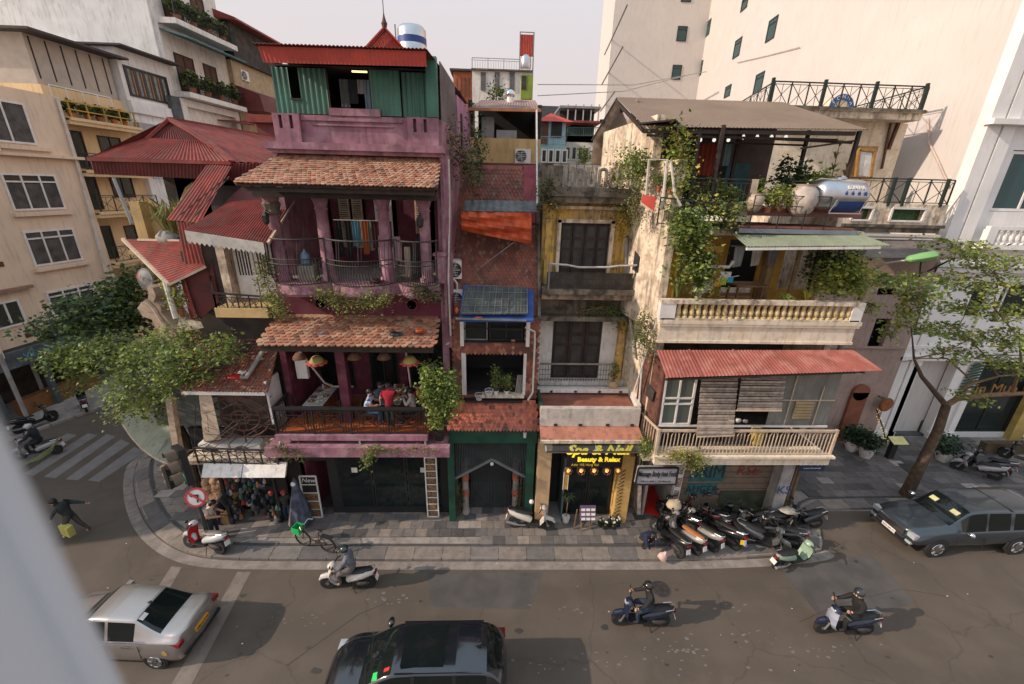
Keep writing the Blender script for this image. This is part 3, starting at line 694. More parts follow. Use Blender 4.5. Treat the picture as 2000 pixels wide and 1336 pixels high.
part('white_door',G().box(-4.35,-3.75,15.32,15.38,9.5,12.2),white,ph)
shutter(-2.05,-1.8,9.8,12.2,14.2,.1)
part('panel_strip',G().box(-1.98,-1.93,13.5,13.95,9.9,12.2),white,ph)
# ---- upper tiled canopy
A,B,C,D=(-6.2,13.15,13.1),(-1.72,13.15,13.1),(-1.68,11.85,12.3),(-6.95,11.85,12.3)
part('canopy_deck',G().slab([D,C,B,A],(0,0,-.07)),tile_bk,ph)
tiled_plane(ph,A,B,C,D,42,15,(tile_b,tile_a,tile_c),(5,4,1.5),th=.022,limit=290)
part('ridge_side',G().bar(D,A,.09,.09).bar(C,B,.08,.08),tile_c,ph)
# ---- cornice, parapet, piers
g=G();g.box(-6.5,XR+.1,12.72,13.3,13.22,13.4);g.box(-6.45,XR+.05,12.85,13.3,13.12,13.22);part('cornice',g,purple,ph)
g=G();g.box(-6.1,-2.0,13.05,13.25,13.4,14.12);g.box(-5.5,-2.7,13.0,13.05,13.98,14.06);g.box(-5.2,-2.95,13.0,13.05,13.86,13.9);g.box(-4.7,-3.3,13.0,13.3,14.12,14.3);part('parapet',g,purple,ph)
for a,b in((-6.22,-5.5),(-2.55,-1.7)):
    g=G();hole_wall(g,a,b,13.4,14.12,12.9,13.25,[(a+.16,a+.25,13.75,14.08),(a+.45,a+.54,13.75,14.08)]);part('parapet_pier',g,purple,ph)
    part('slot_back',G().box(a+.05,b-.05,13.26,13.3,13.5,14.1),dark,ph)
# ---- green metal top room
def cor(name,q,n,mt,amp=.022,rows=1,parent=ph,th=.012):part(name,G().wave(q,n,amp,0,th,rows),mt,parent)
zt=15.25;zb=14.15
def gp(a,b,y=13.12):cor('wall_panel',[(b,y,zb),(a,y,zb),(a,y,zt),(b,y,zt)],max(2,int((b-a)/.13)),greenmetal)
gp(-6.15,-5.72);gp(-5.45,-4.72);gp(-3.52,-2.72,13.06);gp(-2.70,-2.0,13.2)
cor('wall_panel',[(-5.45,13.12,zb),(-5.72,13.12,zb),(-5.72,13.12,14.5),(-5.45,13.12,14.5)],2,greenmetal)
part('corner_panel',G().box(-2.0,-1.7,13.0,13.2,zb,15.6),greenmetal,ph)
part('room_interior',G(sk=Y0).box(-6.1,-1.8,17,17.1,14.1,15.6).box(-6.1,-1.8,13.2,17,14.1,14.13).box(-6.15,-6.1,13.2,17,14.1,15.4).box(-6.1,-1.9,13.2,17,15.3,15.34),dark2,ph)
part('window_frame',G().bar((-5.73,13.1,14.5),(-5.44,13.1,14.5),.04).bar((-4.7,13.14,zb),(-4.7,13.14,zt),.05).bar((-3.54,13.14,zb),(-3.54,13.14,zt),.05),wood_d,ph)
part('tube_light',G().tube([(-3.95,12.95,15.17),(-3.55,12.95,15.17)],.022,6),mat('lit_tube',(1,.72,.3),emit=2.0),ph)
for x,c_,h in((-4.4,(.12,.13,.13),.7),(-4.15,(.03,.03,.04),.6),(-3.9,(.3,.3,.32),.35),(-3.72,(.2,.3,.4),.75)):
    part('hanging_cloth',G().wave([(x+.14,13.5,15.1-h),(x-.1,13.5,15.1-h),(x-.1,13.5,15.1),(x+.14,13.5,15.1)],2,.03),mat('cloth_%d'%int(x*-100),c_,.9),ph)
g=G().wave([(-1.86,12.35,15.2),(-5.95,12.35,15.16),(-6.0,12.3,15.5),(-1.86,12.3,15.52)],40,.008);part('fascia_sheet',g,redbright,ph)
cor('roof_sheet',[(-6.1,12.22,15.53),(-1.82,12.22,15.55),(sx(-1.7,18),18,15.35),(sx(-6.1,18),18,15.35)],44,maroon,.02)
g=G().wave([(-2.3,14.6,15.6),(-4.5,14.6,15.58),(-3.37,14.62,16.6),(-3.35,14.62,16.6)],14,.02);part('gable_sheet',g,redbright,ph)
part('gable_trim',G().bar((-4.6,14.5,15.56),(-3.36,14.5,16.65),.09,.04).bar((-2.2,14.5,15.56),(-3.36,14.5,16.65),.09,.04),redbright,ph)
part('roof_sheet',G().slab([(-4.6,14.6,15.55),(-3.36,14.6,16.62),(-3.1,17.2,16.62),(-4.3,17.2,15.55)],(0,0,.03)).slab([(-3.36,14.6,16.62),(-2.2,14.6,15.55),(-1.9,17.2,15.55),(-3.1,17.2,16.62)],(0,0,.03)),redmetal,ph)
part('lightning_rod',G().lathe((-3.36,14.5,16.6),[(.05,0),(.07,.06),(.09,.14),(.06,.2),(.03,.3),(.012,.4),(.01,1.3)],8).tube([(-3.36,14.5,17.7),(-3.38,14.5,17.9)],.008,4),rust,ph)
cor('flank_sheet',[(sx(-1.68,13.25),13.25,14.05),(sx(-1.68,15.3),15.3,13.75),(sx(-1.68,15.3),15.3,15.4),(sx(-1.68,13.25),13.25,15.55)],16,brownmetal,.02)
part('rear_block',G(sk=Y0).box(-4,XR+.02,15.35,19,13.2,15.15),mat('pink_plaster',(.42,.2,.3),.85,var=.2,streak=.5),ph)
part('slit_window',G(sk=Y0).box(XR+.02,XR+.05,15.9,16.15,13.6,14.7),dark,ph)
g=G(sk=Y0);g.box(XR,XR+.12,13.12,13.6,7.2,13.2);g.box(XR-.05,XR+.04,12.95,13.12,8.3,13.15);part('corner_pier',g,purple,ph)
part('downpipe',G().tube([(XR+.17,13.3,13.1),(XR+.17,13.3,12.0),(XR+.1,12.95,9.6),(XR+.12,12.95,7.7)],.03,6),pipe_w,ph)
part('downpipe',G().tube([(XR+.14,13.7,9.5),(XR+.3,13.7,9.3),(XR+.3,13.6,7.4),(XR-.05,13.0,7.35)],.04,6),pipe_w,ph)
part('side_parapet',G(sk=Y0).box(XR-.25,XR+.02,12.75,13.5,9.5,10.35).box(XR-.3,XR+.08,12.7,13.5,10.35,10.43),purple,ph)
g=G()
for i in range(6):g.bar((XR-.02,12.5+0,0),(XR-.02,12.5,0.01),.01)
tk=thing('water_tank','upright stainless steel water tank with a blue band behind the red roof','water tank',PY(806,100,17.5)-V((0,0,.95)))
o=tk.location
part('shell',G().lathe(o,[(.5,0),(.5,.35),(.51,.37),(.5,.39),(.5,.8),(.51,.82),(.5,.84),(.5,1.55),(.42,1.66),(.2,1.72),(.08,1.74)],24),steel,tk,smooth=True)
part('band',G().lathe(o+V((0,0,1.12)),[(.505,0),(.505,.2)],24),blue,tk,smooth=True)
part('ladder',G().bar(o+V((-.55,-.1,.3)),o+V((-.55,-.1,1.7)),.04),steel_d,tk)
part('stand',G().box(o.x-.4,o.x+.4,o.y-.4,o.y+.4,o.z-1.2,o.z),iron,tk)
vine('wild shrub growing out of the purple house flank near the cornice',[PY(880,262,13.9),PY(905,300,14.2),PY(925,345,14.6)],(.18,.25,.22),130,cols=('dark','mid','dry'),leaf=.08)
vine('dark creeper hanging between purple house and tiled house',[PY(925,245,16.3),PY(935,300,16.2),PY(925,370,15.5)],(.12,.2,.25),90,cols=('dark','blue','mid'),leaf=.09)
vine('trailing plant hanging under the middle of the scalloped balcony',[(-5.2,12.1,9.35),(-4.6,11.95,9.0),(-3.8,11.95,9.05),(-3.2,12.1,9.2)],(.22,.08,.13),170,cols=('mid','light','dry'),leaf=.07)
vine('dry trailing plant on the left end of the scalloped balcony',[(-6.95,12.5,10.1),(-6.95,12.4,9.5),(-6.7,12.2,9.0),(-6.5,12.2,8.7)],(.14,.12,.16),150,cols=('dry','mid','light'),leaf=.07)
vine('trailing plant on the right end of the scalloped balcony',[(-2.5,12.15,9.5),(-2.1,12.2,9.3),(-1.8,12.4,9.1)],(.14,.1,.12),80,cols=('mid','dark','dry'),leaf=.07)
vine('dry creeper along the top of the purple beam',[(-4.6,11.72,4.06),(-3.2,11.72,4.06),(-1.9,11.72,4.03)],(.2,.03,.05),90,cols=('dry','olive','yellow'),leaf=.05,stems=False)
vine('small green fern hanging off the purple beam',[(-4.0,11.65,4.2),(-4.2,11.6,3.9),(-4.35,11.6,3.55)],(.05,.03,.06),34,cols=('light','mid'),leaf=.08)
vine('dry weeds at the left end of the purple beam',[(-7.2,11.7,4.2),(-6.9,11.7,3.95),(-6.3,11.7,3.9)],(.2,.05,.15),80,cols=('dry','olive','dark'),leaf=.05)
# ---------------------------------------------------------------- red tiled house
th=thing('tiled_house','narrow house clad in small red fish scale tiles with orange and blue tarpaulins','house',(0,13,0))
a0,a1=-1.45,1.42
part('body',G().box(a0,a1,16.2,24,0,13.2).box(a0-.12,a0,13.3,24,0,9),maroon,th)
bed=G().poly([(a0,13.45,8.3),(a1,13.45,8.3),(a1,16.1,13.1),(a0,16.1,13.1)][::1]);part('tile_bed',bed,tile_bk,th)
tiled_plane(th,(a0,16.08,13.1),(.85,16.08,13.1),(.95,15.0,11.15),(a0,15.0,11.15),18,16,(tile_red,tile_c),(6,1),th=.018,limit=0)
tiled_plane(th,(a0,15.0,11.15),(a1,15.0,11.15),(a1,13.43,8.3),(a0,13.43,8.3),22,27,(tile_red,tile_c),(6,1.3),th=.018,limit=0)
part('wall_panel',G().slab([(.9,15.0,11.2),(a1,15.0,11.2),(a1,16.05,13.12),(.9,16.05,13.12)],(0,-.03,.02)),mat('pinkish_red_render',(.3,.06,.075),.8,var=.3,dirt=.4),th)
part('edge_trim',G().bar((a1+.02,13.3,8.2),(a1+.02,16,13.2),.1),stain,th)
g=G();hole_wall(g,a0-.1,a1,4.9,7.35,13.2,13.4,[(-1.05,.95,5.45,6.95)]);hole_wall(g,a0-.1,a1,7.35,8.3,13.2,13.4,[(-1.1,.95,7.4,8.25)]);part('front_wall',g,tile_bk,th)
def not_hole(p):return not(-1.12<p.x<1.02 and 5.45<p.z<7.1)and not(-1.15<p.x<1.0 and 7.5<p.z<8.4)
tiled_plane(th,(a0,13.19,8.3),(a1,13.19,8.3),(a1,13.17,5.3),(a0,13.17,5.3),22,30,(tile_red,tile_a),(6,2),th=.015,limit=0,trim=not_hole)
part('room_interior',G().box(-1.2,1.05,15.5,15.6,5.2,8.2).box(-1.2,1.05,13.4,15.5,5.35,5.4).box(-1.2,1.05,13.4,15.5,7.0,7.1),dark,th)
part('window_surround',G().box(-1.2,-1.05,13.1,13.4,5.4,7.0),whitep,th);part('window_surround',G().box(.95,1.05,13.1,13.4,5.4,7.0),whitep,th)
part('window_ledge',G().box(-.5,1.0,12.95,13.25,5.36,5.46),cream_dirty,th)
part('window_ledge',G().box(-1.1,.95,12.9,13.2,5.2,5.28),black,th)
window(th,(-1.1,13.25,7.45),(.8,0,0),(0,0,.75),(0,-1,0),1,1,steel_d,glass_c,.05)
window(th,(-.25,13.25,7.45),(1.15,0,0),(0,0,.75),(0,-1,0),2,2,wood_d,glass_d,.04)
part('window_grille',G().bar((-1.1,13.1,7.42),(.98,13.1,7.42),.04).bar((-1.1,13.1,7.9),(.98,13.1,7.9),.03),black,th)
part('post',G().box(-1.22,-1.1,13.0,13.2,7.3,8.2),whitep,th);part('post',G().box(1.0,1.12,13.0,13.2,7.3,8.2),whitep,th)
A,B,C,D=(-1.55,13.1,5.2),(1.42,13.1,5.2),(1.5,12.55,4.35),(-1.65,12.55,4.35)
part('skirt_bed',G().slab([A,B,C,D],(0,0,-.05)),tile_bk,th)
tiled_plane(th,A,B,C,D,26,8,(mat('skirt_tile',(.47,.13,.07),.6,var=.25,scale=5,rnd=.2,dirt=.25),tile_red),(6,1),th=.02,limit=300,name='skirt_tile')
part('fascia',G().box(-1.7,1.5,12.6,12.85,3.72,4.32),greenpaint,th)
part('green_post',G().box(-1.75,-1.5,12.6,12.85,0,3.72),greenpaint,th);part('green_post',G().box(1.15,1.45,12.6,12.85,0,3.72),greenpaint,th)
part('gate_side',G().box(-1.5,-1.42,12.85,15,0,3.7).box(1.1,1.15,12.85,15,0,3.7).box(-1.5,1.15,15,15.1,0,3.7),dark2,th)
bc=mat('bead_curtain',(.05,.06,.06),.7,var=.3)
def gablez(x):return 2.9-abs(x+.12)*.62
for i in range(44):
    x=-1.46+i*.06
    if x<1.14:part('curtain_strip',G().box(x,x+.035,12.8,12.82,max(gablez(x),1.7),3.72),bc,th)
part('gable_trim',G().bar((-1.5,12.78,gablez(-1.5)),(-.12,12.78,2.9),.09).bar((1.15,12.78,gablez(1.15)),(-.12,12.78,2.9),.09),mat('grey_paint',(.16,.17,.16),.7),th)
for i in range(26):part('door_slat',G().box(-.95+i*.062,-.915+i*.062,13.35,13.38,.12,2.9),mat('slate_slat',(.035,.042,.045),.6),th)
for x in(-1.15,.82):
    part('gate_column',G().lathe((x,13.1,.12),[(.17,0),(.17,.15),(.13,.2),(.12,2.3),(.16,2.35),(.16,2.5)],12),concrete,th,smooth=True)
    for z in(1.0,1.75):part('brick_band',G().lathe((x,13.1,z),[(.15,0),(.15,.3)],12),mat('brick_red',(.35,.11,.06),.85,var=.3,scale=9),th)
part('gate_lantern',G().ball((-.12,12.7,2.75),.07,8),white,th)
part('box_lamp',G().lathe((1.05,12.55,4.0),[(.05,0),(.07,.2)],8),white,th)
part('downpipe',G().tube([(.95,13.0,8.0),(1.28,13.0,7.85),(1.3,13.0,7.5),(1.3,12.95,5.6),(1.12,12.8,5.35)],.035,7),pipe_w,th,smooth=True)
vine('small leaved creeper beside the left gate column',[(-1.4,12.95,.2),(-1.4,12.95,1.5)],(.08,.08,.3),50,cols=('mid','dark'),leaf=.06)
vine('small leaved creeper beside the right gate column',[(1.0,12.95,.2),(1.05,12.95,1.9)],(.08,.08,.3),60,cols=('mid','dark'),leaf=.06)
t=thing('tarpaulin_awning','torn orange tarpaulin under a grey sheet awning on the tiled house','awning',(0,14,10.6))
part('sheet',G().wave([PY(903,412,13.9),PY(1048,414,13.9),PY(1048,393,14.7),PY(908,391,14.7)],10,.015),mat('grey_sheet',(.10,.11,.11),.6,var=.4,dirt=.5),t)
N=18;g=G();M_=8;top=[PY(901+137*i/N,413+3*i/N,13.88)for i in range(N+1)]
rows=[]
for j in range(M_+1):
    r=[]
    for i in range(N+1):
        u=i/N;h=(36+25*u**.9)*j/M_
        p=PY(901+137*u,413+3*u+h,13.88+.07*math.sin(i*1.9+j*.7)+.06*math.sin(j*1.7+i*.3)-.12*math.sin(3.14*j/M_));r.append(p)
    rows.append(r)
for j in range(M_):
    for i in range(N):g.poly([rows[j][i],rows[j][i+1],rows[j+1][i+1],rows[j+1][i]])
part('tarpaulin',g,tarp_o,t,smooth=True)
part('pole',G().bar(PY(1005,472,13.9),PY(938,522,13.8),.02),steel_d,t)
part('support',G().bar(PY(903,412,13.9),PY(900,470,14.3),.03).bar(PY(1046,414,13.9),PY(1047,470,14.3),.03),iron,t)
t=thing('tarpaulin_awning','dark sheet awning with wire grid over blue tarpaulin on the tiled house','awning',(0,13,8.3))
q=[PY(900,614,12.35),PY(1030,614,12.35),PY(1030,562,13.5),PY(910,560,13.5)]
part('sheet',G().wave(q,12,.012),mat('grimy_sheet',(.075,.085,.08),.6,var=.4,dirt=.5),t)
g=G()
for i in range(11):g.bar(q[0].lerp(q[1],i/10)+V((0,0,.04)),q[3].lerp(q[2],i/10)+V((0,0,.04)),.012)
for i in range(5):g.bar(q[0].lerp(q[3],i/4)+V((0,0,.05)),q[1].lerp(q[2],i/4)+V((0,0,.05)),.012)
part('wire_grid',g,steel_d,t)
part('blue_tarpaulin',G().slab([PY(897,625,12.3),PY(1042,626,12.3),PY(1042,566,13.55),PY(905,556,13.6)],(0,0,-.06)),tarp_b,t)
part('gutter_bar',G().bar(PY(890,622,12.28),PY(1028,626,12.28),.05),steel_d,t)
part('orange_rag',G().ball(PY(935,620,12.35),(.14,.05,.03),8).ball(PY(892,606,12.5),(.06,.05,.1),6),tarp_o,t)
aircon(PY(890,545,13.9),(.2,-1,0),'upper air conditioner on the purple house flank above a second one',w=.42,d=.6,h=.62)
aircon(PY(892,602,13.6),(.2,-1,0),'lower air conditioner on the purple house flank beside the blue tarpaulin',w=.42,d=.6,h=.62)
for x,h_,r_,l_ in((.0,.95,.22,'rounded green bush in a white pot in the tiled house window'),(.38,.6,.24,'shorter bush beside the round bush in the tiled house window')):potplant((x,13.1,5.46),l_,'bush',h_,r_,white,('mid','light','olive'),.1,.14,leaf=.05)
t=thing('basket','left of two small white wire baskets on the window ledge','basket',(-.6,13.0,5.28),'wire baskets on the ledge');
def basket(t,o):
    o=V(o);g=G()
    for z,r in((0,.09),(.1,.12),(.2,.15)):
        P_=[o+V((r*math.cos(a*.5236),r*math.sin(a*.5236),z))for a in range(13)];g.tube(P_,.008,4,cap=False)
    for a in range(12):c=V((math.cos(a*.5236),math.sin(a*.5236),0));g.bar(o+c*.09,o+c*.15+V((0,0,.2)),.008)
    part('wire',g,white,t);part('base',G().lathe(o,[(.09,0),(.09,.01)],10),white,t)
basket(t,(-.6,13.0,5.28))
t=thing('basket','right of two small white wire baskets on the window ledge','basket',(-.25,13.0,5.46),'wire baskets on the ledge');basket(t,(-.25,13.0,5.46))
t=thing('board','pale slatted board leaning in the tiled house window','board',(.8,13.15,5.46))
for i in range(4):part('slat',G().hexa([(.68+i*.06,13.12,5.46),(.725+i*.06,13.12,5.46),(.725+i*.06,13.15,5.46),(.68+i*.06,13.15,5.46),(.76+i*.06,13.3,6.1),(.805+i*.06,13.3,6.1),(.805+i*.06,13.33,6.1),(.76+i*.06,13.33,6.1)]),concrete,t)
# ---------------------------------------------------------------- yellow stained house with spa shop
yh=thing('yellow_house','narrow stained yellow house with mouldy parapet, dark shutters and a spa shop below','house',(3,13.5,0))
b0,b1=1.52,4.78
g=G()
hole_wall(g,b0,b1,9.0,12.2,14.4,14.6,[(2.15,3.85,9.2,11.3)]);part('upper_wall',g,yellow,yh)
g=G();hole_wall(g,b0,b1,5.2,8.6,14.4,14.6,[(2.1,3.95,5.45,7.9)]);part('lower_wall',g,whitep,yh)
part('wall_band',G().box(b0,b1,14.25,14.5,8.0,9.0),stain,yh)
part('rear_body',G().box(b0,b1,14.6,15.0,0,12.0).box(b0,b1,20,20.2,0,12),dark2,yh)
for x in(1.62,4.3):part('pilaster',G().box(x,x+.3,14.25,14.4,9.1,12.0),yellow,yh)
part('pilaster',G().box(b1-.25,b1,14.2,14.4,5.2,8),yellow,yh)
def door(x0,x1,z0,z1,y,n):
    w_=(x1-x0)/n
    for i in range(n):
        x=x0+i*w_;d=part('door_leaf',G().box(x+.01,x+w_-.01,y,y+.05,z0,z1),wood_d,yh)
        for a,b in((.06,.2),(.26,.55),(.6,.72),(.78,.95)):part('panel',G().box(x+w_*.2,x+w_*.8,y-.015,y+.003,z0+(z1-z0)*a,z0+(z1-z0)*b),mat('charcoal_panel',(.05,.048,.045),.7,var=.4,dirt=.4),d)
door(2.15,3.85,9.2,11.3,14.45,4);door(2.1,3.95,5.45,7.9,14.45,3)
part('door_frame',G().box(2.02,2.15,14.3,14.42,9.2,11.4).box(3.85,3.98,14.3,14.42,9.2,11.4).box(2.0,4.0,14.3,14.42,11.3,11.42),cream_dirty,yh)
part('lintel',G().box(b0,b1,13.9,14.5,11.95,12.15).box(b0,b1,13.8,14.5,12.15,12.3),stain,yh)
part('string_course',G().box(1.9,4.6,14.2,14.4,11.75,11.85),cream_dirty,yh)
part('parapet_base',G().box(b0,b1,13.9,14.1,12.3,12.42),stain,yh)
part('parapet_back',G().box(b0+.05,2.05,14.0,14.15,12.42,13.05),stain,yh)
for k in range(7):
    x=2.25+k*.36;up=k%2==1;pts=[]
    for i in range(9):
        a=math.pi*i/8;z=(12.88+.1*math.sin(a))if up else(12.56-.1*math.sin(a));pts.append((x+.11*math.cos(a),13.98,z))
    pts=[(x+.11,13.98,12.44 if up else 13.02)]+pts+[(x-.11,13.98,12.44 if up else 13.02)]
    part('cast_arch',G().tube(pts,.055,6),mat('pale_cast_concrete',(.34,.3,.25),.9,var=.3,dirt=.6),yh)
part('roof_rear_wall',G().box(b0+.1,4.9,17.0,17.15,12.0,13.3),stain,yh)
for i in range(8):
    for j in range(4):part('pale_wall_panel',G().box(2.1+i*.3,2.375+i*.3,16.93,17.0,12.16+j*.28,12.42+j*.28),mat('grey_cast_panel',(.38,.35,.32),.9,var=.2,scale=3,rnd=.12,dirt=.5),yh)
part('roof_deck',G().box(b0,4.9,14.1,20,12.0,12.15),stain,yh)
part('balcony_slab',G().box(b0,b1-.1,13.5,14.4,9.02,9.2),stain,yh)
part('balcony_moulding',G().box(b0,b1-.1,13.6,14.4,8.82,9.02),mat('brown_render',(.3,.21,.14),.9,var=.35,c2=(.12,.09,.07),streak=.6),yh)
part('balcony_moulding',G().box(b0,b1-.12,13.9,14.3,7.95,8.12),stain,yh)
part('balcony_back',G().box(b0+.15,b1-.2,13.62,13.66,9.2,9.75),mat('grimy_panel',(.09,.075,.06),.95,var=.4,scale=3),yh)
g=G();g.tube([(b0+.2,13.5,10.05),(2.3,13.5,10.02),(2.7,13.5,9.95),(3.7,13.5,9.97),(4.0,13.5,10.02),(b1-.15,13.5,10.05)],.035,6);part('hand_rail',g,mat('pale_rail',(.5,.47,.42),.6,dirt=.3),yh)
g=G()
for i in range(28):x=b0+.2+i*.107;g.bar((x,13.53,9.2),(x,13.53,10.0),.012)
for z in(9.35,9.55,9.75):g.bar((b0+.2,13.54,z),(b1-.15,13.54,z),.012)
part('rail_mesh',g,iron,yh);part('post',G().bar((b0+.2,13.5,9.2),(b0+.2,13.5,10.1),.05),steel_d,yh)
g=G();g.tube([(b0+.1,14.0,6.25),(b1-.35,14.0,6.25)],.035,6)
part('hand_rail',g,concrete,yh);g=G()
for i in range(26):x=b0+.12+i*.105;g.bar((x,14.02,5.5),(x,14.02,6.25),.012)
for z in(5.6,5.8,6.0):g.bar((b0+.1,14.03,z),(b1-.4,14.03,z),.012)
part('rail_mesh',g,iron,yh)
g=G();g.box(b0,4.95,13.55,13.75,5.28,5.45).box(b0,4.95,14.1,14.4,5.3,5.5);part('coping',g,whitep,yh)
part('terrace_floor',G().box(b0,4.9,12.35,14.4,5.05,5.2),redtile_floor,yh)
part('terrace_floor',G().box(b0+.1,4.8,13.75,14.1,5.2,5.26),redtile_floor,yh)
part('parapet',G().box(b0,4.95,12.15,12.35,4.72,5.4),mat('dusty_parapet',(.56,.49,.43),.85,var=.15,streak=.3,dirt=.3),yh);part('parapet',G(sk=12.2).box(4.85,5.0,12.35,14.2,5.2,5.45),white,yh)
part('parapet',G().box(b0,b0+.09,12.35,14.2,5.2,5.42),greenpaint,yh)
for x in(2.0,2.85,3.8,4.65):part('drain_hole',G().box(x,x+.12,12.12,12.15,4.74,4.82),dark,yh)
for x in(2.0,2.9,3.8,4.6):part('drain_hole',G().box(x,x+.1,13.53,13.55,5.3,5.37),dark,yh)
g=G().slab([(b0,11.75,4.42),(5.05,11.75,4.42),(4.95,12.2,4.74),(b0,12.2,4.74)],(0,0,-.08));part('lean_to_roof',g,mat('red_oxide_roof',(.42,.17,.11),.75,var=.2,scale=2,dirt=.45),yh)
part('roof_edge',G().bar((b0,11.73,4.38),(5.05,11.73,4.38),.08,.1),cream_dirty,yh)
f=part('canopy_glass',G().slab([(1.7,11.55,4.1),(4.95,11.55,4.1),(4.95,11.95,4.35),(1.7,11.95,4.35)],(0,0,.012)),glassmat('canopy_glass',(.25,.24,.22),.2,.88),yh)
part('canopy_frame',G().bar((1.7,11.54,4.1),(4.95,11.54,4.1),.05).bar((1.7,11.55,4.11),(1.7,11.95,4.36),.04).bar((4.95,11.55,4.11),(4.95,11.95,4.36),.04).bar((2.6,11.55,4.13),(2.6,11.95,4.38),.03).bar((3.4,11.55,4.13),(3.4,11.95,4.38),.03).bar((4.15,11.55,4.13),(4.15,11.95,4.38),.03),steel,yh)
sb=part('sign_board',G().box(2.58,4.6,12.25,12.35,2.93,4.0),mat('sign_black',(.012,.01,.012),.5),yh)
yl=mat('glow_yellow_letters',(.9,.66,.04),emit=.7);  # emission keeps these letters bright yellow under the canopy
text(yh,'Spa & Nail',facing((3.66,12.24,3.68)),.54,yl,.02,shear=.35,bold=.012)
text(yh,'Beauty & Relax',facing((3.72,12.24,3.28)),.25,yl,.015,bold=.008)
text(yh,'Add: 105 Hàng Gai',facing((3.25,12.24,3.05)),.13,mat('dim_yellow_letters',(.55,.4,.05)),.01)
part('pillar',G().box(1.55,2.05,12.45,12.9,0,3.9),mat('peach_tile',(.55,.36,.2),.7,var=.12,scale=3,streak=.2),yh)
part('pillar',G().box(4.62,5.15,12.5,13.0,0,3.2).box(4.62,4.95,12.5,12.9,3.2,3.95),mat('amber_tile',(.6,.37,.12),.6,var=.15,scale=3),yh)
g=G()
for i in range(13):
    for s_ in(0,1):z=.5+i*.17;g.bar((4.72,12.485,z),(4.86,12.485,z+.1),.03,.01,up=(0,1,0))if s_==0 else g.bar((4.72,12.48,z+.1),(4.66,12.48,z+.15),.025,.01,up=(0,1,0))
part('fret_band',g,black,yh)
g=G();g.box(1.55,4.7,16.5,16.6,0,3.9).box(2.05,4.65,13,16.5,.1,.12).box(1.55,4.7,12.4,16.5,4.1,4.15);part('shop_interior',g,dark2,yh)
part('door_recess',G().box(2.06,2.55,13.6,13.65,.12,3.9),dark,yh);part('side_partition',G().box(2.6,2.66,12.7,13.6,.12,3.0),mat('teal_grey',(.1,.14,.14),.6),yh)
part('step',G().box(2.1,2.6,12.55,13.6,.12,.2),mat('grey_tile',(.24,.24,.23),.6),yh)
for a,b in((2.7,3.6),(3.64,4.55)):
    f=part('window',G().box(a,a+.05,12.95,13.0,.15,2.9).box(b-.05,b,12.95,13.0,.15,2.9).box(a+.05,b-.05,12.95,13.0,2.85,2.9).box(a+.05,b-.05,12.95,13.0,.15,.22),black,yh);part('pane',G().box(a+.05,b-.05,12.97,12.98,.22,2.85),glass_d,f)
lampm=mat('lit_lantern',(1.0,.45,.12),emit=1.4)
for i,(x,s_)in enumerate(((2.68,.15),(3.15,.16),(3.63,.16),(4.1,.16),(4.52,.15))):
    t=thing('hanging_lantern','glowing amber wicker lantern under the spa sign, %s from the left pillar'%('first','second','third','fourth','fifth')[i].replace('number',''),'lantern',(x,12.35,2.6),'amber lanterns under the spa sign');t['label']='glowing amber lantern under the spa sign, %s from the left'%('first','second','third','fourth','fifth')[i]
    c=V((x,12.35,2.72));g=G()
    for k in range(8):a=k*.785;g.tube([c+V((.01,.01,s_)),c+V((math.cos(a)*s_,math.sin(a)*s_,.03)),c+V((math.cos(a)*s_*.8,math.sin(a)*s_*.8,-s_*.7)),c+V((math.cos(a)*.05,math.sin(a)*.05,-s_*.95))],.012,4)
    part('frame',g,wood,t);part('bulb',G().ball(c,s_*.48,8),lampm,t);part('cord',G().bar(c+V((0,0,s_)),c+V((0,0,.33)),.01),black,t)
t=thing('hanging_banner','small yellow vertical banner hanging left of the spa window','banner',(2.62,12.4,1.9));part('banner',G().box(2.55,2.7,12.38,12.4,1.85,2.6),ochre,t);part('border',G().box(2.53,2.55,12.37,12.41,1.83,2.62).box(2.7,2.72,12.37,12.41,1.83,2.62),white,t)
t=thing('potted_palm','thin spiky palm in front of the spa window','potted palm',(2.8,12.6,.12),'potted plants');part('pot',G().lathe((2.8,12.6,.12),[(.12,0),(.16,.25)],10),whitep,t);part('trunk',G().tube([(2.8,12.6,.37),(2.82,12.6,1.1)],.02,5),twig,t);g=G();strappy(g,(2.82,12.6,1.1),50,.5,.03,up=.25);part('foliage',g,[lf['mid'],lf['blue']],t)
part('table',G().box(3.6,4.1,13.6,14.2,.7,.75).box(3.65,3.7,13.65,13.7,.12,.7).box(4.0,4.05,13.65,13.7,.12,.7),mat('orange_wood',(.5,.2,.04),.5),yh)
vine('wild bush on the left end of the mouldy parapet',[PY(1062,360,13.9),PY(1080,400,13.9)],(.16,.1,.22),110,cols=('dark','dry','mid'),leaf=.07)
vine('yellowish wild creeper on the right end of the mouldy parapet',[PY(1215,320,14.2),PY(1195,360,14.1),PY(1225,410,14.1),PY(1228,450,14.2)],(.2,.12,.25),200,cols=('olive','dry','yellow'),leaf=.08)
vine('green weeds rooted on the middle ledge of the yellow house',[PY(1130,612,13.9),PY(1180,600,13.9),PY(1210,610,13.9),PY(1210,645,14.1)],(.12,.08,.12),130,cols=('dark','mid'),leaf=.06)
t=thing('potted_plant','round straw coloured pot with a dry plant on the yellow house terrace','potted plant',(4.35,13.65,5.45),'potted plants')
part('pot',G().lathe((4.35,13.65,5.45),[(.09,0),(.17,.08),(.18,.16),(.1,.28)],12),mat('straw_pot',(.5,.36,.2),.9),t,smooth=True);g=G();leaves(g,blob((4.35,13.65,6.1),(.12,.1,.4),30),.09,6,.08);part('foliage',g,[lf['dry'],lf['olive']],t)
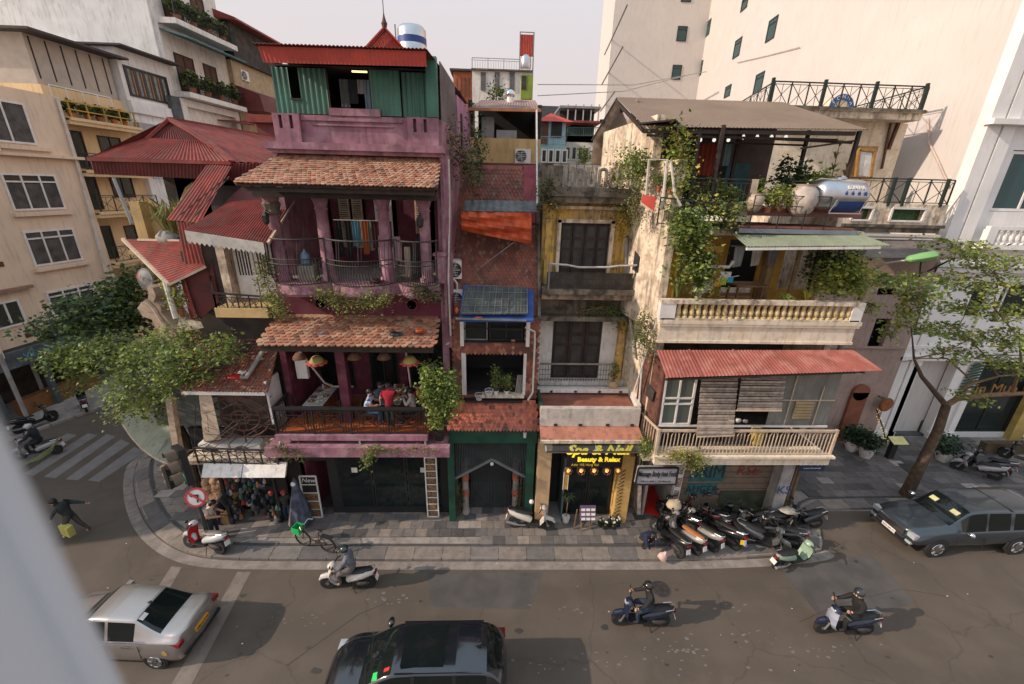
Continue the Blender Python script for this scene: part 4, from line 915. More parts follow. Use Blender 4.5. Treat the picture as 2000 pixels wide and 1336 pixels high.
# ---------------------------------------------------------------- cream corner house with roof garden
ch=thing('cream_house','cream plastered house with planted terraces, red and green awnings and a balustrade','house',(8,12.9,0))
c0,c1=5.1,11.25
g=G()
g.hexa([(5.75,12.9,0),(5.9,12.9,0),(5.6,20,0),(5.4,20,0),(5.35,12.9,3.9),(5.5,12.9,3.9),(5.2,20,3.9),(5.05,20,3.9)])
def lw(y0,y1,z0,z1,x0=5.0,t=.25,d=-.12,m=0):
    def X(y):return x0+d*(y-12.2)
    g.hexa([(X(y0),y0,z0),(X(y0)+t,y0,z0),(X(y1)+t,y1,z0),(X(y1),y1,z0),(X(y0),y0,z1),(X(y0)+t,y0,z1),(X(y1)+t,y1,z1),(X(y1),y1,z1)],m)
lw(12.3,19.5,3.9,8.2,5.2,d=-.17);lw(12.25,19.5,8.2,13.2,5.0,d=-.25);lw(13.0,17,13.2,14.4,4.6,d=-.14)
part('left_wall',g,cream_dirty,ch)
part('right_wall',G().box(c1-.15,c1+.05,12.6,20,0,8.3).box(c1-.15,c1,13.6,20,8.3,12.0),cream_dirty,ch)
part('gable_wall',G().hexa([(3.95,15.6,10),(4.7,15.1,10),(4.7,15.3,10),(3.95,15.9,10),(4.1,15.6,13.2),(4.5,15.1,15.2),(4.5,15.3,15.2),(4.1,15.9,13.3)]),gable,ch)
gm=G();gm.ext([PY(1155,320,17.2),PY(1215,330,17.2),PY(1230,250,17.2),PY(1205,196,17.2),PY(1160,272,17.2)],(.3,1.5,0));part('gable_wall',gm,gable,ch)
part('gable_coping',G().bar(PY(1156,275,17.1),PY(1205,192,17.1),.12,.06),wood_d,ch)
part('gable_niche',G().ext([PY(1185,318,17.15),PY(1199,318,17.15),PY(1200,272,17.15),PY(1194,260,17.15),PY(1187,270,17.15)],(0,.04,0)),stain,ch)
part('gable_hole',G().ext([PY(x,y,17.14)for x,y in((1172,240),(1182,240),(1182,233),(1172,233))],(0,.05,0)).ext([PY(x,y,17.14)for x,y in((1212,219),(1219,219),(1219,209),(1212,209))],(0,.05,0)),dark,ch)
def lw_pt(px,py,x0,d):
    r=_ray(px,py);t=(x0-d*12.2)/(r.x-d*r.y);return V((0,0,CAMH))+r*t
q=[lw_pt(x,y,4.985,-.25)for x,y in((1236,526),(1246,533),(1250,502),(1241,490))];part('small_window',G().ext(q,(-.02,0,0)),dark,ch)
q=[lw_pt(x,y,5.18,-.17)for x,y in((1261,770),(1274,785),(1279,765),(1266,748))];part('small_window',G().ext(q,(-.02,0,0)),dark2,ch)
part('downpipe',G().tube([lw_pt(1226,380,4.93,-.25),lw_pt(1222,520,4.93,-.25),lw_pt(1228,600,5.1,-.17),lw_pt(1240,700,5.1,-.17)],.06,7),pipe_g,ch,smooth=True)
part('downpipe',G().tube([lw_pt(1262,620,5.08,-.17),lw_pt(1252,740,5.1,-.17),lw_pt(1243,850,5.1,-.17)],.035,6),pipe_w,ch)
part('downpipe',G().tube([PY(1240,760,12.5),PY(1262,690,12.3),PY(1292,600,12.0)],.03,6),pipe_w,ch)
# ---- ground floor: roller shutters with painted tags, massage doorway
shm=mat('roller_shutter',(.19,.145,.105),.6,var=.25,scale=1.5,dirt=.4)
g=G();N=26
for i in range(N):z=.12+i*.135;g.box(7.35,10.9,13.0+(.02 if i%2 else 0),13.06,z,z+.12)
part('roller_shutter',g,shm,ch,kind='stuff')
part('shutter_housing',G().box(7.3,10.9,12.95,13.1,3.2,3.85),stain,ch)
part('shutter_base',G().box(9.0,10.9,12.96,13.0,.12,1.25),mat('dull_green_panel',(.05,.06,.035),.8,var=.4),ch)
teal=mat('teal_spray_paint',(.03,.12,.13),.7,var=.3,scale=4);tg=mat('black_spray_paint',(.02,.02,.02),.7);tr_=mat('red_spray_paint',(.25,.04,.03),.7)
part('paint_patch',G().box(7.6,9.0,12.988,12.994,1.7,2.6).box(7.6,8.8,12.988,12.994,1.05,1.6),teal,ch)
text(ch,'BRIM',facing((8.3,12.985,2.15)),.85,tg,.004,bold=.0,sx=.75);text(ch,'AUGER',facing((8.2,12.985,1.3)),.5,tg,.004,sx=.8);text(ch,'FIERRO',facing((9.2,12.93,3.4)),.5,tg,.004,shear=.2);text(ch,'RSE',facing((9.9,12.985,2.2)),.6,tr_,.004,shear=.1);text(ch,'KS',facing((11.12,12.47,1.7)),.5,mat('blue_spray',(.03,.08,.25)),.004)
part('column',G().box(10.85,11.3,12.48,12.95,.12,3.85),mat('grey_pillar',(.34,.32,.31),.85,var=.25,streak=.4),ch)
part('doorway',G().box(5.9,6.0,12.9,17,.12,3.8).box(6.95,7.02,12.9,17,.12,3.8).box(5.9,7.0,17,17.1,0,3.8).box(5.9,7,12.95,17,3.7,3.8),mat('pale_corridor',(.32,.3,.28),.8),ch)
part('red_carpet',G().slab([(6.05,13.0,.13),(6.93,12.75,.13),(6.93,16.9,.5),(6.05,16.9,.5)],(0,0,.02)),redpaint,ch)
part('corridor_end',G().box(6.0,6.95,14.8,14.85,.1,3.7),mat('dark_red',(.05,.006,.006)),ch)
part('menu_strip',G().box(7.05,7.33,12.93,12.99,.15,3.3),whitep,ch)
for i in range(5):part('menu_picture',G().box(7.09,7.29,12.915,12.93,.3+i*.6,.72+i*.6),mat('menu_pic_%d'%(i%2),((.25,.12,.1),(.18,.14,.13))[i%2],var=.5,scale=14,c2=(.5,.45,.42)),ch)
t=thing('shop_sign','grey lightbox sign reading Massage Body And Foot','sign',(5.6,11.5,2.85))
part('board',G().hexa([(4.86,11.46,2.85),(6.27,11.46,2.85),(6.27,11.6,2.85),(4.86,11.6,2.85),(4.9,11.46,3.52),(6.25,11.46,3.52),(6.25,11.6,3.52),(4.9,11.6,3.52)]),mat('sign_grey',(.36,.35,.37),.5),t)
part('border',G().bar((4.84,11.45,2.84),(6.29,11.45,2.84),.05).bar((4.88,11.45,3.53),(6.27,11.45,3.53),.05).bar((4.86,11.45,2.87),(4.88,11.45,3.5),.05).bar((6.28,11.45,2.87),(6.26,11.45,3.5),.05).bar((5.0,11.6,3.2),(5.6,12.9,3.3),.05),black,t)
text(t,'Massage Body And Foot',facing((5.57,11.44,3.27)),.3,black,.006,sx=.45,bold=.003);text(t,'098 216 5829  |  135 Hàng Gai',facing((5.55,11.44,2.97)),.085,black,.004)
t=thing('street_sign','small dark blue street name plate on the pillar above the parked scooters','sign',(11.6,12.3,2.9));part('plate',G().box(11.25,12.25,12.28,12.31,2.75,3.2),mat('street_blue',(.015,.03,.09),.5),t);text(t,'ĐƯỜNG NỘI ĐÔ',facing((11.75,12.27,3.05)),.13,white,.003);text(t,'TRUNG TÂM HÀ NỘI',facing((11.75,12.27,2.87)),.07,white,.003);part('bracket',G().bar((11.3,12.33,2.98),(11.3,12.6,2.98),.04),iron,t)
# ---- first floor balcony with blinds
zf=3.95
part('balcony_slab',G().box(5.3,c1+.05,11.25,12.9,3.8,4.1).box(5.22,c1+.12,11.15,11.3,4.1,4.18),cream,ch);part('balcony_slab',G().box(5.05,5.32,11.6,12.9,3.7,4.05),cream_dirty,ch)
rl=G()
z0,z1=4.18,5.1
part('hand_rail',G().bar((5.3,11.3,z1),(c1,11.3,z1),.07).bar((5.3,11.3,z0+.05),(c1,11.3,z0+.05),.04).bar((5.3,11.3,z1),(5.1,12.4,z1),.06).bar((5.3,11.3,z0),(5.1,12.4,z0),.04),cream_rail,ch)
for i in range(48):
    x=5.38+i*.122;k=i%3
    g=G().bar((x,11.3,z0+.05),(x,11.3,z1-.16),.025)
    if k==0:g.tube([(x,11.3,z1-.18),(x+.05,11.3,z1-.07),(x+.12,11.3,z1-.04),(x+.19,11.3,z1-.07),(x+.24,11.3,z1-.18)],.012,4)
    else:g.bar((x,11.3,z1-.17),(x,11.3,z1-.04),.02)
    part('rail_bar',g,cream_rail,ch)
for i in range(7):y=11.42+i*.15;x=5.3-(y-11.3)*.18;part('rail_bar',G().bar((x,y,z0),(x,y,z1),.025),cream_rail,ch)
part('post',G().bar((5.3,11.3,4.1),(5.3,11.3,5.15),.08),cream_rail,ch);part('post',G().bar((c1,11.3,4.1),(c1,11.3,5.15),.08),cream_rail,ch)
zt=7.0
window(ch,(5.45,11.75,5.05),(1.05,0,0),(-.05,0,1.9),(0,-1,0),2,2,white,glassmat('frosted_glass',(.13,.15,.13),.2,.25),.07,tr=(.42,.53))
part('frost_film',G().box(5.52,6.45,11.77,11.78,5.1,5.6),mat('frost',(.35,.42,.38),.5),ch)
part('sill',G().bar((5.42,11.72,5.02),(c1,11.72,5.02),.06),white,ch)
part('side_frame',G().bar((5.38,11.75,4.2),(5.38,11.75,7.1),.09).bar((5.05,12.8,4.2),(5.0,12.8,7.2),.07).bar((5.38,11.75,5.9),(5.05,12.8,5.9),.05).bar((5.38,11.75,5.0),(5.05,12.8,5.0),.05),rust,ch)
part('side_pane',G().hexa([(5.36,11.8,4.25),(5.38,11.8,4.25),(5.07,12.75,4.25),(5.05,12.75,4.25),(5.36,11.8,5.85),(5.38,11.8,5.85),(5.07,12.75,5.85),(5.05,12.75,5.85)]),mat('stained_rust_panel',(.12,.05,.035),.8,var=.5,scale=5),ch)
part('side_wall_upper',G().hexa([(5.35,11.8,5.95),(5.38,11.8,5.95),(5.07,12.75,5.95),(5.04,12.75,5.95),(5.35,11.8,7.1),(5.38,11.8,7.1),(5.07,12.75,7.6),(5.04,12.75,7.6)]),mat('stained_rust_panel',(.12,.05,.035)),ch)
bam=mat('bamboo_blind',(.26,.2,.165),.85,var=.3,scale=6,c2=(.34,.27,.22),rnd=.18)
bam2=mat('bamboo_blind_pale',(.42,.35,.29),.85,var=.3,scale=6,rnd=.12)
def blind(xa,xb,za,zb,ya,yb,n,skew=0):
    for i in range(n):
        t0,t1=i/n,(i+.82)/n;z_,z2=zb+(za-zb)*t0,zb+(za-zb)*t1;y_=yb+(ya-yb)*t0+(.02 if i%2 else 0);o=skew*t0
        part('blind_slat',G().hexa([(xa+o,y_,z2),(xb+o,y_,z2),(xb+o,y_+.02,z2),(xa+o,y_+.02,z2),(xa+o,y_,z_),(xb+o,y_,z_),(xb+o,y_+.02,z_),(xa+o,y_+.02,z_)]),bam if i%2 else bam2,ch)
blind(6.55,7.75,4.95,7.05,11.15,11.7,24,-.05);blind(7.85,9.3,5.85,7.1,11.3,11.68,15,-.12)
part('blind_rod',G().bar((7.7,11.32,5.84),(9.2,11.32,5.84),.04),cream_rail,ch);part('blind_rod',G().bar((6.5,11.16,4.95),(7.7,11.16,5.0),.03),cream_rail,ch)
gsh=mat('grey_sheet_wall',(.22,.215,.19),.7,var=.2,scale=2,streak=.3)
part('sheet_wall',G().wave([(c1,11.8,4.95),(9.15,11.8,4.95),(9.15,11.8,6.95),(c1,11.8,6.95)],22,.015),gsh,ch)
part('sheet_rail',G().bar((9.15,11.74,6.0),(c1,11.74,6.0),.035).bar((9.75,11.75,4.95),(9.75,11.75,6.9),.03).bar((10.75,11.75,4.95),(10.75,11.75,6.5),.03),cream_rail,ch)
for i in range(6):part('louvre',G().hexa([(9.95,11.72,5.3+i*.11),(10.6,11.72,5.3+i*.11),(10.6,11.78,5.36+i*.11),(9.95,11.78,5.36+i*.11),(9.95,11.71,5.33+i*.11),(10.6,11.71,5.33+i*.11),(10.6,11.77,5.39+i*.11),(9.95,11.77,5.39+i*.11)]),mat('tan_louvre',(.4,.29,.15),.7),ch)
part('room_interior',G().box(5.5,c1-.1,14.5,14.6,4.1,8).box(5.5,c1-.1,11.9,14.5,4.1,4.14),dark2,ch)
part('clutter',G().ball((8.0,11.9,5.15),(.1,.08,.1),6).ball((8.25,11.9,5.12),(.12,.08,.09),6).ball((8.5,11.9,5.1),(.1,.07,.07),6),mat('clutter_white',(.5,.48,.45),.7,var=.5,scale=9),ch)
part('clutter',G().box(9.0,9.3,11.9,12.2,4.15,4.7),mat('yellow_crate',(.6,.42,.03),.6),ch);part('clutter',G().box(8.0,8.7,12,12.4,4.15,4.6),wood_d,ch)
q=[PY(1302,738,10.95),PY(1726,724,10.95),PY(1668,684,11.85),PY(1283,684,11.85)]
part('awning_sheet',G().wave([q[0],q[1],q[2],q[3]],62,.018),redawn,ch)
part('awning_beam',G().bar(q[0]+V((0,.05,-.08)),q[1]+V((-.8,.05,-.08)),.06),wood_d,ch)
for u in(.1,.5,.93):part('awning_strut',G().bar(q[0].lerp(q[1],u)+V((0,.1,-.1)),q[3].lerp(q[2],u)+V((0,.2,-.7)),.04),wood_d,ch)
part('awning_joint',G().bar(q[3].lerp(q[2],.16)+V((0,0,.03)),q[0].lerp(q[1],.16)+V((0,0,.03)),.03).bar(q[3].lerp(q[2],.38)+V((0,0,.03)),q[0].lerp(q[1],.38)+V((0,0,.03)),.03),redawn,ch)
# ---- second floor: slab, balustrade
part('balcony_band',G().box(5.05,11.3,11.9,13.4,7.95,8.55).box(5.0,11.36,11.84,12.5,8.48,8.58).box(4.98,11.38,11.82,12.5,8.56,8.68).box(5.02,11.33,11.87,12.4,7.92,8.0),cream,ch)
part('balustrade_rail',G().box(4.95,11.2,11.8,12.02,9.2,9.32).box(5.0,11.25,11.82,12.02,8.68,8.74),cream_dirty,ch)
part('balustrade_pier',G().box(4.95,5.42,11.82,12.05,8.7,9.2),white,ch);part('balustrade_pier',G().box(10.95,11.3,11.82,12.05,8.7,9.3),white,ch)
part('balustrade_side',G().box(4.93,5.05,12.05,12.9,8.6,9.32),cream_dirty,ch)
bal=mesh('baluster',G().lathe((0,0,0),[(.085,0),(.085,.05),(.05,.07),(.075,.13),(.085,.19),(.045,.34),(.06,.38),(.06,.41),(.085,.43),(.085,.47)],10),mat('yellow_baluster',(.6,.43,.17),.8,var=.2,scale=9,c2=(.6,.5,.36),dirt=.3),smooth=True)
for i in range(27):piece('baluster',bal,ch,Matrix.Translation((5.55+i*.206,11.92,8.735)))
part('terrace_floor',G().box(5.0,11.3,12.4,16,8.5,8.6),redtile_floor,ch)
g=G();hole_wall(g,5.1,11.2,8.6,11.2,14.0,14.15,[(6.9,7.5,8.7,10.7),(7.9,9.1,8.9,10.9),(9.9,11.1,9.2,10.7)]);part('terrace_rear_wall',g,ochre,ch)
for i in range(5):
    for j in range(7):part('wall_tile',G().box(5.15+i*.34,5.475+i*.34,13.97,14.0,8.62+j*.36,8.965+j*.36),mat('mustard_tile',(.5,.3,.06),.5,rnd=.12),ch)
part('corner_wall',G().box(5.05,5.45,12.4,12.75,8.6,11.0),ochre,ch)
part('corner_trim',G().box(5.44,5.5,12.35,12.4,8.6,11.0),mat('lemon_trim',(.7,.5,.08),.6),ch)
part('room_interior',G().box(5.2,11.1,17,17.1,8.6,11.3),dark,ch)
part('wood_post',G().box(9.15,9.35,13.6,13.9,8.6,10.9).box(9.8,9.9,13.2,13.3,8.6,10.9),mat('tan_post',(.3,.2,.1),.8,var=.3),ch)
part('downpipe',G().tube([(6.35,12.4,8.7),(6.4,12.4,10.15),(6.45,12.3,10.25),(7.0,12.2,10.27),(7.1,12.2,10.45)],.05,8),pipe_w,ch,smooth=True)
q=[PY(1460,482,11.25),PY(1742,480,11.25),PY(1662,449,12.3),PY(1422,449,12.3)]
part('awning_sheet',G().wave(q,44,.016),mat('pale_green_sheet',(.22,.25,.175),.8,spec=.2,var=.15,scale=1.5,dirt=.25,streak=.2),ch)
part('awning_beam',G().bar(q[0]+V((0,.03,-.06)),q[1]+V((-.3,.03,-.06)),.07),whitep,ch)
part('slab_above',G().box(5.3,11.2,12.6,14.2,11.15,11.35),cream_dirty,ch);part('yellow_bracket',G().box(6.2,6.9,12.5,12.7,10.65,10.85),ochre,ch)
# ---- lower roof garden: steel platform, tank, jars
zp=11.42
part('steel_platform',G().box(6.9,10.4,11.9,12.05,zp-.12,zp).box(6.9,10.4,12.05,13.4,zp-.03,zp+.02),mat('blue_grey_steel',(.2,.22,.25),.5,var=.15),ch)
part('platform_floor',G().box(6.9,10.35,12.0,13.5,zp+.02,zp+.06),redtile_floor,ch)
g=G()
for z in(.42,.62,.9):g.bar((7.2,11.95,zp+z),(9.4,11.95,zp+z),.022)
for x in(7.2,8.0,8.75,9.4):g.bar((x,11.95,zp),(x,11.95,zp+.9),.022)
part('platform_rail',g,black,ch)
part('upper_terrace_floor',G().box(5.2,10.9,12.5,15.2,11.75,11.95),redtile_floor,ch)
part('upper_floor_edge',G().box(5.2,7.3,12.35,12.5,11.72,11.9),mat('blue_grey_steel',(.2,.22,.25)),ch)
rail('terrace_rail',PY(1283,440,12.0),PY(1430,455,11.9),.75,black,None,parent=ch,style='bars',post=.8,w=.025,top=.04)
rail('terrace_rail',(5.3,12.3,11.95),(7.2,12.3,11.95),.78,iron,None,parent=ch,style='bars',post=.9,w=.02,top=.03)
rail('terrace_rail',(8.6,12.6,11.95),(10.6,12.6,11.95),.78,iron,None,parent=ch,style='bars',post=1.0,w=.02,top=.03)
part('terrace_rear_wall',G().box(4.6,9.4,15.2,15.3,11.9,14.6),mat('dim_brown_wall',(.12,.085,.07),.9,var=.3),ch)
part('blue_door',G().box(7.6,8.4,14.6,14.66,11.95,13.3),mat('teal_door',(.02,.10,.11),.6,var=.3,scale=4),ch)
part('red_curtain',G().wave([(7.2,14.4,12.9),(6.4,14.4,12.9),(6.4,14.4,13.9),(7.2,14.4,13.9)],5,.04),mat('rust_red_cloth',(.3,.05,.03),.9),ch)
part('hanging_cloth',G().wave([(7.5,14.3,13.2),(7.28,14.3,13.2),(7.28,14.3,13.95),(7.5,14.3,13.95)],2,.03),mat('pale_blue_cloth',(.25,.4,.42),.9),ch)
part('pale_board',G().box(7.32,7.5,12.45,12.5,11.95,12.75),cream_rail,ch)
for x,y,z1_ in((5.35,12.6,14.1),(5.55,12.5,14.05),(6.15,12.4,14.1),(10.25,12.7,14.1),(9.4,13.6,14.2),(7.5,14.0,14.4)):part('canopy_post',G().bar((x,y,11.9),(x-.0,y,z1_),.09),wood_d,ch)
g=G();q=[PY(1262,236,12.4),PY(1700,243,12.4),PY(1530,200,15.8),PY(1204,190,15.8)]
q[0].z=14.0;q[1].z=14.1
part('roof_sheet',G().wave([q[0],q[1],q[2],q[3]],60,.012),mat('tan_roof_sheet',(.2,.148,.112),.85,spec=.2,var=.12,scale=.8,streak=.15),ch)
part('roof_beam',G().bar(q[0]+V((0,.1,-.1)),q[1]+V((-.3,.1,-.1)),.1).bar(q[0]+V((.1,.1,-.2)),q[1]+V((-.6,.3,-.25)),.06).bar(q[0]+V((0,.1,-.1)),q[3]+V((0,0,-.1)),.08),wood_d,ch)
part('lower_eave',G().slab([PY(1245,240,12.5),PY(1320,232,12.2),PY(1330,242,12.8),PY(1270,243,13.0)],(0,0,-.04)),wood_d,ch)
part('truss',G().bar((5.5,12.6,13.85),(10.2,12.8,13.8),.05).bar((8.6,12.6,13.6),(10.2,12.7,13.85),.05).bar((5.7,13.6,13.8),(9.5,13.7,13.8),.05),wood_d,ch)
part('pipe_frame',G().tube([PY(1293,410,12.2),PY(1303,312,12.2),PY(1268,312,12.3),PY(1262,380,12.5)],.045,7).tube([PY(1310,315,12.1),PY(1318,380,12.0),PY(1330,402,11.95)],.035,6),pipe_w,ch)
part('red_louvre',G().hexa([PY(1252,395,12.3),PY(1278,413,12.1),PY(1278,413,12.15),PY(1252,395,12.4),PY(1255,380,12.3),PY(1281,384,12.1),PY(1281,384,12.15),PY(1255,380,12.4)]),redbright,ch)
bulb=mat('string_bulb',(.9,.86,.75),emit=.9)
for i,x in enumerate((1368,1395,1423,1452,1479,1507,1535)):
    p=PY(x,(272,272,272,267,267,267,267)[i],12.75);t=thing('light_bulb','white bulb on the string under the roof garden canopy, %s from the left'%('first','second','third','fourth','fifth','sixth','seventh')[i],'light bulb',p,'bulbs under the roof canopy')
    part('bulb',G().lathe(p-V((0,0,.07)),[(.01,0),(.045,.02),(.05,.06),(.025,.12)],8),bulb,t);part('socket',G().lathe(p+V((0,0,.05)),[(.025,0),(.02,.06)],6).bar(p+V((0,0,.1)),(p.x,p.y,13.8),.008),black,t)
c=PY(1632,382,12.5);t=thing('water_tank','horizontal steel water tank with a deep blue lower half on the roof garden','water tank',c-V((0,0,.5)))
R_=.46;L_=.72;ax=(1,.12,0)
part('shell',G().lathe(c,[(.05,-L_-.12),(.25,-L_-.09),(.4,-L_),(R_,-L_+.1),(R_,L_-.1),(.4,L_),(.25,L_+.09),(.05,L_+.12)],28,ax=ax),steel,t,smooth=True)
g=G();N=24;axv=V(ax).normalized();pv_=V((0,0,1)).cross(axv).normalized();rows=[]
for i in range(9):
    a=math.radians(200+i*13);rows.append([c+axv*s_+(pv_*-math.cos(a)*-1+V((0,0,1))*math.sin(a))*(R_+.006)for s_ in(-.25,.66)])
for i in range(8):g.poly([rows[i][0],rows[i][1],rows[i+1][1],rows[i+1][0]])
part('blue_label',g,blue,t,smooth=True)
nrm=(-pv_*0+V((0,0,0)))
fr_=-pv_ if pv_.y>0 else pv_
text(t,'SON HA',facing(c+fr_*(R_*.9)+V((0,0,R_*.47))+axv*.2,fr_+V((0,0,.5))),.15,white,.01,bold=.006)
text(t,'★  ★  ★  ★',facing(c+fr_*(R_*1.0)+V((0,0,R_*.12))+axv*.2,fr_),.14,blue,.01)
part('fill_cap',G().lathe(c+V((0,0,R_-.02)),[(.16,0),(.16,.05),(.1,.1)],12),steel,t)
part('stand',G().bar(c+axv*-.5+fr_*.4+V((0,0,-.5)),c+axv*-.3+fr_*.44,.03).bar(c+axv*.5+fr_*.4+V((0,0,-.5)),c+axv*.65+fr_*.44,.03).bar(c+axv*-.5+fr_*.4+V((0,0,-.48)),c+axv*.6+fr_*.4+V((0,0,-.48)),.03),steel,t)
def jar(px,py,Y,s,label,m):
    p=PY(px,py,Y);t=thing('glazed_jar',label,'jar',p,'large jars on the roof garden');part('jar',G().lathe(p,[(.13*s,0),(.2*s,.08*s),(.25*s,.25*s),(.22*s,.42*s),(.15*s,.5*s),(.17*s,.54*s),(.13*s,.54*s),(.13*s,.45*s)],16),m,t,smooth=True)
jm=mat('glazed_tan',(.4,.31,.24),.45,var=.15,scale=4)
jar(1470,413,12.3,.95,'squat tan jar at the left of the steel platform',jm);jar(1560,420,12.25,1.55,'biggest pale jar standing against the water tank',mat('pale_jar',(.45,.38,.33),.6,var=.2,scale=5,dirt=.3))
pl=((1285,375,12.5,.32,.14,'terracotta pot with low plant at the far left of the roof garden'),(1308,378,12.45,.3,.14,'terracotta pot with low plant next to the pipe frame'))
for x,y,Y_,h_,r_,l_ in pl:potplant(PY(x,y,Y_),l_,'bush',h_,r_,terracotta,('mid','olive'),.1,.16,leaf=.05)
for x,y,k,h_,r_,l_ in((1340,375,'bush',.5,.2,'leafy plant in a white pot behind the bent pipe'),(1395,372,'bush',.6,.3,'bushy plant along the left roof garden rail'),(1430,370,'bush',.35,.28,'low bush left of the teal door'),(1480,370,'bush',.6,.12,'thin leafy plant in a red pot right of the teal door'),(1520,372,'bush',.4,.25,'small bush in the middle of the right roof garden rail')):
    p=PY(x,y,12.75);p.z=11.96;potplant(tuple(p),l_,k,h_,r_,terracotta,('mid','olive','light'),.12,.2)
for x,z,s_,l_,cols in((9.35,12.0,1.0,'white flowering bush under the canopy',('mid','olive','light')),(9.9,12.0,1.25,'large palm like bush at the right canopy post',('mid','olive','light')),(8.95,12.2,1.35,'dark leaved tree under the right half of the canopy',('dark','blue','dark'))):
    t=thing('shrub',l_,'shrub',(x,13.3,z),'shrubs under the roof canopy');g=G();leaves(g,blob((x,13.3,z+.55*s_),(.42*s_,.35,.36*s_),90),.12,7,.16);part('foliage',g,[lf[k]for k in cols],t);part('stem',G().tube([(x,13.3,z),(x+.05,13.3,z+.6)],.03,5),twig,t)
    if 'white' in l_:
        g=G();[g.ball(q_,.03,5)for q_ in blob((x,13.1,z+.6),(.5,.3,.3),22)];part('flowers',g,white,t,kind='stuff')
potplant((10.0,13.0,12.0),'tall thin palm rising behind the right canopy post','tall',1.6,.3,terracotta,('mid','olive'),.14,.2)
potplant((10.75,13.4,12.0),'spiky plant right of the last canopy post','tall',1.0,.3,terracotta,('mid','olive'),.14,.2)
for x,y,s_,l_ in((1497,416,.16,'small potted plant by the squat jar'),(1520,412,.3,'green plant in a red planter on the steel platform'),(1545,408,.22,'yellow green plant left of the biggest jar')):potplant(tuple(PY(x,y,12.3)),l_,'bush',.38,s_,terracotta,('mid','light','yellow'),.11,.16,leaf=.06)
vine('climbing plant wound round the left canopy post of the roof garden',[PY(1320,250,12.3),PY(1330,290,12.3),PY(1335,340,12.3),PY(1325,380,12.2)],(.15,.1,.2),115,cols=('light','yellow','mid'),leaf=.1)
vine('bushy creeper sticking out of the left wall top of the cream house',[PY(1235,300,13.2),PY(1245,330,13.1),PY(1262,350,12.9)],(.22,.15,.2),150,cols=('mid','olive','light'),leaf=.08)
vine('dry creeper on the left wall of the cream house below the red louvre',[PY(1240,390,12.9),PY(1248,430,12.8)],(.15,.1,.2),60,cols=('dry','olive'),leaf=.06)
vine('thick light green climber covering the corner of the planted balcony',[PY(1345,425,11.9),PY(1348,450,11.95),PY(1356,500,12.0),PY(1375,560,12.1)],(.25,.15,.2),360,cols=('light','mid','olive','light'),leaf=.115)
vine('tangled creeper hanging along the steel platform edge',[PY(1370,385,12.2),PY(1400,405,12.0),PY(1425,430,11.9),PY(1445,400,12.0)],(.17,.12,.12),105,cols=('olive','mid','yellow'),leaf=.09)
vine('yellow green bush on the right half of the planted balcony',[PY(1610,560,12.4),PY(1640,530,12.4),PY(1665,555,12.3),PY(1660,505,12.5)],(.25,.18,.22),300,cols=('light','yellow','olive'),leaf=.12)
vine('dark hanging foliage in the shade of the green awning',[PY(1590,520,13.0),PY(1625,500,12.8),PY(1665,500,12.7)],(.25,.2,.25),190,cols=('dark','mid','dark'),leaf=.1)
potplant(tuple(PY(1322,582,12.15)-V((0,0,.25))),'spiky agave like plant at the left corner of the balustrade','strap',.95,.4,terracotta,('mid','olive'),.14,.24)
potplant(tuple(PY(1575,585,12.2)-V((0,0,.25))),'yellow spider plant behind the right half of the balustrade','strap',.5,.4,terracotta,('yellow','light'),.12,.2)
potplant(tuple(PY(1535,585,12.2)-V((0,0,.2))),'small white flowering plant behind the middle of the balustrade','bush',.2,.15,whitep,('mid','light'),.1,.14,leaf=.05)
vine('dry shrub rooted on the cream house wall above the red awning',[PY(1258,620,12.3),PY(1250,650,12.2),PY(1262,680,12.1)],(.15,.12,.18),130,cols=('dry','olive','mid'),leaf=.07)
vine('bright green tuft growing beside the first floor balcony',[PY(1262,860,11.6),PY(1262,885,11.6)],(.12,.1,.12),90,cols=('light','mid'),leaf=.06)
vine('trailing bright green plant on the first floor balcony edge',[PY(1310,890,11.1),PY(1340,888,11.1),PY(1365,895,11.1),PY(1350,915,11.05)],(.15,.05,.09),130,cols=('light','yellow','dry'),leaf=.07)
t=thing('wooden_table','brown wooden table behind the balustrade','table',(8.2,13.2,8.6));part('table_top',G().box(7.8,8.9,12.9,13.6,9.5,9.56),wood,t)
for x in(7.88,8.82):
    for y in(12.95,13.5):part('leg',G().bar((x,y,8.6),(x,y,9.5),.06),wood,t)
t=thing('clothesline','washing line with small coloured cloths behind the balustrade','clothesline',(6.4,12.3,9.5));part('line',G().bar((6.0,12.25,9.75),(7.4,12.25,10.0),.012),white,t)
cl=[((.7,.7,.7),.3),((.65,.66,.68),.35),((.75,.7,.65),.3),((.7,.35,.03),.22),((.3,.4,.05),.2),((.02,.3,.4),.15)]
for i,(c_,h_)in enumerate(cl):
    x=6.05+i*.2;z=9.75+(x-6)*.18;part('cloth',G().wave([(x+.18,12.24,z-h_),(x,12.24,z-h_),(x,12.24,z),(x+.18,12.24,z+.03)],1,.015),mat('wash_%d'%i,c_,.9),t)
t=thing('washing','white and grey shirts hanging in the shade of the green awning','washing',(8,13.4,10.1));part('line',G().bar((7.6,13.4,10.75),(9.3,13.4,10.75),.012),white,t)
for i,x in enumerate((7.75,8.35,8.9)):part('cloth',G().wave([(x+.32,13.4,10.1+i*.05),(x+.05,13.4,10.05+i*.05),(x,13.4,10.72),(x+.34,13.4,10.72)],2,.03),mat('shirt_%d'%i,((.35,.37,.38),(.45,.42,.38),(.16,.17,.17))[i],.9),t)
part('cloth',G().box(7.0,7.35,12.6,12.62,9.8,10.05),white,ch)
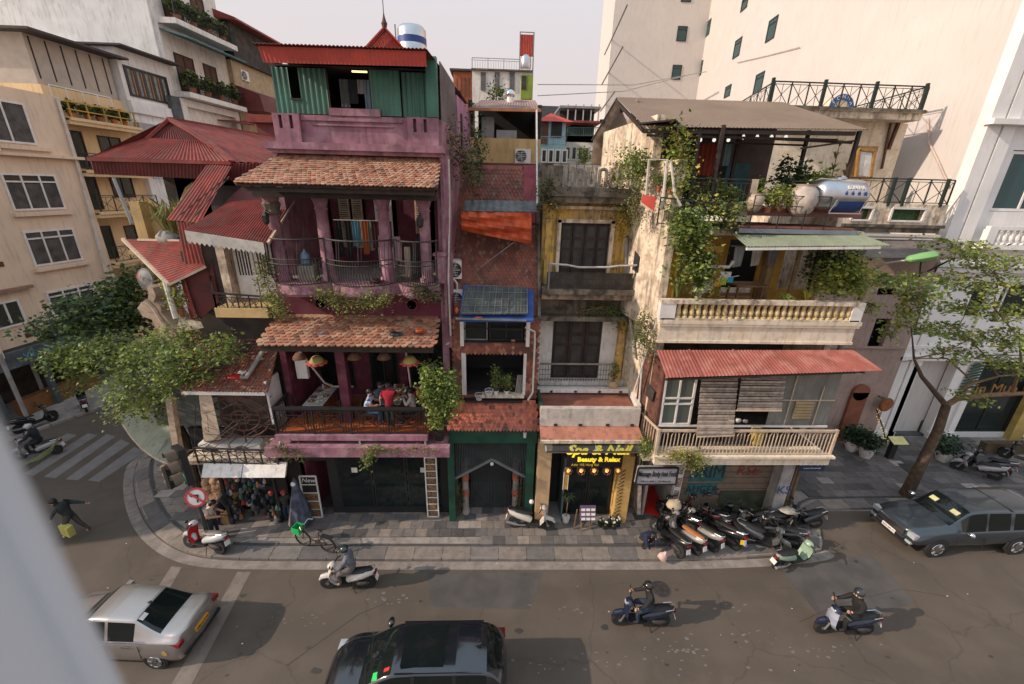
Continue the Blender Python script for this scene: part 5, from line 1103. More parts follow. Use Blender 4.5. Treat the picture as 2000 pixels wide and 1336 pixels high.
# ---------------------------------------------------------------- tall white building and its neighbours on the right
wt=thing('white_tower','tall plain white building with small dark windows, filling the upper right','building',(22,20,0))
CW=18.563
g=G(sk=0);g.box(CW,CW+20,19.0,57.5,0,46);part('side_wall',g,whitewall,wt)
g=G(sk=57.5);g.box(13.2,24.5,57.5,70,0,50);part('rear_wing',g,whitewall,wt)
for(x0,y0,x1,y1)in((1502,36,1511,80),(1436,76,1443,113),(1377,42,1384,74),(1364,120,1369,150),(1419,165,1425,190),(1477,142,1486,182),(1452,-6,1458,20)):
    a=PC(x0,y1,CW);b=PC(x1,y1,CW);t_=PC((x0+x1)/2,y0+3,CW);ya,yb=sorted((a.y,b.y));yb=ya+min(1.6,yb-ya+.6)
    o=V((CW+SK*ya-.02,ya,a.z));window(wt,o+V((SK*(yb-ya),yb-ya,0)),(-SK*(yb-ya),ya-yb,0),(0,0,t_.z-a.z),(-1,SK,0),1,2,black,glass_g,.07,tr=(.75,))
for(x0,y0,x1,y1)in((1321,50,1340,80),(1311,126,1329,155),(1330,-12,1350,3)):
    a=PY(x0,y1,57.4);b=PY(x1,y1,57.4);t_=PY(x0,y0,57.4);window(wt,(a.x,57.48,a.z),(b.x-a.x,0,0),(0,0,t_.z-a.z),(0,-1,0),1,2,black,glass_g,.09,tr=(.78,))
for(ax_,ay,bx,by)in((1183,87,1223,37),(1177,150,1215,112),(1174,208,1200,190)):
    a=PC(ax_,ay,13.2-SK*57.5);b=PC(bx,by,13.2-SK*57.5);a.z=b.z=(a.z+b.z)/2
    part('expansion_joint',G().bar(a+V((-.03,0,0)),b+V((-.03,0,0)),.12),mat('joint_grey',(.2,.18,.17)),wt)
part('cable',G().tube([PC(1812,232,CW-.1),PC(1815,280,CW-.1),PC(1830,310,CW-.1),PC(1846,346,CW-.1),PC(1853,365,CW-.1)],.05,5),mat('pink_cable',(.55,.42,.38)),wt)
part('cable',G().tube([PC(1562,92,CW-.1),PC(1500,108,CW-.1),PC(1440,122,CW-.1)],.03,4),mat('pink_cable',(.5,.4,.36)),wt)
fb=thing('white_shop_building','white neoclassical shop building with pilasters, balusters and a dark boutique at street level','building',(24,18.5,0))
FY=18.6
def fx(px,py,Y=FY):return PY(px,py,Y).x
wm=mat('white_stucco',(.82,.79,.76),.8,var=.07,scale=1,streak=.12)
xl=20.3;x1=fx(1752,800);x2=fx(1800,820);x3=fx(1858,810);x4=fx(1985,800)
g=G();hole_wall(g,xl,34,0,20,FY,FY+.35,[(xl+.7,x2+.6,0,4.6),(x3+.3,30,.4,5.0),(22.8,30,6.9,8.7),(22.0,26.2,11.9,14.4)]);part('front_wall',g,wm,fb)
for xa,w_,zt in((xl,.6,19.9),(xl+.95,.25,4.7),(x2+.55,.55,9.4),(x3+.05,.35,5.4),(21.0,.55,19.8)):part('pilaster',G().box(xa,xa+w_,FY-.14,FY,0,zt).box(xa-.05,xa+w_+.05,FY-.2,FY,zt-.3,zt).box(xa-.05,xa+w_+.05,FY-.2,FY,0,.5),wm,fb)
for z,d in((4.75,.3),(5.3,.18),(9.2,.3),(9.45,.45),(15.3,.4)):part('cornice',G().box(xl-.1,34,FY-d,FY,z,z+.2),wm,fb)
part('corridor',G().box(xl+.7,xl+.8,FY+.35,25,0,4.6).box(x2+.6,x2+.7,FY+.35,25,.1,4.6).box(xl+.7,x2+.7,25,25.1,0,4.6).box(xl+.7,x2+.7,FY+.35,25,4.6,4.7),mat('corridor_grey',(.17,.17,.17),.8),fb)
for i in range(12):part('stair_step',G().box(xl+.8,x2+.6,FY+.1+i*.35,FY+.45+i*.35,.1,.22+i*.08),mat('step_slate',(.09,.1,.1),.6,var=.3),fb)
part('door',G().box(x2+.55,x2+.6,FY+1.3,FY+2.4,.4,3.1),dark,fb);part('darkened_lower_wall',G().box(x2+.5,x2+.6,FY+.35,FY+5,.1,.9),dark2,fb)  # dark band along the wall foot, added to darken the bright corridor wall
part('shop_interior',G().box(x3+.3,30,22,22.1,0,5).box(x3+.3,30,FY+.35,22,.35,.4).box(x3+.3,x3+.35,FY+.35,22,.4,5),dark,fb)
window(fb,(x3+.32,FY+.1,.42),(29.6-x3-.32,0,0),(0,0,4.5),(0,-1,0),3,1,black,glass_d,.1)
window(fb,(22.82,FY+.1,6.92),(7.1,0,0),(0,0,1.75),(0,-1,0),4,1,wm,glass_d,.1)
window(fb,(22.02,FY+.1,11.92),(4.15,0,0),(0,0,2.45),(0,-1,0),3,1,wm,glass_g,.12)
bal2=mesh('baluster',G().lathe((0,0,0),[(.1,0),(.1,.06),(.06,.1),(.11,.25),(.06,.5),(.1,.56),(.1,.62)],8),wm,smooth=True)
part('balcony',G().box(21.7,34,FY-.6,FY,10.3,10.5).box(21.7,34,FY-.6,FY-.4,11.15,11.3).box(21.7,22.1,FY-.6,FY-.35,10.5,11.15),wm,fb)
for i in range(22):piece('baluster',bal2,fb,Matrix.Translation((22.3+i*.3,FY-.5,10.51)))
gold=mat('gold_letters',(.3,.14,.03),.5)
text(fb,'Cún Mưa Ơi',facing((fx(1945,755),FY-.16,PY(1945,757,FY).z)),.75,gold,.02,sx=1.1)
part('yellow_column',G().box(x4,x4+.7,FY-.3,FY,0,4.7),mat('yellow_column',(.5,.35,.1),.6),fb)
g=G();
for i in range(9):part('striped_leaf',G().bar((x3-.5+.02*i,FY-.22,3.1+i*.17),(x3+.3,FY-.22,3.3+i*.17),.07),mat('green_stripe',(.04,.1,.07)),fb)
part('display',G().ball((x3+1.0,FY+.9,2.2),(.3,.2,.9),8),mat('red_cloth',(.5,.01,.01),.8),fb);part('hoop',G().tube([(x3+1.4+.45*math.cos(a),FY+.7,1.9+.45*math.sin(a))for a in[k*.4 for k in range(17)]],.04,5,cap=False),white,fb)
part('display',G().ball((x3+3.0,FY+1.2,2.2),(.3,.2,.7),8),mat('teal_stripe_cloth',(.05,.14,.16),.8),fb)
part('low_wall',G().box(x3+.5,30,FY-1.6,FY-1.3,.1,.75),mat('brown_low_wall',(.09,.06,.03),.7,var=.3),fb)
t=thing('round_sign','round brown hanging sign on the white doorway column','sign',PY(1730,790,FY-.6)-V((0,0,.35)));c=PY(1730,790,FY-.6)
part('disc',G().lathe(c,[(.33,0),(.33,.08)],20,ax=(.1,-1,0)),mat('copper_sign',(.3,.1,.03),.5,var=.3),t);part('rim',G().lathe(c+V((.01,.01,0)),[(.38,0),(.38,.06)],20,ax=(.1,-1,0)),wood,t);part('bracket',G().bar(c+V((-.3,.1,.35)),c+V((-.2,.55,.35)),.04).bar(c+V((-.3,.1,.35)),c+V((0,0,.3)),.03),black,t)
def bigpot(px,py,label,m=whitep,s=1):
    p=PZ(px,py,.1);t=thing('potted_shrub',label,'potted shrub',p,'potted shrubs by the white building');part('pot',G().lathe(p,[(.2*s,0),(.22*s,.05),(.3*s,.3),(.32*s,.55),(.28*s,.55)],14),m,t,smooth=True)
    g=G();leaves(g,blob(p+V((0,0,.95*s)),(.55*s,.5*s,.5*s),120),.14,7,.15);part('foliage',g,[lf['dark'],lf['blue'],lf['dark']],t)
bigpot(1688,893,'dark shrub in a pale pot at the left of the doorway');bigpot(1838,900,'dark shrub in a white jar at the right of the doorway');bigpot(1660,880,'dark green shrub in the corner by the terracotta wall')
t=thing('menu_stand','black stand with a lit yellow menu board by the doorway steps','menu stand',PZ(1735,895,.1));p=PZ(1735,895,.1)
part('post',G().box(p.x-.15,p.x+.15,p.y-.1,p.y+.1,.1,1.1),black,t);part('board',G().hexa([p+V((-.35,-.3,1.0)),p+V((.4,-.3,1.0)),p+V((.4,.1,1.18)),p+V((-.35,.1,1.18)),p+V((-.35,-.3,1.04)),p+V((.4,-.3,1.04)),p+V((.4,.1,1.22)),p+V((-.35,.1,1.22))]),mat('menu_yellow',(.6,.55,.25),.6,emit=.1),t)
t=thing('fairy_lights','string of tiny yellow lights on a thin tree beside the doorway','fairy lights',PZ(1728,880,.1));a=PY(1712,800,FY-.5);b=PY(1732,868,FY-1.0);g=G()
for i in range(40):q_=a.lerp(b,i/40)+V((R.gauss(0,.1),0,R.gauss(0,.06)));g.ball(q_,.022,4)
part('bulbs',g,mat('fairy_yellow',(1,.65,.1),emit=.7),t,kind='stuff');part('wire',G().tube([a,a.lerp(b,.5)+V((.05,0,0)),b],.03,4),wood_d,t)
solo('doormat',G().poly([PZ(1752,905,.145),PZ(1795,905,.145),PZ(1800,922,.145),PZ(1775,925,.145)]),mat('mat_brown',(.05,.04,.035)),'dark doormat at the foot of the doorway steps','doormat')
tb=thing('terrace_house','pinkish cream house with two railed roof terraces beside the tall white wall','house',(16,18,0))
pk=mat('pink_beige_plaster',(.40,.29,.25),.85,var=.12,scale=1,streak=.3,dirt=.2)
g=G();hole_wall(g,11.6,20.3,0,10.2,18.3,18.5,[(fx(1712,575,18.3),fx(1750,575,18.3),PY(1730,577,18.3).z,PY(1730,563,18.3).z),(fx(1692,680,18.3),fx(1722,680,18.3),PY(1700,682,18.3).z,PY(1700,622,18.3).z)]);part('front_wall',g,pk,tb)
part('room_interior',G().box(12,20.2,19.5,19.6,0,10),dark,tb)
part('string_course',G().box(11.6,20.2,18.15,18.3,8.9,9.05).box(11.6,20.2,18.2,18.3,5.4,5.5),pk,tb)
yb_=18.2;za=PY(1840,452,yb_).z;zb_=PY(1840,405,yb_).z;xa=12.2;xb=PY(1835,450,yb_).x
part('balcony_slab',G().box(xa,xb,yb_,22,za-.1,za+.15).box(xa,xb+.1,yb_-.1,yb_+.1,za+.12,za+.25),stain,tb)
g=G();hole_wall(g,xa,xb,za+.25,zb_+.1,yb_,yb_+.2,[(fx(1735,430,yb_),fx(1800,430,yb_),za+.42,zb_-.1),(fx(1660,430,yb_),fx(1698,430,yb_),za+.42,zb_-.1)]);part('openwork_parapet',g,cream_dirty,tb)
part('green_grille',G().box(xa,xb-.1,yb_+.22,yb_+.25,za+.3,zb_),mat('green_grille',(.04,.09,.03),var=.6,scale=20),tb)
for(u0,u1)in((fx(1735,430,yb_),fx(1800,430,yb_)),(fx(1660,430,yb_),fx(1698,430,yb_))):part('opening_frame',G().bar((u0,yb_-.03,za+.4),(u1,yb_-.03,za+.4),.08).bar((u0,yb_-.03,zb_-.08),(u1,yb_-.03,zb_-.08),.08).bar((u0,yb_-.03,za+.4),(u0,yb_-.03,zb_-.1),.08).bar((u1,yb_-.03,za+.4),(u1,yb_-.03,zb_-.1),.08),white,tb)
dg=mat('dark_green_post',(.008,.022,.016),.6)
rail('terrace_railing',(xa,yb_+.1,zb_+.1),(xb,yb_+.1,zb_+.1),1.0,iron,None,parent=tb,style='x',post=1.1,w=.035)
for px in(1735,1762,1838):part('green_post',G().bar((fx(px,395,yb_),yb_,zb_),(fx(px,395,yb_),yb_,zb_+1.15),.1),dg,tb)
part('gutter',G().bar((xa,yb_-.1,za-.2),(xb,yb_-.1,za-.2),.1).bar((xa,yb_-.1,za-.35),(xb,yb_-.1,za-.35),.06),pipe_w,tb)
part('dark_awning',G().slab([PY(1680,503,17.0),PY(1905,503,17.0),PY(1850,467,18.2),PY(1690,467,18.2)],(0,0,-.03)),mat('grey_brown_awning',(.15,.125,.11),.7,var=.3,scale=2,dirt=.3),tb)
part('awning_strut',G().bar(PY(1865,503,17.0),PY(1812,530,18.2),.05).bar(PY(1800,503,17.0),PY(1795,545,18.2),.05),iron,tb)
yc=20.6;zc_=PY(1790,235,yc).z;xe=PY(1798,235,yc).x;xs=PY(1505,215,yc).x
part('wall_above',G().box(11.5,xe+.3,yc+.9,yc+1.1,za,zc_),cream,tb)
part('roof_slab',G().box(xs,xe,yc,yc+8,zc_,zc_+.28).box(xs-.1,xe+.1,yc-.12,yc+8,zc_+.28,zc_+.38),cream_dirty,tb)
part('dripping_edge',G().box(xs,xe,yc-.14,yc-.1,zc_+.3,zc_+.4),stain,tb)
window(tb,(fx(1658,348,yc+.88),yc+.88,PY(1670,348,yc+.88).z),(1.0,0,0),(0,0,1.45),(0,-1,0),2,1,woody,glass_c,.14)
part('open_casement',G().bar(PY(1672,345,yc),PY(1678,292,yc),.12).bar(PY(1700,348,yc),PY(1708,294,yc),.12).bar(PY(1672,345,yc),PY(1700,348,yc),.12).bar(PY(1678,292,yc),PY(1708,294,yc),.12),woody,tb)
part('casement_curtain',G().slab([PY(1676,342,yc),PY(1698,345,yc),PY(1704,298,yc),PY(1682,296,yc)],(0,.02,0)),whitep,tb)
part('drain_pipe',G().bar(PY(1755,240,yc+.8),PY(1735,292,yc+.8),.12).bar(PY(1740,240,yc+.8),PY(1722,330,yc+.8),.08),rust,tb)
rail('terrace_railing',(xs,yc+.1,zc_+.38),(xe,yc+.1,zc_+.38),.98,iron,None,parent=tb,style='x',post=.75,w=.035)
rail('terrace_railing',(xs,yc+.1,zc_+.38),tuple(V((PY(1445,187,yc+5).x,yc+5,zc_+.38))),.98,iron,None,parent=tb,style='x',post=1,w=.03)
rail('terrace_railing',(xe-.05,yc+.2,zc_+.38),(xe+.5,yc+5,zc_+.38),.98,dg,None,parent=tb,style='x',post=1.2,w=.03)
for px in(1503,1605,1705,1803):x=fx(px,200,yc);part('green_post',G().bar((x,yc+.05,zc_+.38),(x,yc+.05,zc_+1.48),.11),dg,tb)
t=thing('water_tank','steel tank end with a blue arched label on the upper terrace','water tank',PY(1642,220,yc+1.0));c=PY(1642,212,yc+1.0)
part('shell',G().lathe(c,[(.62,0),(.62,1.2)],24,ax=(0,1,0)),mat('cream_tank',(.6,.5,.38),.4),t,smooth=True);g=G()
for i in range(10):
    a0_,a1_=math.pi*i/10,math.pi*(i+1)/10;g.ext([c+V((r_*math.cos(a),-.01,r_*math.sin(a)))for r_,a in((.36,a0_),(.6,a0_),(.6,a1_),(.36,a1_))],(0,-.01,0))
part('arched_label',g,mat('label_blue',(.03,.12,.35)),t);
for i,chh in enumerate('SONHA'):a=math.radians(150-i*30);text(t,chh,facing(c+V((.48*math.cos(a),-.03,.48*math.sin(a))),roll=a-math.pi/2),.22,white,.004)
p=PZ(1665,862,.1);t=thing('terracotta_gate','terracotta coloured gate pillar with a rounded top behind the cream balcony','gate',p)
part('pillar',G().box(p.x-.1,p.x+.9,p.y+.2,p.y+.5,.1,2.3),mat('terracotta_render',(.36,.14,.08),.8,var=.15),t);part('arch',G().box(p.x-.9,p.x-.05,p.y,p.y+.4,.1,3.0).lathe((p.x-.45,p.y,3.0),[(.45,0),(.45,.4)],14,ax=(0,1,0)),mat('dark_terracotta',(.26,.09,.05),.8),t);part('vent',G().lathe((p.x+.45,p.y+.19,2.0),[(.1,0),(.1,.02)],10,ax=(0,-1,0)),dark,t)
t=thing('street_lamp','street lamp with a bright green head on a curved arm','street lamp',(11.75,12.9,.1));a=PY(1690,560,12.6)
part('pole',G().tube([(11.75,12.9,.1),(11.75,12.85,6),(a.x,a.y,a.z)],[.11,.09,.07],10),mat('concrete_pole',(.2,.17,.14),.85,var=.2),t,smooth=True)
part('arm',G().tube([a,PY(1702,532,12.3),PY(1725,515,12),PY(1775,508,11.6)],.035,6),pipe_g,t,smooth=True)
h0=PY(1768,508,11.6);h1=PY(1832,497,11.4);g=G();g.tube([h0,h0.lerp(h1,.12),h0.lerp(h1,.5),h0.lerp(h1,.88),h1],[.03,.14,.17,.16,.06],10,sy=.75);part('lamp_head',g,mat('lime_green',(.17,.36,.12),.5,var=.05),t,smooth=True)
for dx in(0,.2):part('stay_pole',G().tube([(11.45+dx,12.6,.1),(11.6+dx*.5,12.75,3.8)],.06,6),mat('brown_pole',(.16,.1,.06),.85),t)
# ---------------------------------------------------------------- side street row on the left (facades face the street, walls run away from the camera)
def pt(c,y,z):return V((c+SK*y,y,z))
NR=(1,-SK,0)
def sw(parent,c,ya,yb,za,zb,cols,rows=1,fr=white,gl=glass_c,fw=.1,tr=None,cur=curtain,name='window'):
    return window(parent,pt(c,ya,za)+V((.012,0,0)),pt(c,yb,za)-pt(c,ya,za),(0,0,zb-za),NR,cols,rows,fr,gl,fw,tr=tr,cur=None if cur is None else None,name=name)
def srail(parent,c,ya,yb,z,h=1.0,style='x',m=iron):return rail('balcony_rail',pt(c,ya,z),pt(c,yb,z),h,m,None,parent=parent,style=style,post=1.0,w=.035)
ht=thing('peach_hotel','peach plastered four storey building with wide white framed windows at the left','building',(-25,22,0));c=-27.525
g=G(sk=0);g.box(c-9,c,20.2,27.2,3.9,16.6);g.box(c-9,c+.35,11.5,20.2,3.6,16.6);part('wall',g,hotelc,ht)
part('rear_mass',G(sk=0).box(c-12,c-6,8.2,22,0,14.5),hotelc,ht)
for za,zb in((13.95,15.95),(10.65,12.5),(7.75,9.62),(4.9,6.33)):
    y0_=23.15 if za<13 else 23.2
    sw(ht,c,y0_,25.65 if za<13 else 25.3,za,zb,3 if za<13 else 2,1,tr=(.78,)if za<13 else(.999,)[:0]or(1.2,)[:0]or())
    part('sill',G(sk=0).box(c,c+.18,y0_-.1,25.85,za-.28,za-.08),hotelc,ht)
    for s_ in(0,):
        cu=G(sk=0)
        for i in range(19 if za<13 else 16):yy=y0_+.1+i*.125;cu.box(c+.019+.004*(i%2),c+.03,yy,yy+.116,za+.1,zb-(.5 if za<13 else .1))
        part('curtain_fold',cu,mat('drape',(.085,.078,.072),.8,var=.4),ht,kind='stuff')
for za,zb in((4.95,6.3),(8.3,9.7),(11.5,12.9)):sw(ht,c+.35,18.6,20.05,za,zb,2)
for za,zb in((4.95,6.3),):sw(ht,c,20.6,21.9,za,zb,2)
part('ledge',G(sk=0).box(c,c+.25,20.2,22.6,6.75,6.9).box(c,c+.25,20.2,21.6,9.9,10.05),mat('brown_ledge',(.3,.18,.12),.8),ht)
part('roof_ledge',G(sk=0).box(c-1,c+.3,20.2,27.3,13.35,13.5),hotelc,ht)
part('vent_grille',G(sk=0).box(c,c+.03,21.6,21.9,8.0,8.25).box(c,c+.03,21.6,21.9,4.2,4.45),rust,ht)
part('downpipe',G().tube([pt(c+.12,27.0,16.5),pt(c+.12,26.9,12),pt(c+.12,26.5,5.5)],.07,6),pipe_w,ht)
part('shop_band',G(sk=0).box(c-.1,c+.25,19,27,2.9,3.75),mat('blue_grey_band',(.09,.11,.12),.6,var=.3),ht)
part('shop_inside',G(sk=0).box(c-3,c-2.8,11.5,27.2,0,3.9).box(c-3,c-.1,27,27.2,0,3.6).box(c-9,c,20.2,27.2,3.6,3.9),dark2,ht)
for y in(19.4,21.8,24.6,26.9):part('shop_pillar',G(sk=0).box(c-.15,c+.05,y,y+.25,0,2.9),mat('steel_blue',(.07,.09,.1)),ht)
part('counter',G(sk=0).box(c-.6,c-.1,20.4,24.4,.1,1.0),mat('orange_brown_wood',(.2,.09,.03),.6,var=.3),ht)
text(ht,'VIETNAM TOUR',Matrix.Translation(pt(c+.27,22.6,3.35))@Matrix(((SK,0,1,0),(1,0,-SK,0),(0,1,0,0),(0,0,0,1))),.45,mat('sign_cyan',(.1,.3,.4)),.01)
text(ht,'TRAVEL INFORMATION',Matrix.Translation(pt(c+.27,22.6,3.03))@Matrix(((SK,0,1,0),(1,0,-SK,0),(0,1,0,0),(0,0,0,1))),.2,mat('sign_red',(.35,.05,.05)),.01)
aircon(pt(c+.36,22.9,13.5),NR,'air conditioner on the ledge of the peach hotel, right of a cut off one');aircon(pt(c+.36,21.6,13.5),NR,'cut off air conditioner at the left frame edge on the peach hotel ledge')
oh=thing('balcony_house','orange cream house with stacked railed balconies behind the peach hotel','house',(-24.5,29,0));c2=-28.3
part('wall',G(sk=0).box(c2-8,c2,27.2,32,0,17.2),hotelc2,oh)
for z in(15.55,12.75,10.35,7.25):
    part('balcony_slab',G(sk=0).box(c2,c2+1.0,27.2,31.6,z-.3,z).box(c2,c2+1.08,27.2,31.7,z-.1,z+.06),hotelc2,oh)
    if z<15:srail(oh,c2+.95,27.4,31.5,z+.05,.95)
for za in(12.9,10.5,7.4):sw(oh,c2,27.6,28.6,za,za+2.1,1,1,wood_d,glass_d,.08);sw(oh,c2,29.5,31.0,za+.7,za+2.0,2,1,wood_d,glass_d,.06)
g=G(sk=0);g.box(c2+.9,c2+.98,27.3,31.5,16.0,16.06).box(c2+.9,c2+.98,27.3,31.5,16.4,16.48);[g.box(c2+.9,c2+.96,27.4+i,27.46+i,15.6,16.45)for i in range(5)];part('yellow_rail',g,ochre,oh)
part('top_floor',G(sk=0).box(c2-6,c2-.1,27.2,31.8,17.2,19.6),mat('cream_board',(.45,.39,.33),.8,var=.1),oh)
for i in range(6):part('board_joint',G(sk=0).box(c2-.1,c2-.07,27.4+i*.8,27.46+i*.8,17.5,19.5),wood_d,oh)
sw(oh,c2-.05,27.6,31.2,15.7,17.3,4,1,white,glass_d,.07)
part('roof_edge',G(sk=0).box(c2-7,c2+.9,26.6,32.2,19.6,19.72),mat('dark_roof_edge',(.06,.05,.05),.8),oh)
for i,y in enumerate((27.8,28.7,29.4,30.3,31.0)):p=pt(c2+.6,y,15.6);potplant(tuple(p),'balcony pot plant on the yellow railed terrace, %s from the left'%('first','second','third','fourth','fifth')[i],'bush',.6,.3,terracotta,('mid','olive','dark'),.18,.3,leaf=.14)
aircon(pt(c2+.5,30.6,10.4),NR,'air conditioner on the middle balcony of the orange cream house')
gh=thing('grey_house','grey and white house with striped orange curtains in a wide window','house',(-23.5,33,0));c3=-28.0
part('wall',G(sk=0).box(c3-8,c3,32,36,0,20.3),greywall,gh)
f=sw(gh,c3,32.3,35.6,17.6,19.4,5,1,black,glass_c,.12)
for i in range(9):part('striped_curtain',G(sk=0).box(c3+.02,c3+.04,32.5+i*.33,32.68+i*.33,17.75,19.2),mat('orange_curtain',(.42,.2,.09),.9)if i%2 else curtain,gh)
part('floor_band',G(sk=0).box(c3,c3+.35,32,36,15.4,16.0),mat('lilac_grey',(.35,.33,.35),.8),gh);part('floor_band',G(sk=0).box(c3,c3+.2,32,36,16.6,17.3),greywall,gh)
sw(gh,c3,32.6,35.3,13.0,15.1,3,1,steel_d,glass_d,.1);srail(gh,c3+.3,32.1,35.9,12.4,1.0,'bars',steel_d)
part('roof_sheet',G(sk=0).box(c3-6,c3+.8,31.6,36.4,20.3,20.4),mat('dark_roof_edge',(.06,.05,.05)),gh)
wh=thing('white_balcony_house','tall white house with plant filled balconies and a bare grey side wall','house',(-23,38,0));c4=-28.0
part('wall',G(sk=0).box(c4-14,c4,36,42.5,0,34),whitep,wh);part('side_wall',G(sk=0).box(c4-14,c4-.3,35.85,36,20,25.8),greywall,wh)
for z,d in((18.6,1.2),(23.2,1.3)):
    part('balcony_slab',G(sk=0).box(c4,c4+d,36,42.3,z-.35,z),whitep,wh);srail(wh,c4+d-.05,36.1,42.2,z,1.1,'bars',black)
    sw(wh,c4,36.8,38.6,z+.2,z+2.7,2,1,wood_d,mat('brown_shutter',(.1,.05,.035),.8),.1);sw(wh,c4,39.6,41.0,z+.2,z+2.7,2,1,wood_d,mat('brown_shutter',(.1,.05,.035),.8),.1)
    for i in range(4):
        p=pt(c4+.8,36.9+i*1.5,z);t=potplant(tuple(p),'leafy balcony plant on the %s balcony of the white house, %s from the left'%('lower' if z<20 else 'upper',('first','second','third','fourth')[i]),'bush',1.1,.5,terracotta,('mid','dark','olive'),.25,.4,leaf=.2)
part('teal_awning',G(sk=0).hexa([(c4,36,22.5),(c4+1.9,36,22.0),(c4+1.9,42.3,22.0),(c4,42.3,22.5),(c4,36,22.6),(c4+1.9,36,22.1),(c4+1.9,42.3,22.1),(c4,42.3,22.6)]),mat('teal_sheet',(.03,.13,.15),.5,var=.3),wh)
part('white_frame',G(sk=0).box(c4,c4+.4,36,36.5,12,18.2).box(c4,c4+.4,41.8,42.3,12,18.2).box(c4,c4+.4,36.5,41.8,17.7,18.2),white,wh);sw(wh,c4+.1,36.8,41.6,13.5,16.6,5,1,black,glass_g,.12)
part('slate_side',G(sk=0).box(c4-.1,c4+.35,35.2,36,12,18.2),mat('slate_wall',(.09,.1,.11),.8,var=.3),wh)
rh=thing('red_roof_house','dark house with maroon roofs and a cream block beyond the white house','house',(-22,46,0));c5=-27.6
part('wall',G(sk=0).box(c5-8,c5,42.5,50,0,23.5),mat('tan_block',(.42,.32,.2),.85,var=.15,streak=.3),rh)
g=G(sk=0);g.hexa([(c5-6,42,25.6),(c5+1.4,42,25.0),(c5+1.4,50.5,25.0),(c5-6,50.5,25.6),(c5-6,42,27.5),(c5+1.3,42,25.2),(c5+1.3,50.5,25.2),(c5-6,50.5,27.5)]);part('roof',g,redmetal,rh)
part('open_floor',G(sk=0).box(c5-6,c5+.4,42.5,49.8,22.3,25),dark2,rh)
g=G(sk=0);g.hexa([(c5,42.5,18.4),(c5+2.2,42.5,18.4),(c5+2.2,51,18.4),(c5,51,18.4),(c5,42.5,20.4),(c5+2.0,42.5,19.7),(c5+2.0,51,19.7),(c5,51,20.4)]);part('maroon_canopy',g,maroon,rh)
aircon(pt(c5+.1,44,21),NR,'air conditioner high on the tan block under the dark roof',w=1.0,h=.8);aircon(pt(c5+.1,49,20.6),NR,'air conditioner at the far corner of the tan block',w=1.0,h=.8)
def block(name,label,px0,px1,py_top,Y,m,zb=0,dep=8,parts=()):
    a=PY(px0,py_top,Y);b=PY(px1,py_top,Y);t=thing(name,label,'house',((a.x+b.x)/2,Y,zb));part('wall',G().box(a.x,b.x,Y,Y+dep,zb,a.z),m,t);return t,a.x,b.x,a.z
t,xa_,xb_,zz=block('far_house','far cream house with a red roof and a gridded window wall',432,545,178,60,hotelc);part('grid_wall',G().box(xa_-.3,xa_+6,59.7,62,zz-.3,zz+1.1),mat('grid_white',(.4,.38,.36),.7,var=.3),t)
for i in range(8):
    part('mullion',G().box(xa_+i*.8,xa_+.1+i*.8,59.62,59.7,zz-.3,zz+1.1),iron,t)
part('roof',G().box(xa_-1,xb_,59.2,64,zz+1.1,zz+1.4),redmetal,t);part('green_panel',G().box(xa_+6.1,xb_-1.6,59.7,60,zz-.4,zz+1.1),greenmetal,t)
for px in(478,498):a=PY(px,215,59.9);part('window',G().box(a.x,a.x+.7,59.9,60,a.z,a.z+1.4),dark,t)
t=thing('antenna_mast','pale phone antenna mast rising behind the far cream house','antenna',PY(505,155,64));p=PY(505,157,64)
for dx in(-.5,0,.5):part('panel_antenna',G().box(p.x+dx-.12,p.x+dx+.12,64,64.2,p.z+1-dx,p.z+3.4-dx),steel_d,t)
part('pole',G().bar(p,p+V((0,0,3.2)),.12),steel_d,t)
t,xa_,xb_,zz=block('far_house','low maroon walled house right of the hip roof',500,560,240,24,maroon,dep=6);part('roof',G().box(xa_-.3,xb_,23.7,26,zz,zz+.35),redmetal,t)
t,xa_,xb_,zz=block('far_house','grey walled rooftop with bushes between the far houses',386,470,222,46,greywall,dep=6)
part('roof',G().slab([PY(385,228,40),PY(498,243,40),PY(498,238,44),PY(385,218,44)],(0,0,-.1)),redmetal,t)
vine('bushy rooftop plants left of the far cream house',[PY(415,205,45.5),PY(430,215,45.5)],(.5,.4,.5),120,cols=('mid','dry','olive'),leaf=.25);vine('rooftop plants in front of the far cream house wall',[PY(462,210,50),PY(485,212,50)],(.8,.4,.5),100,cols=('mid','dark'),leaf=.25)
t,xa_,xb_,zz=block('rooftop_house','white rooftop house with slit windows, green corner and a steel railing',922,1040,135,26,whitep,10,6)
rh2=t
for px in(939,966,995):a=PY(px,176,25.95);part('window',G().box(a.x,a.x+.27,25.94,26,a.z,a.z+.85),mat('grey_slit',(.12,.12,.12)),t)
a=PY(1017,193,25.9);b=PY(1040,193,25.9);part('green_wall',G().box(a.x,b.x,25.9,26,a.z,a.z+1.15),mat('lime_wall',(.22,.3,.04),.8),t);part('window',G().box(a.x+.02,a.x+.28,25.88,25.9,a.z+.45,a.z+1.1),dark2,t)
rail('roof_rail',(xa_,26.1,zz),(xb_-.7,26.1,zz),.55,steel_d,None,parent=t,style='bars',post=.8,w=.03,top=.03);part('ledge',G().box(xa_-.05,xb_,25.85,26.3,zz-.05,zz+.02),stain,t)
a=PY(1015,110,26.4);b=PY(1043,68,26.4);part('red_panel',G().wave([(b.x,26.4,a.z),(a.x,26.4,a.z),(a.x,26.4,b.z),(b.x,26.4,b.z)],8,.02),redbright,t);part('frame',G().bar((a.x,26.4,zz),(a.x,26.4,b.z+.12),.05).bar((b.x,26.4,zz-1.5),(b.x,26.4,b.z+.12),.06).bar((a.x,26.4,b.z+.1),(b.x,26.4,b.z+.1),.04),steel_d,t)
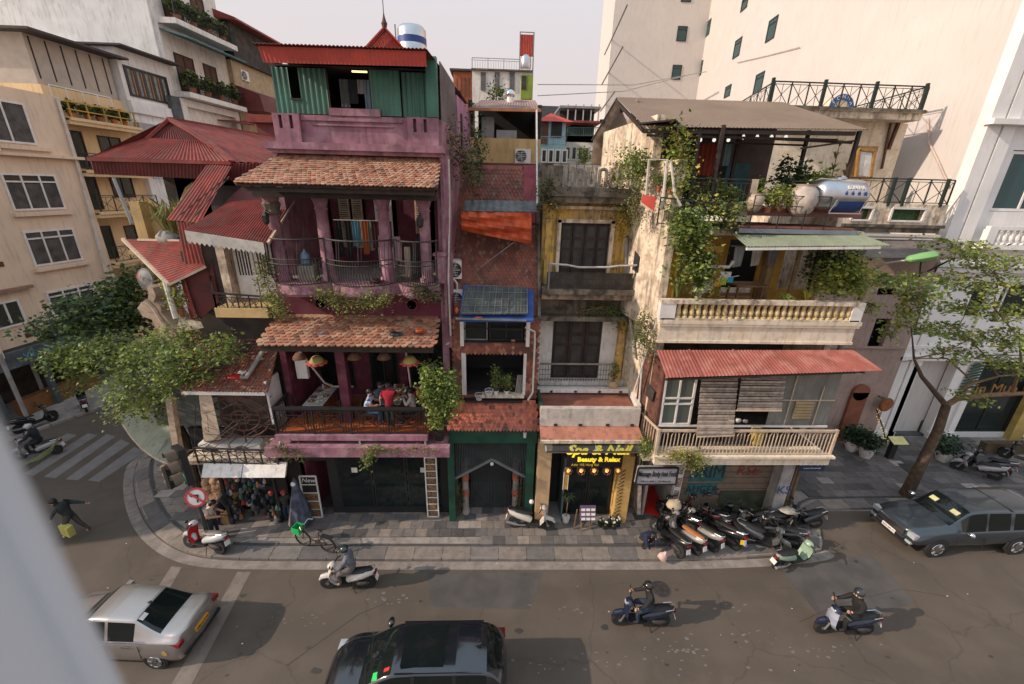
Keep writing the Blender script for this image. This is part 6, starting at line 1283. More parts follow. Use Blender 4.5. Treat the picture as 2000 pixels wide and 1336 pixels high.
t=thing('water_tank','small steel tank under the red panel on the rooftop house','water tank',PY(1027,134,26.5));c=PY(1027,122,26.5);part('shell',G().lathe(c-V((0,0,.35)),[(.27,0),(.3,.1),(.3,.55),(.2,.68)],14),steel,t,smooth=True);part('cap',G().lathe(c+V((0,0,.33)),[(.08,0),(.08,.05)],10),steel,t)
t=thing('vent_ball','shiny round turbine vent on the old tiled lean-to','vent',PY(997,198,19.5));c=PY(997,184,19.5);part('neck',G().lathe(c-V((0,0,.4)),[(.15,0),(.15,.3)],10),white,t);part('dome',G().ball(c,(.2,.2,.17),12),silvertex,t,smooth=True)
t,xa_,xb_,zz=block('yellow_rear_house','yellow walled house with a dark open loggia under an old roof',915,1056,268,18,yellow2,10,6);bk_=PY(916,268,18)
part('loggia',G().box(xa_+.3,xb_-.1,20,20.1,zz,15.6).box(xa_+.0,xa_+.15,18,20,zz,15.5).box(xb_-.15,xb_,18,20,zz,15.4),dark,t)
part('window',G().box(xa_+.5,xa_+1.0,18.5,18.55,zz,zz+.8),steel_d,t);part('bench',G().box(xa_+1.1,xa_+1.9,18.1,18.3,zz,zz+.3),steel_d,t)
q=[PY(912,213,17.6),PY(1057,216,17.6),PY(1045,196,20),PY(940,196,20)];part('roof_sheet',G().wave(q,24,.02),mat('old_roof',(.3,.2,.17),.85,var=.3,dirt=.5),t);part('roof_edge',G().bar(q[0],q[1],.1),mat('rusty_orange_edge',(.4,.16,.07),.8),t)
part('drain_pipe',G().bar(PY(1048,215,17.5),PY(1049,400,14.5),.06),pipe_w,t)
aircon(PY(1021,319,17.8),(0,-1,0),'white air conditioner with a round black fan on the yellow rear wall',w=.62,h=.52)
vine('small potted shrubs behind the old lean-to roof',[PY(965,190,21),PY(975,180,21)],(.2,.1,.2),40,cols=('dark','mid'),leaf=.12)
t,xa_,xb_,zz=block('far_house','orange walled far house left of the rooftop house',885,925,140,34,mat('orange_wall',(.42,.14,.06),.8,var=.2),10,4);part('roof',G().box(xa_-.2,xb_,33.6,38,zz,zz+.12),mat('dark_roof_edge',(.06,.05,.05)),t)
for i in range(4):part('window_bar',G().bar(PY(893+i*8,190,33.9),PY(893+i*8,152,33.9),.08),rust,t)
t,xa_,xb_,zz=block('blue_house','small pale blue house with a red pyramid roof',1055,1106,238,32,mat('sky_blue_wall',(.3,.5,.55),.8,var=.08),8,5);bl=t
m_=PY(1076,221,33);g=G();r0=V((xa_-.3,31.6,zz));r1=V((xb_+.5,31.6,zz));g.poly([r0,r1,m_]);g.poly([r1,r1+V((0,3,0)),m_]);g.poly([r0+V((0,3,0)),r0,m_]);part('roof',g,redbright,t)
a=PY(1076,268,31.9);part('window',G().box(a.x,a.x+.75,31.9,32,a.z,a.z+1.05),dark,t);a=PY(1056,282,31.9);part('door',G().box(a.x,a.x+.5,31.9,32,a.z,a.z+1.5),rust,t);rail('balcony_rail',PY(1056,284,31.2),PY(1104,284,31.2),.55,steel_d,None,parent=t,style='bars',post=1,w=.03)
a=PY(1056,318,31.3);b=PY(1104,292,31.3);
for i in range(4):window(t,(a.x+i*.48,31.3,a.z),(.42,0,0),(0,0,b.z-a.z),(0,-1,0),1,1,white,glass_d,.09)
part('lower_wall',G().box(a.x-.1,b.x,31.32,32,a.z-3,b.z+.2),mat('sky_blue_wall',(.3,.5,.55)),t)
t,xa_,xb_,zz=block('far_house','distant house with grey steel canopies and red awning right of the blue house',1108,1172,265,36,greywall,8,6)
for i,(py,m__)in enumerate(((212,steel_d),(240,redmetal))):a=PY(1092+i*8,py,35);b=PY(1172,py,35);part('canopy',G().box(a.x,b.x,34.6,38,a.z,a.z+.15),m__,t);part('shade',G().box(a.x+.2,b.x-.2,36,36.1,a.z-1.2,a.z),dark2,t)
for i in range(5):a=PY(1108+i*15,236,35);part('post',G().bar(a,a+V((0,0,1.1)),.09),steel,t)
rail('balcony_rail',PY(1108,266,34.8),PY(1170,266,34.8),.6,mat('teal_rail',(.06,.12,.12)),None,parent=t,style='bars',post=1,w=.05)
a=PY(1108,310,34.5);b=PY(1155,275,34.5);
for i in range(4):window(t,(a.x+i*.5,35.9,a.z),(.45,0,0),(0,0,1.0),(0,-1,0),1,1,white,glass_c,.09)
vine('green climber on the distant house right of the blue house',[PY(1145,300,34),PY(1142,312,34)],(.3,.2,.35),60,cols=('mid','light'),leaf=.15)
t,xa_,xb_,zz=block('far_house','grey distant roofline behind the blue house',1048,1100,206,44,mat('slate_roofs',(.06,.07,.08)),8,5)
# ---------------------------------------------------------------- corner house with red metal roofs
kh=thing('corner_house','ramshackle corner house with red corrugated roofs, white slatted doors and stacked balconies','house',(-9,13,0))
def gw(n,pts,k,m,amp=.022):part(n,G().wave(pts,k,amp),m,kh)
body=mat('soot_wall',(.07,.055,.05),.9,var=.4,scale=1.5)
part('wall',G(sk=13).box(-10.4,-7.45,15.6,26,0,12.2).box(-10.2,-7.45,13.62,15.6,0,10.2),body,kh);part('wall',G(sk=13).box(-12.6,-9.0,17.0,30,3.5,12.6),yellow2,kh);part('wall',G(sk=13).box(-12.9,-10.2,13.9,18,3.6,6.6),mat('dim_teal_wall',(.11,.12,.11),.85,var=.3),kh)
e0,e1,e2,e3=PY(172,308,15.2),PY(452,315,15.2),V((-7.0,24,12.95)),PY(170,300,24)
e0.z=e1.z=12.95;e3=V((-14.2,24,12.95));pk_=PY(330,232,17.0);rg=V((pk_.x+1.2,23,pk_.z));gl_=PY(285,272,16.4);gr_=PY(408,277,16.4);e1b=V((-7.2,15.2,12.95))
gw('roof_sheet',[e0,e1,gr_,gl_],34,redmetal,.03);gw('gable_sheet',[gl_+V((.1,.1,0)),gr_+V((-.1,.1,0)),pk_+V((.02,.1,0)),pk_+V((-.02,.1,0))],20,maroon,.05)
gw('roof_sheet',[e1,e2,rg,pk_],50,redmetal,.02);gw('roof_sheet',[e3,e0,pk_,rg],30,redmetal,.02);gw('roof_sheet',[e1,V((-7.0,15.2,12.95)),e2,e2+V((-.1,0,0))],8,redmetal,.02)
part('roof_trim',G().bar(e0,gl_,.12,.08).bar(gl_,pk_,.2,.1).bar(pk_,gr_,.2,.1).bar(gr_,e1,.2,.1).bar(pk_,rg,.12).bar(gl_,gr_,.08).bar(e0+V((0,-.02,-.04)),e1+V((0,-.02,-.04)),.1),redmetal,kh)
gw('eave_sheet',[PY(452,352,15.3),PY(185,340,15.3),PY(178,313,15.2),PY(455,319,15.2)],40,maroon);gw('eave_sheet',[PY(560,345,15.4),PY(452,352,15.3),PY(455,319,15.2),PY(560,319,15.2)],16,maroon)
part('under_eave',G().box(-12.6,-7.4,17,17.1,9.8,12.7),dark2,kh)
part('cream_pier',G().box(-12.95,-12.6,15.6,16.0,9.9,11.6).box(-12.6,-10.6,15.9,16.0,9.9,10.9),yellow2,kh);part('curved_wall',G().ext([V((-12.6,16.05,10.9)),V((-10.9,16.05,10.9)),V((-10.9,16.05,12.3)),V((-11.2,16.05,12.1)),V((-11.6,16.05,11.5)),V((-12.1,16.05,11.3)),V((-12.6,16.05,11.7))],(0,.15,0)),yellow2,kh)
part('balcony_slab',G().box(-13.2,-9.6,15.3,16.6,9.8,9.95),yellow2,kh);part('grey_sack',G().ball((-11.35,15.0,10.4),(.5,.35,.35),9),mat('grey_sheet_cover',(.25,.24,.22),.7,var=.4,dirt=.4),kh,smooth=True)
part('post',G().bar(PY(222,348,15.2),PY(258,438,14.6),.08),pipe_g,kh)
for i in range(1):
    t=thing('aerial_root_plant','large strappy dying plant under the red eave','plant',(-11.4,15.0,10.2));g=G();strappy(g,(-11.2,15.0,10.2),46,2.3,.05,up=.35);strappy(g,(-10.7,15.0,10.2),30,2.0,.05,up=.6);part('foliage',g,[lf['olive'],lf['dry']],t)
gw('stair_cover',[PY(325,430,13.7),PY(390,436,13.3),PY(452,325,14.8),PY(405,322,15.2)],9,redmetal,.03)
part('support_grid',G().bar(PY(352,420,13.5),PY(440,348,14.4),.025).bar(PY(378,425,13.3),PY(448,345,14.5),.025),iron,kh)
part('dark_panel',G().slab([PY(392,438,13.9),PY(510,330,15.2),PY(510,400,14.6),PY(400,450,13.9)],(0,.03,0)),maroon,kh)
gw('red_panel',[PY(402,520,13.3),PY(362,518,13.5),PY(347,434,13.5),PY(376,436,13.3)],5,redmetal,.03);gw('red_panel',[PY(388,625,13.1),PY(372,622,13.4),PY(352,540,13.4),PY(362,545,13.1)],2,redmetal,.03)
part('maroon_wall',G().slab([PY(390,625,13.2),PY(428,590,13.5),PY(412,500,13.6),PY(355,545,13.2)],(0,.05,0)),maroon,kh);part('maroon_wall',G().slab([PY(402,520,13.4),PY(440,600,13.9),PY(440,470,13.9),PY(380,440,13.4)],(0,.05,0)),body,kh)
gw('awning_sheet',[PY(240,467,15.3),PY(330,555,13.0),PY(402,520,13.2),PY(352,470,14.6)],24,redmetal,.025);part('awning_edge',G().bar(PY(240,467,15.3),PY(330,556,13.0),.1).bar(PY(330,556,13.0),PY(402,521,13.2),.07).bar(PY(270,468,15.0),PY(352,470,14.6),.07),cream_rail,kh)
part('white_pipe',G().tube([PY(323,550,13.1),PY(344,622,12.9)],.08,8),pipe_w,kh)
cp=mat('tan_cream',(.5,.37,.27),.85,var=.25,scale=4,dirt=.4,bump=.4)  # tan cream plaster with mottling and dirt
pts=[PY(268,600,14.6),PY(292,622,14.0),PY(310,640,13.6),PY(345,655,13.1),PY(390,650,12.9)]
part('corner_cornice',G().ext([PY(x,y,13.9)for x,y in((286,558),(298,562),(304,578),(300,590),(312,596),(316,612),(330,628),(352,642),(348,664),(330,668),(322,650),(306,640),(296,624),(278,618),(268,602),(276,590),(288,588),(290,574))],(.25,.7,0)),cp,kh)
part('cornice_moulding',G().tube([PY(x,y,13.8)for x,y in((284,586),(300,600),(312,620),(328,640),(346,652))],.07,6),cp,kh,smooth=True);part('planter_wall',G().hexa([PY(343,650,12.9),PY(398,640,12.9),PY(398,640,13.4),PY(350,650,13.4),PY(350,622,12.9),PY(392,628,12.9),PY(392,628,13.4),PY(352,620,13.4)]),cream_dirty,kh)
potplant(tuple(PY(352,618,13.2)),'leafy plant in an orange pot behind the white pipe','bush',.9,.35,terracotta,('mid','yellow','olive'),.16,.26)
part('corner_wall',G().ext([PY(338,880,12.7),PY(350,880,12.7),PY(334,780,12.9),PY(322,780,12.9)],(0,.2,0)),cp,kh)
t=thing('round_plate','round grey dish with red letters above the corner trees','satellite dish',PY(281,565,14.6));cc=PY(281,545,14.6);part('dish',G().lathe(cc,[(.02,.05),(.22,.03),(.36,-.05),(.38,-.05),(.36,-.02)],20,ax=(-.3,-1,.15)),mat('dish_grey',(.2,.2,.19),.6,var=.2),t,smooth=True);text(t,'K+',facing(cc+V((-.05,-.12,.1)),(-.3,-1,.15)),.22,redpaint,.004);part('mount',G().bar(cc,cc+V((.1,.3,-.5)),.05),iron,t)
gw('awning_sheet',[PY(360,450,12.2),PY(524,475,12.2),PY(575,385,14.2),PY(448,395,14.2)],30,redmetal,.025);part('awning_edge',G().bar(PY(524,475,12.2),PY(575,390,14.2),.07),cream_rail,kh)
va=mat('valance_white',(.5,.47,.42),.8,var=.15,dirt=.3);a=PY(360,450,12.18);b=PY(514,474,12.18);P_=[]
for i in range(16):u=(i+.5)/16;P_+=[a.lerp(b,i/16)+V((0,0,-.28)),a.lerp(b,u)+V((0,0,-.36))]
part('valance',G().ext([a]+P_+[b+V((0,0,-.28)),b],(0,.02,0)),va,kh)
part('door_wall',G().box(-8.7,-7.2,13.55,13.6,8.5,11.3),mat('cream_soft',(.42,.35,.25),.85,var=.2,dirt=.4),kh);part('door_jamb',G().box(-8.75,-8.5,13.2,13.6,8.6,11.2),cream_dirty,kh)
for x in(-8.42,-7.78):
    d=part('door_leaf',G().box(x,x+.6,13.48,13.54,8.75,11.0),white,kh)
    for i in range(5):part('slot',G().box(x+.1+i*.09,x+.14+i*.09,13.47,13.482,9.5,10.8),dark,d)
    part('moulding',G().box(x+.08,x+.52,13.46,13.48,9.3,9.38).box(x+.08,x+.52,13.46,13.48,8.9,8.95),white,d)
part('balcony_slab',G().box(-8.75,-7.15,12.55,13.6,8.35,8.65),yellow2,kh);rail('balcony_rail',PY(425,610,12.6),PY(537,618,12.6),.62,black,None,parent=kh,style='x',post=.35,w=.025);rail('balcony_rail',PY(425,610,12.6),PY(418,572,13.6),.6,black,None,parent=kh,style='x',post=.5,w=.025)
A,B,C,D=PY(372,640,14.3),PY(552,632,14.0),PY(520,764,12.3),PY(358,762,12.3)
part('lean_to_deck',G().slab([D,C,B,A],(0,0,-.05)),tile_bk,kh)
tiled_plane(kh,A,B,C,D,26,20,(mat('mossy_tile',(.25,.08,.05),.8,var=.4,scale=4,dirt=.6),tile_c),(4,3),th=.03,limit=290)
part('ridge_tiles',G().tube([B,C],.06,7),tile_a,kh);part('gutter',G().bar(D+V((0,-.05,-.05)),C+V((0,-.05,-.05)),.12),white,kh);part('grey_pipe',G().tube([PY(520,690,13.2)+V((0,0,.2)),PY(482,745,12.4)+V((0,0,.12)),PY(474,742,12.5)+V((0,0,.1))],.07,8),pipe_g,kh)
for(px,py,s_,m_,l_)in((458,738,.2,redpaint,'crumpled red plastic bag on the dark tiled lean-to'),(472,730,.12,white,'crumpled white bag beside the red bag on the lean-to'),(772,655,.2,black,'black bin bag lying on the lower tiled canopy'),(820,648,.16,tarp_o,'orange plastic scrap on the right end of the lower tiled canopy'),(625,655,.1,mat('blue_scrap',(.15,.2,.35)),'small blue scrap on the lower tiled canopy')):
    Yt=12.6 if px<500 else 12.25;p=PY(px,py,Yt);p.z+=.04;g=G();g.ball(p,(s_,s_*.6,s_*.45),7);g.ball(p+V((s_*.8,0,0)),(s_*.5,s_*.4,s_*.3),6);g.v=[(x+R.uniform(-.03,.03),y+R.uniform(-.03,.03),z+R.uniform(-.03,.03))for x,y,z in g.v];solo('plastic_bag',g,m_,l_,'plastic bag')
part('pillar',G().hexa([PY(398,862,12.3),PY(432,858,12.3),PY(432,858,12.8),PY(398,862,12.8),PY(388,768,12.3),PY(412,768,12.3),PY(412,768,12.8),PY(388,768,12.8)]),cream_rail,kh)
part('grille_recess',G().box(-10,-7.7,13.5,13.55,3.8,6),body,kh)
g=G();gc=(PY(470,815,12.5));
for r in(.3,.62,.92):g.tube([gc+V((r*1.05*math.cos(k*.3142),0,r*.85*math.sin(k*.3142)))for k in range(21)],.03,5,cap=False)
for k in range(12):a=k*.5236;g.bar(gc+V((.62*1.05*math.cos(a),0,.62*.85*math.sin(a))),gc+V((1.25*math.cos(a),0,1.0*math.sin(a))),.035)
for z in(-.1,.1):g.bar(gc+V((-.62,0,z)),gc+V((.62,0,z)),.035)
for x in(-.12,.12):g.bar(gc+V((x,0,-.5)),gc+V((x,0,.5)),.03)
g.bar(gc+V((-1.1,0,-.78)),gc+V((1.15,0,-.78)),.05);g.bar(gc+V((-1.1,0,.8)),gc+V((1.15,0,.8)),.05);part('round_grille',g,rust,kh)
g=G();a=PY(515,690+90,12.5);g.box(-7.62,-7.55,12.4,13.2,4.6,6.2);part('side_panel',g,whitep,kh)
part('balcony_floor',G().box(-10.6,-7.6,12.0,13.5,3.25,3.4),cream_dirty,kh);rail('balcony_rail',PY(388,905,11.95),PY(545,910,11.95),.62,iron,None,parent=kh,style='x',post=.5,w=.03)
for i,px in enumerate((425,487)):aircon(PY(px,905,12.5)+V((0,0,.1)),(0,-1,0),'%s of two beige air conditioners behind the rusty corner balcony rail'%('left','right')[i],w=1.0,h=.7,d=.5)
for i,(u,v_)in enumerate(((393,470),(472,556))):p=PY(u,933,11.7);q_=PY(v_,933,11.7);t=part('sign_panel',G().hexa([(p.x,11.7,p.z),(q_.x,11.7,p.z),(q_.x,11.8,p.z),(p.x,11.8,p.z),(p.x,11.95,p.z+.38),(q_.x,11.95,p.z+.38),(q_.x,12.05,p.z+.38),(p.x,12.05,p.z+.38)]),whitep,kh)
t=thing('cable_bundle','tangle of black cables and twigs strung at the street corner','cables',PY(400,850,12.2));g=G()
for _ in range(15):
    a=PY(R.uniform(325,420),R.uniform(800,930),12.2);b=PY(R.uniform(380,560),R.uniform(760,880),12.3);g.tube([a,a.lerp(b,.5)+V((0,0,-R.uniform(.1,.5))),b],R.uniform(.006,.013),4)
part('cable',g,wood_d,t,kind='stuff')
t=thing('cable_bundle','long thin cables crossing the sky gap toward the white tower','cables',PY(1100,180,30));
for k,(a,b)in enumerate(((PY(1050,165,30),PY(1380,140,40)),(PY(1050,187,30),PY(1350,145,40)))):part('cable',G().tube([a,a.lerp(b,.5)+V((0,0,-.5)),b],.025,4),pipe_g,t)
t=thing('round_canopy','large pale green curved canopy hanging over the corner pavement','canopy',PY(300,870,13));g=G();rim=[PY(x,y,Y_)for x,y,Y_ in((233,800,15.6),(240,826,15.0),(256,850,14.4),(278,874,13.8),(303,892,13.3),(330,905,12.9))];top=[PY(x,y,14.2)for x,y in((290,790),(300,800),(315,812),(330,825),(340,835),(348,845))]
for i in range(5):g.poly([rim[i],rim[i+1],top[i+1],top[i]]);g.poly([rim[i]+V((0,0,-.12)),rim[i+1]+V((0,0,-.12)),rim[i+1],rim[i]])
part('canvas',g,mat('pale_green_canvas',(.3,.32,.25),.8,var=.1,dirt=.25),t,smooth=True);part('rim_tube',G().tube([p+V((0,0,-.06))for p in rim],.05,6),cream_rail,t,smooth=True)
part('shop_back',G().box(-12,-7.5,14.2,14.3,0,3.3),dark,kh)
gd=[mat('goods_%d'%i,c_,.6,var=.3,scale=8)for i,c_ in enumerate(((.3,.04,.03),(.03,.12,.08),(.02,.03,.1),(.35,.3,.25),(.3,.12,.04),(.015,.015,.015),(.1,.1,.12)))]
t=thing('goods_stall','dark stall packed with hanging bags and trinkets under the white sign panels','market stall',(-9.2,12.9,.1));part('frame',G().box(-10.0,-9.9,12.5,12.6,.1,2.5).box(-8.2,-8.1,12.6,12.7,.1,2.6).box(-10,-8.1,13.3,13.4,.1,2.6),black,t)
for i in range(110):
    x=R.uniform(-10,-8.15);z=R.uniform(.2,2.4);y=R.uniform(12.5,12.85);part('trinket',G().lathe((x,y,z),[(.03,0),(R.uniform(.05,.1),.06),(R.uniform(.04,.09),R.uniform(.12,.22)),(.02,.26)],6),R.choice(gd+[gd[5]]*4+[gd[1],gd[6]]),t)
t=thing('basket_stack','heap of woven tan hats and baskets beside the no left turn sign','baskets',PZ(425,1000,.1))
for i in range(26):p=PY(R.uniform(400,445),R.uniform(938,975),12.75);part('hat',G().lathe(p,[(.19,0),(.15,.04),(.08,.09),(.02,.12)],9,ax=(R.uniform(-.4,.4),-.6,.8)),mat('woven_straw',(.42,.25,.14),.85,var=.3,scale=6,rnd=.2),t)
for i,(px,py,s_)in enumerate(((432,1005,.35),(448,995,.4),(440,1018,.3))):
    p=PZ(px,py,.1);g=G().box(p.x-s_,p.x+s_,p.y-s_*.7,p.y+s_*.7,.1,.1+s_*1.5);solo('cardboard_box',g,mat('cardboard',(.33,.19,.09),.85,var=.2),'brown cardboard box at the corner stall, %s'%('nearest the sign pole','the tallest beside the stall frame','lowest of three')[i],'box','cardboard boxes at the corner stall')
t=thing('umbrella','folded grey blue street umbrella standing by the menu board','umbrella',PZ(592,1028,.1));p=PZ(592,1028,.1)
part('canopy',G().lathe(p+V((0,0,.15)),[(.32,0),(.4,.25),(.3,.9),(.16,1.5),(.07,1.95),(.02,2.1)],9),mat('blue_grey_cloth',(.07,.08,.12),.8,var=.5,scale=4),t);part('pole',G().tube([p,p+V((0,0,2.3))],.025,6),iron,t);part('pale_fold',G().hexa([p+V((-.42,-.2,.3)),p+V((-.3,-.34,.3)),p+V((-.25,-.3,.3)),p+V((-.35,-.18,.3)),p+V((-.17,-.1,1.5)),p+V((-.1,-.16,1.5)),p+V((-.08,-.14,1.5)),p+V((-.15,-.08,1.5))]),mat('pinkish_fold',(.22,.16,.16),.8),t)
solo('ball_lamp',G().ball(PY(573,945,12.4),.1,10),white,'round white lamp hanging over the folded umbrella','lamp',smooth=True)
def menu(px0,py0,px1,py1,Y,n,label,head=None):
    a=PY(px0,py1,Y);b=PY(px1,py0,Y);t=thing('menu_board',label,'menu board',a);x0,x1=a.x,a.x+(.6 if head else .42);z0,z1=.15,b.z
    part('frame',G().bar((x0,Y,z0),(x0,Y,z1),.05).bar((x1,Y,z0),(x1,Y,z1),.05).bar((x0,Y,z0),(x1,Y,z0),.05).bar((x0,Y,z1),(x1,Y,z1),.05),whitep,t);part('backing',G().box(x0,x1,Y+.01,Y+.04,z0,z1),black,t)
    for i in range(n):
        h=(z1-z0)/n;part('bar',G().bar((x0,Y,z0+h*i),(x1,Y,z0+h*i),.03),whitep,t)
        if not(head and i>=n-2):part('food_picture',G().box(x0+.06,x1-.06,Y,Y+.01,z0+h*i+.05,z0+h*(i+1)-.04),mat('food_%d'%(i%3),((.16,.08,.04),(.22,.1,.03),(.12,.06,.03))[i%3],.5,var=.8,scale=14,c2=(.4,.25,.12)),t)
    if head:text(t,head,facing(((x0+x1)/2,Y-.005,z1-(z1-z0)/n*.5)),.26,white,.004,shear=.2)
menu(600,930,650,1012,12.85,5,'white framed black menu board with food pictures left of the shop window','New');menu(836,893,862,1010,12.85,9,'tall narrow white framed strip of food pictures right of the shop window')
b_=PZ(410,1058,.1);t=thing('traffic_light','traffic light with three big hooded lamps on a leaning dark green pole, green lit','traffic light',b_);top=PY(378,955,b_.y);
part('pole',G().tube([b_,(b_.x,b_.y,2.0),(b_.x,b_.y,3.6)],[.07,.06,.05],8),mat('pole_green',(.05,.06,.05),.5,var=.3),t,smooth=True)
def lamp_head(t,px,py,Y,s,n,lit):
    c=PY(px,py,Y);n=V(n).normalized();x=V((0,0,1)).cross(n).normalized();part('housing',G().hexa([c-x*.24*s+V((0,0,-.62*s)),c+x*.24*s+V((0,0,-.62*s)),c+x*.24*s-n*.2+V((0,0,-.62*s)),c-x*.24*s-n*.2+V((0,0,-.62*s)),c-x*.24*s+V((0,0,.62*s)),c+x*.24*s+V((0,0,.62*s)),c+x*.24*s-n*.2+V((0,0,.62*s)),c-x*.24*s-n*.2+V((0,0,.62*s))]),black,t)
    for k,dz in enumerate((-.4,0,.4)):
        q_=c+V((0,0,dz*s))+n*.01;part('lens',G().lathe(q_,[(.15*s,0),(.14*s,.03),(.05*s,.05)],14,ax=n),mat('lit_green',(.05,.8,.45),emit=1.6)if(k==0 and lit)else mat('dark_lens',(.06,.05,.04),.3),t)
        g=G();
        for j in range(9):
            a0_,a1_=math.radians(-20+j*24.4),math.radians(-20+(j+1)*24.4);u0=x*math.cos(a0_)+V((0,0,1))*math.sin(a0_);u1=x*math.cos(a1_)+V((0,0,1))*math.sin(a1_);g.poly([q_+u0*.18*s,q_+u1*.18*s,q_+u1*.18*s+n*.26*s,q_+u0*.18*s+n*.26*s])
        part('hood',g,mat('brown_hood',(.16,.12,.09),.7),t)
lamp_head(t,351,911,11.6,1.12,(-.55,-.8,.1),True);lamp_head(t,331,928,12.2,.7,(-1,.4,0),False)
part('bracket',G().bar((b_.x,b_.y,3.3),PY(352,905,11.8),.05).bar((b_.x,b_.y,2.9),PY(345,950,11.9),.05),black,t)
c=PY(383,971,b_.y-.15);nn=V((.15,-1,.35)).normalized();t=thing('road_sign','round no left turn sign with a red rim on the corner pole','road sign',c);part('plate',G().lathe(c,[(.33,0),(.33,.02)],24,ax=nn),mat('sign_white',(.5,.48,.46),.5),t);M_=facing(c+nn*.03,nn)
g=G();
for j in range(28):
    a0_,a1_=j*math.pi/14,(j+1)*math.pi/14;g.poly([M_@V((r_*math.cos(a),r_*math.sin(a),0))for r_,a in((.27,a0_),(.34,a0_),(.34,a1_),(.27,a1_))])
part('rim',g,mat('sign_rim_red',(.4,.03,.04),.5),t);g=G();q_=lambda x,y,z=.004:M_@V((x,y,z));g.poly([q_(.03,-.18),q_(.09,-.18),q_(.09,.1),q_(.03,.1)]);g.poly([q_(.09,.1),q_(.09,.05),q_(-.1,.05),q_(-.1,.1)]);g.poly([q_(-.1,.15),q_(-.1,0),q_(-.2,.075)]);part('arrow',g,black,t);part('slash',G().poly([q_(-.24,.15,.008),q_(-.2,.2,.008),q_(.24,-.14,.008),q_(.2,-.19,.008)]),mat('sign_rim_red',(.4,.03,.04)),t)
for(px0,py0,px1,py1,l_)in((78,838,-2,688,'grey utility pole at the left pavement edge'),(107,783,72,700,'thin grey utility pole in front of the hotel shop')):
    p=PZ(px0-15,py0,.1);solo('utility_pole',G().tube([p,p+V((0,0,4.2))],.09,8),pipe_g,l_,'pole',smooth=True)
# ---------------------------------------------------------------- vehicles
def car(name,label,cat,S,glass,paint,trim,wx,wr,wy,rim,ws,rw,glassy):
    """S stations rear->front: (x, zlow, zbelt, ztop, wl, wb, wt, kind) ; kind of the span to the next station: b body, w windscreen, r rear window, g side glass, p pillar"""
    t=thing(name,label,cat);B={k:G()for k in 'bwgr'}
    def ring(s):
        x,zl,zb,zt,wl,wb,wt=s[:7];return[(0,zl),(wl*.85,zl),(wl,zl+.14),(wl+.03,(zl+zb)/2+.05),(wb+.01,zb-.04),(wb-.02,zb),(wt,zt-.07),(wt-.06,zt-.02),(wt*.6,zt),(0,zt+.01)]
    Rg=[[V((s[0]+(.0 if abs(y)<.5 else-.05*(1 if s[0]>1.8 else-1 if s[0]<-1.8 else 0)),y,z))for y,z in ring(s)]for s in S]
    def cr(P,i,t):
        n=len(P)-1;a,b,c,d=P[max(i-1,0)],P[i],P[min(i+1,n)],P[min(i+2,n)]
        if(b-a).length>4*(c-b).length:a=b-(b-a).normalized()*(c-b).length*2
        if(d-c).length>4*(c-b).length:d=c+(d-c).normalized()*(c-b).length*2
        return(b*2+(c-a)*t+(a*2-b*5+c*4-d)*t*t+(b*3-a-c*3+d)*t*t*t)/2
    NS,NR_=3,2
    F1=[[cr([r[j]for r in Rg],i,u/NS)for j in range(10)]for i in range(len(S)-1)for u in range(NS)]+[Rg[-1]]
    F2=[[cr(r,j,u/NR_)for j in range(9)for u in range(NR_)]+[r[-1]]for r in F1];B['h']=G();idx={}
    for a in range(len(F2)-1):
        k=S[a//NS][7]
        for b in range(len(F2[0])-1):
            j=b//NR_
            for sg in(1,-1):
                key='b'
                if j==5 and 'g' in k:key='g' if sg>0 else 'h'
                if j>=7 and 'w' in k:key='w'
                if j>=7 and 'r' in k:key='r'
                g_=B[key];q=[]
                for(aa,bb)in((a,b),(a+1,b),(a+1,b+1),(a,b+1)):
                    kk=(key,aa,bb,sg if bb not in(0,len(F2[0])-1)else 0)
                    if kk not in idx:p=F2[aa][bb];idx[kk]=g_._a([(p.x,p.y*sg,p.z)])
                    q.append(idx[kk])
                g_.f.append(tuple(q if sg==1 else q[::-1]));g_.m.append(0)
    for r_ in(F2[0],F2[-1]):B['b'].poly([V((p.x,p.y,p.z))for p in r_]+[V((p.x,-p.y,p.z))for p in r_[::-1]])
    for sg in(1,-1):
        for xs in(-1.0,-.08,.95):
            part('door_seam',G().bar((xs,sg*(wy+.045),.42),(xs,sg*(wy+.03),.88),.012),rubber,t)
    part('body',B['b'],paint,t,smooth=60)
    for k,n_ in(('w','windscreen'),('r','rear_window'),('g','side_window'),('h','side_window')):
        if B[k].v:part(n_,B[k],glass,t,smooth=30)
    for x in wx:
        for sg in(1,-1):
            y=wy*sg;part('wheel_arch',G().lathe((x,y-.02*sg,wr+.02),[(wr*1.16,-.02),(wr*1.16,.035)],22,ax=(0,sg,0)),rubber,t)
            wh=part('wheel',G().lathe((x,y-.16*sg,wr),[(wr*.6,.17),(wr*.93,.19),(wr,.12),(wr,0)],22,ax=(0,sg,0)),rubber,t,smooth=True);g=G().lathe((x,y+.025*sg,wr),[(wr*.66,0),(wr*.64,.012),(wr*.6,0)],20,ax=(0,sg,0)).lathe((x,y+.02*sg,wr),[(wr*.16,0),(wr*.14,.03)],8,ax=(0,sg,0))
            for k in range(6):a=k*1.0472;g.bar((x+.05*math.cos(a),y+.04*sg,wr+.05*math.sin(a)),(x+wr*.62*math.cos(a),y+.035*sg,wr+wr*.62*math.sin(a)),wr*.2,.02,up=(0,1,0))
            part('rim',g,rim,wh)
    return t,Rg
def cbox(t,n,b,m,**k):part(n,G().box(*b),m,t,**k)
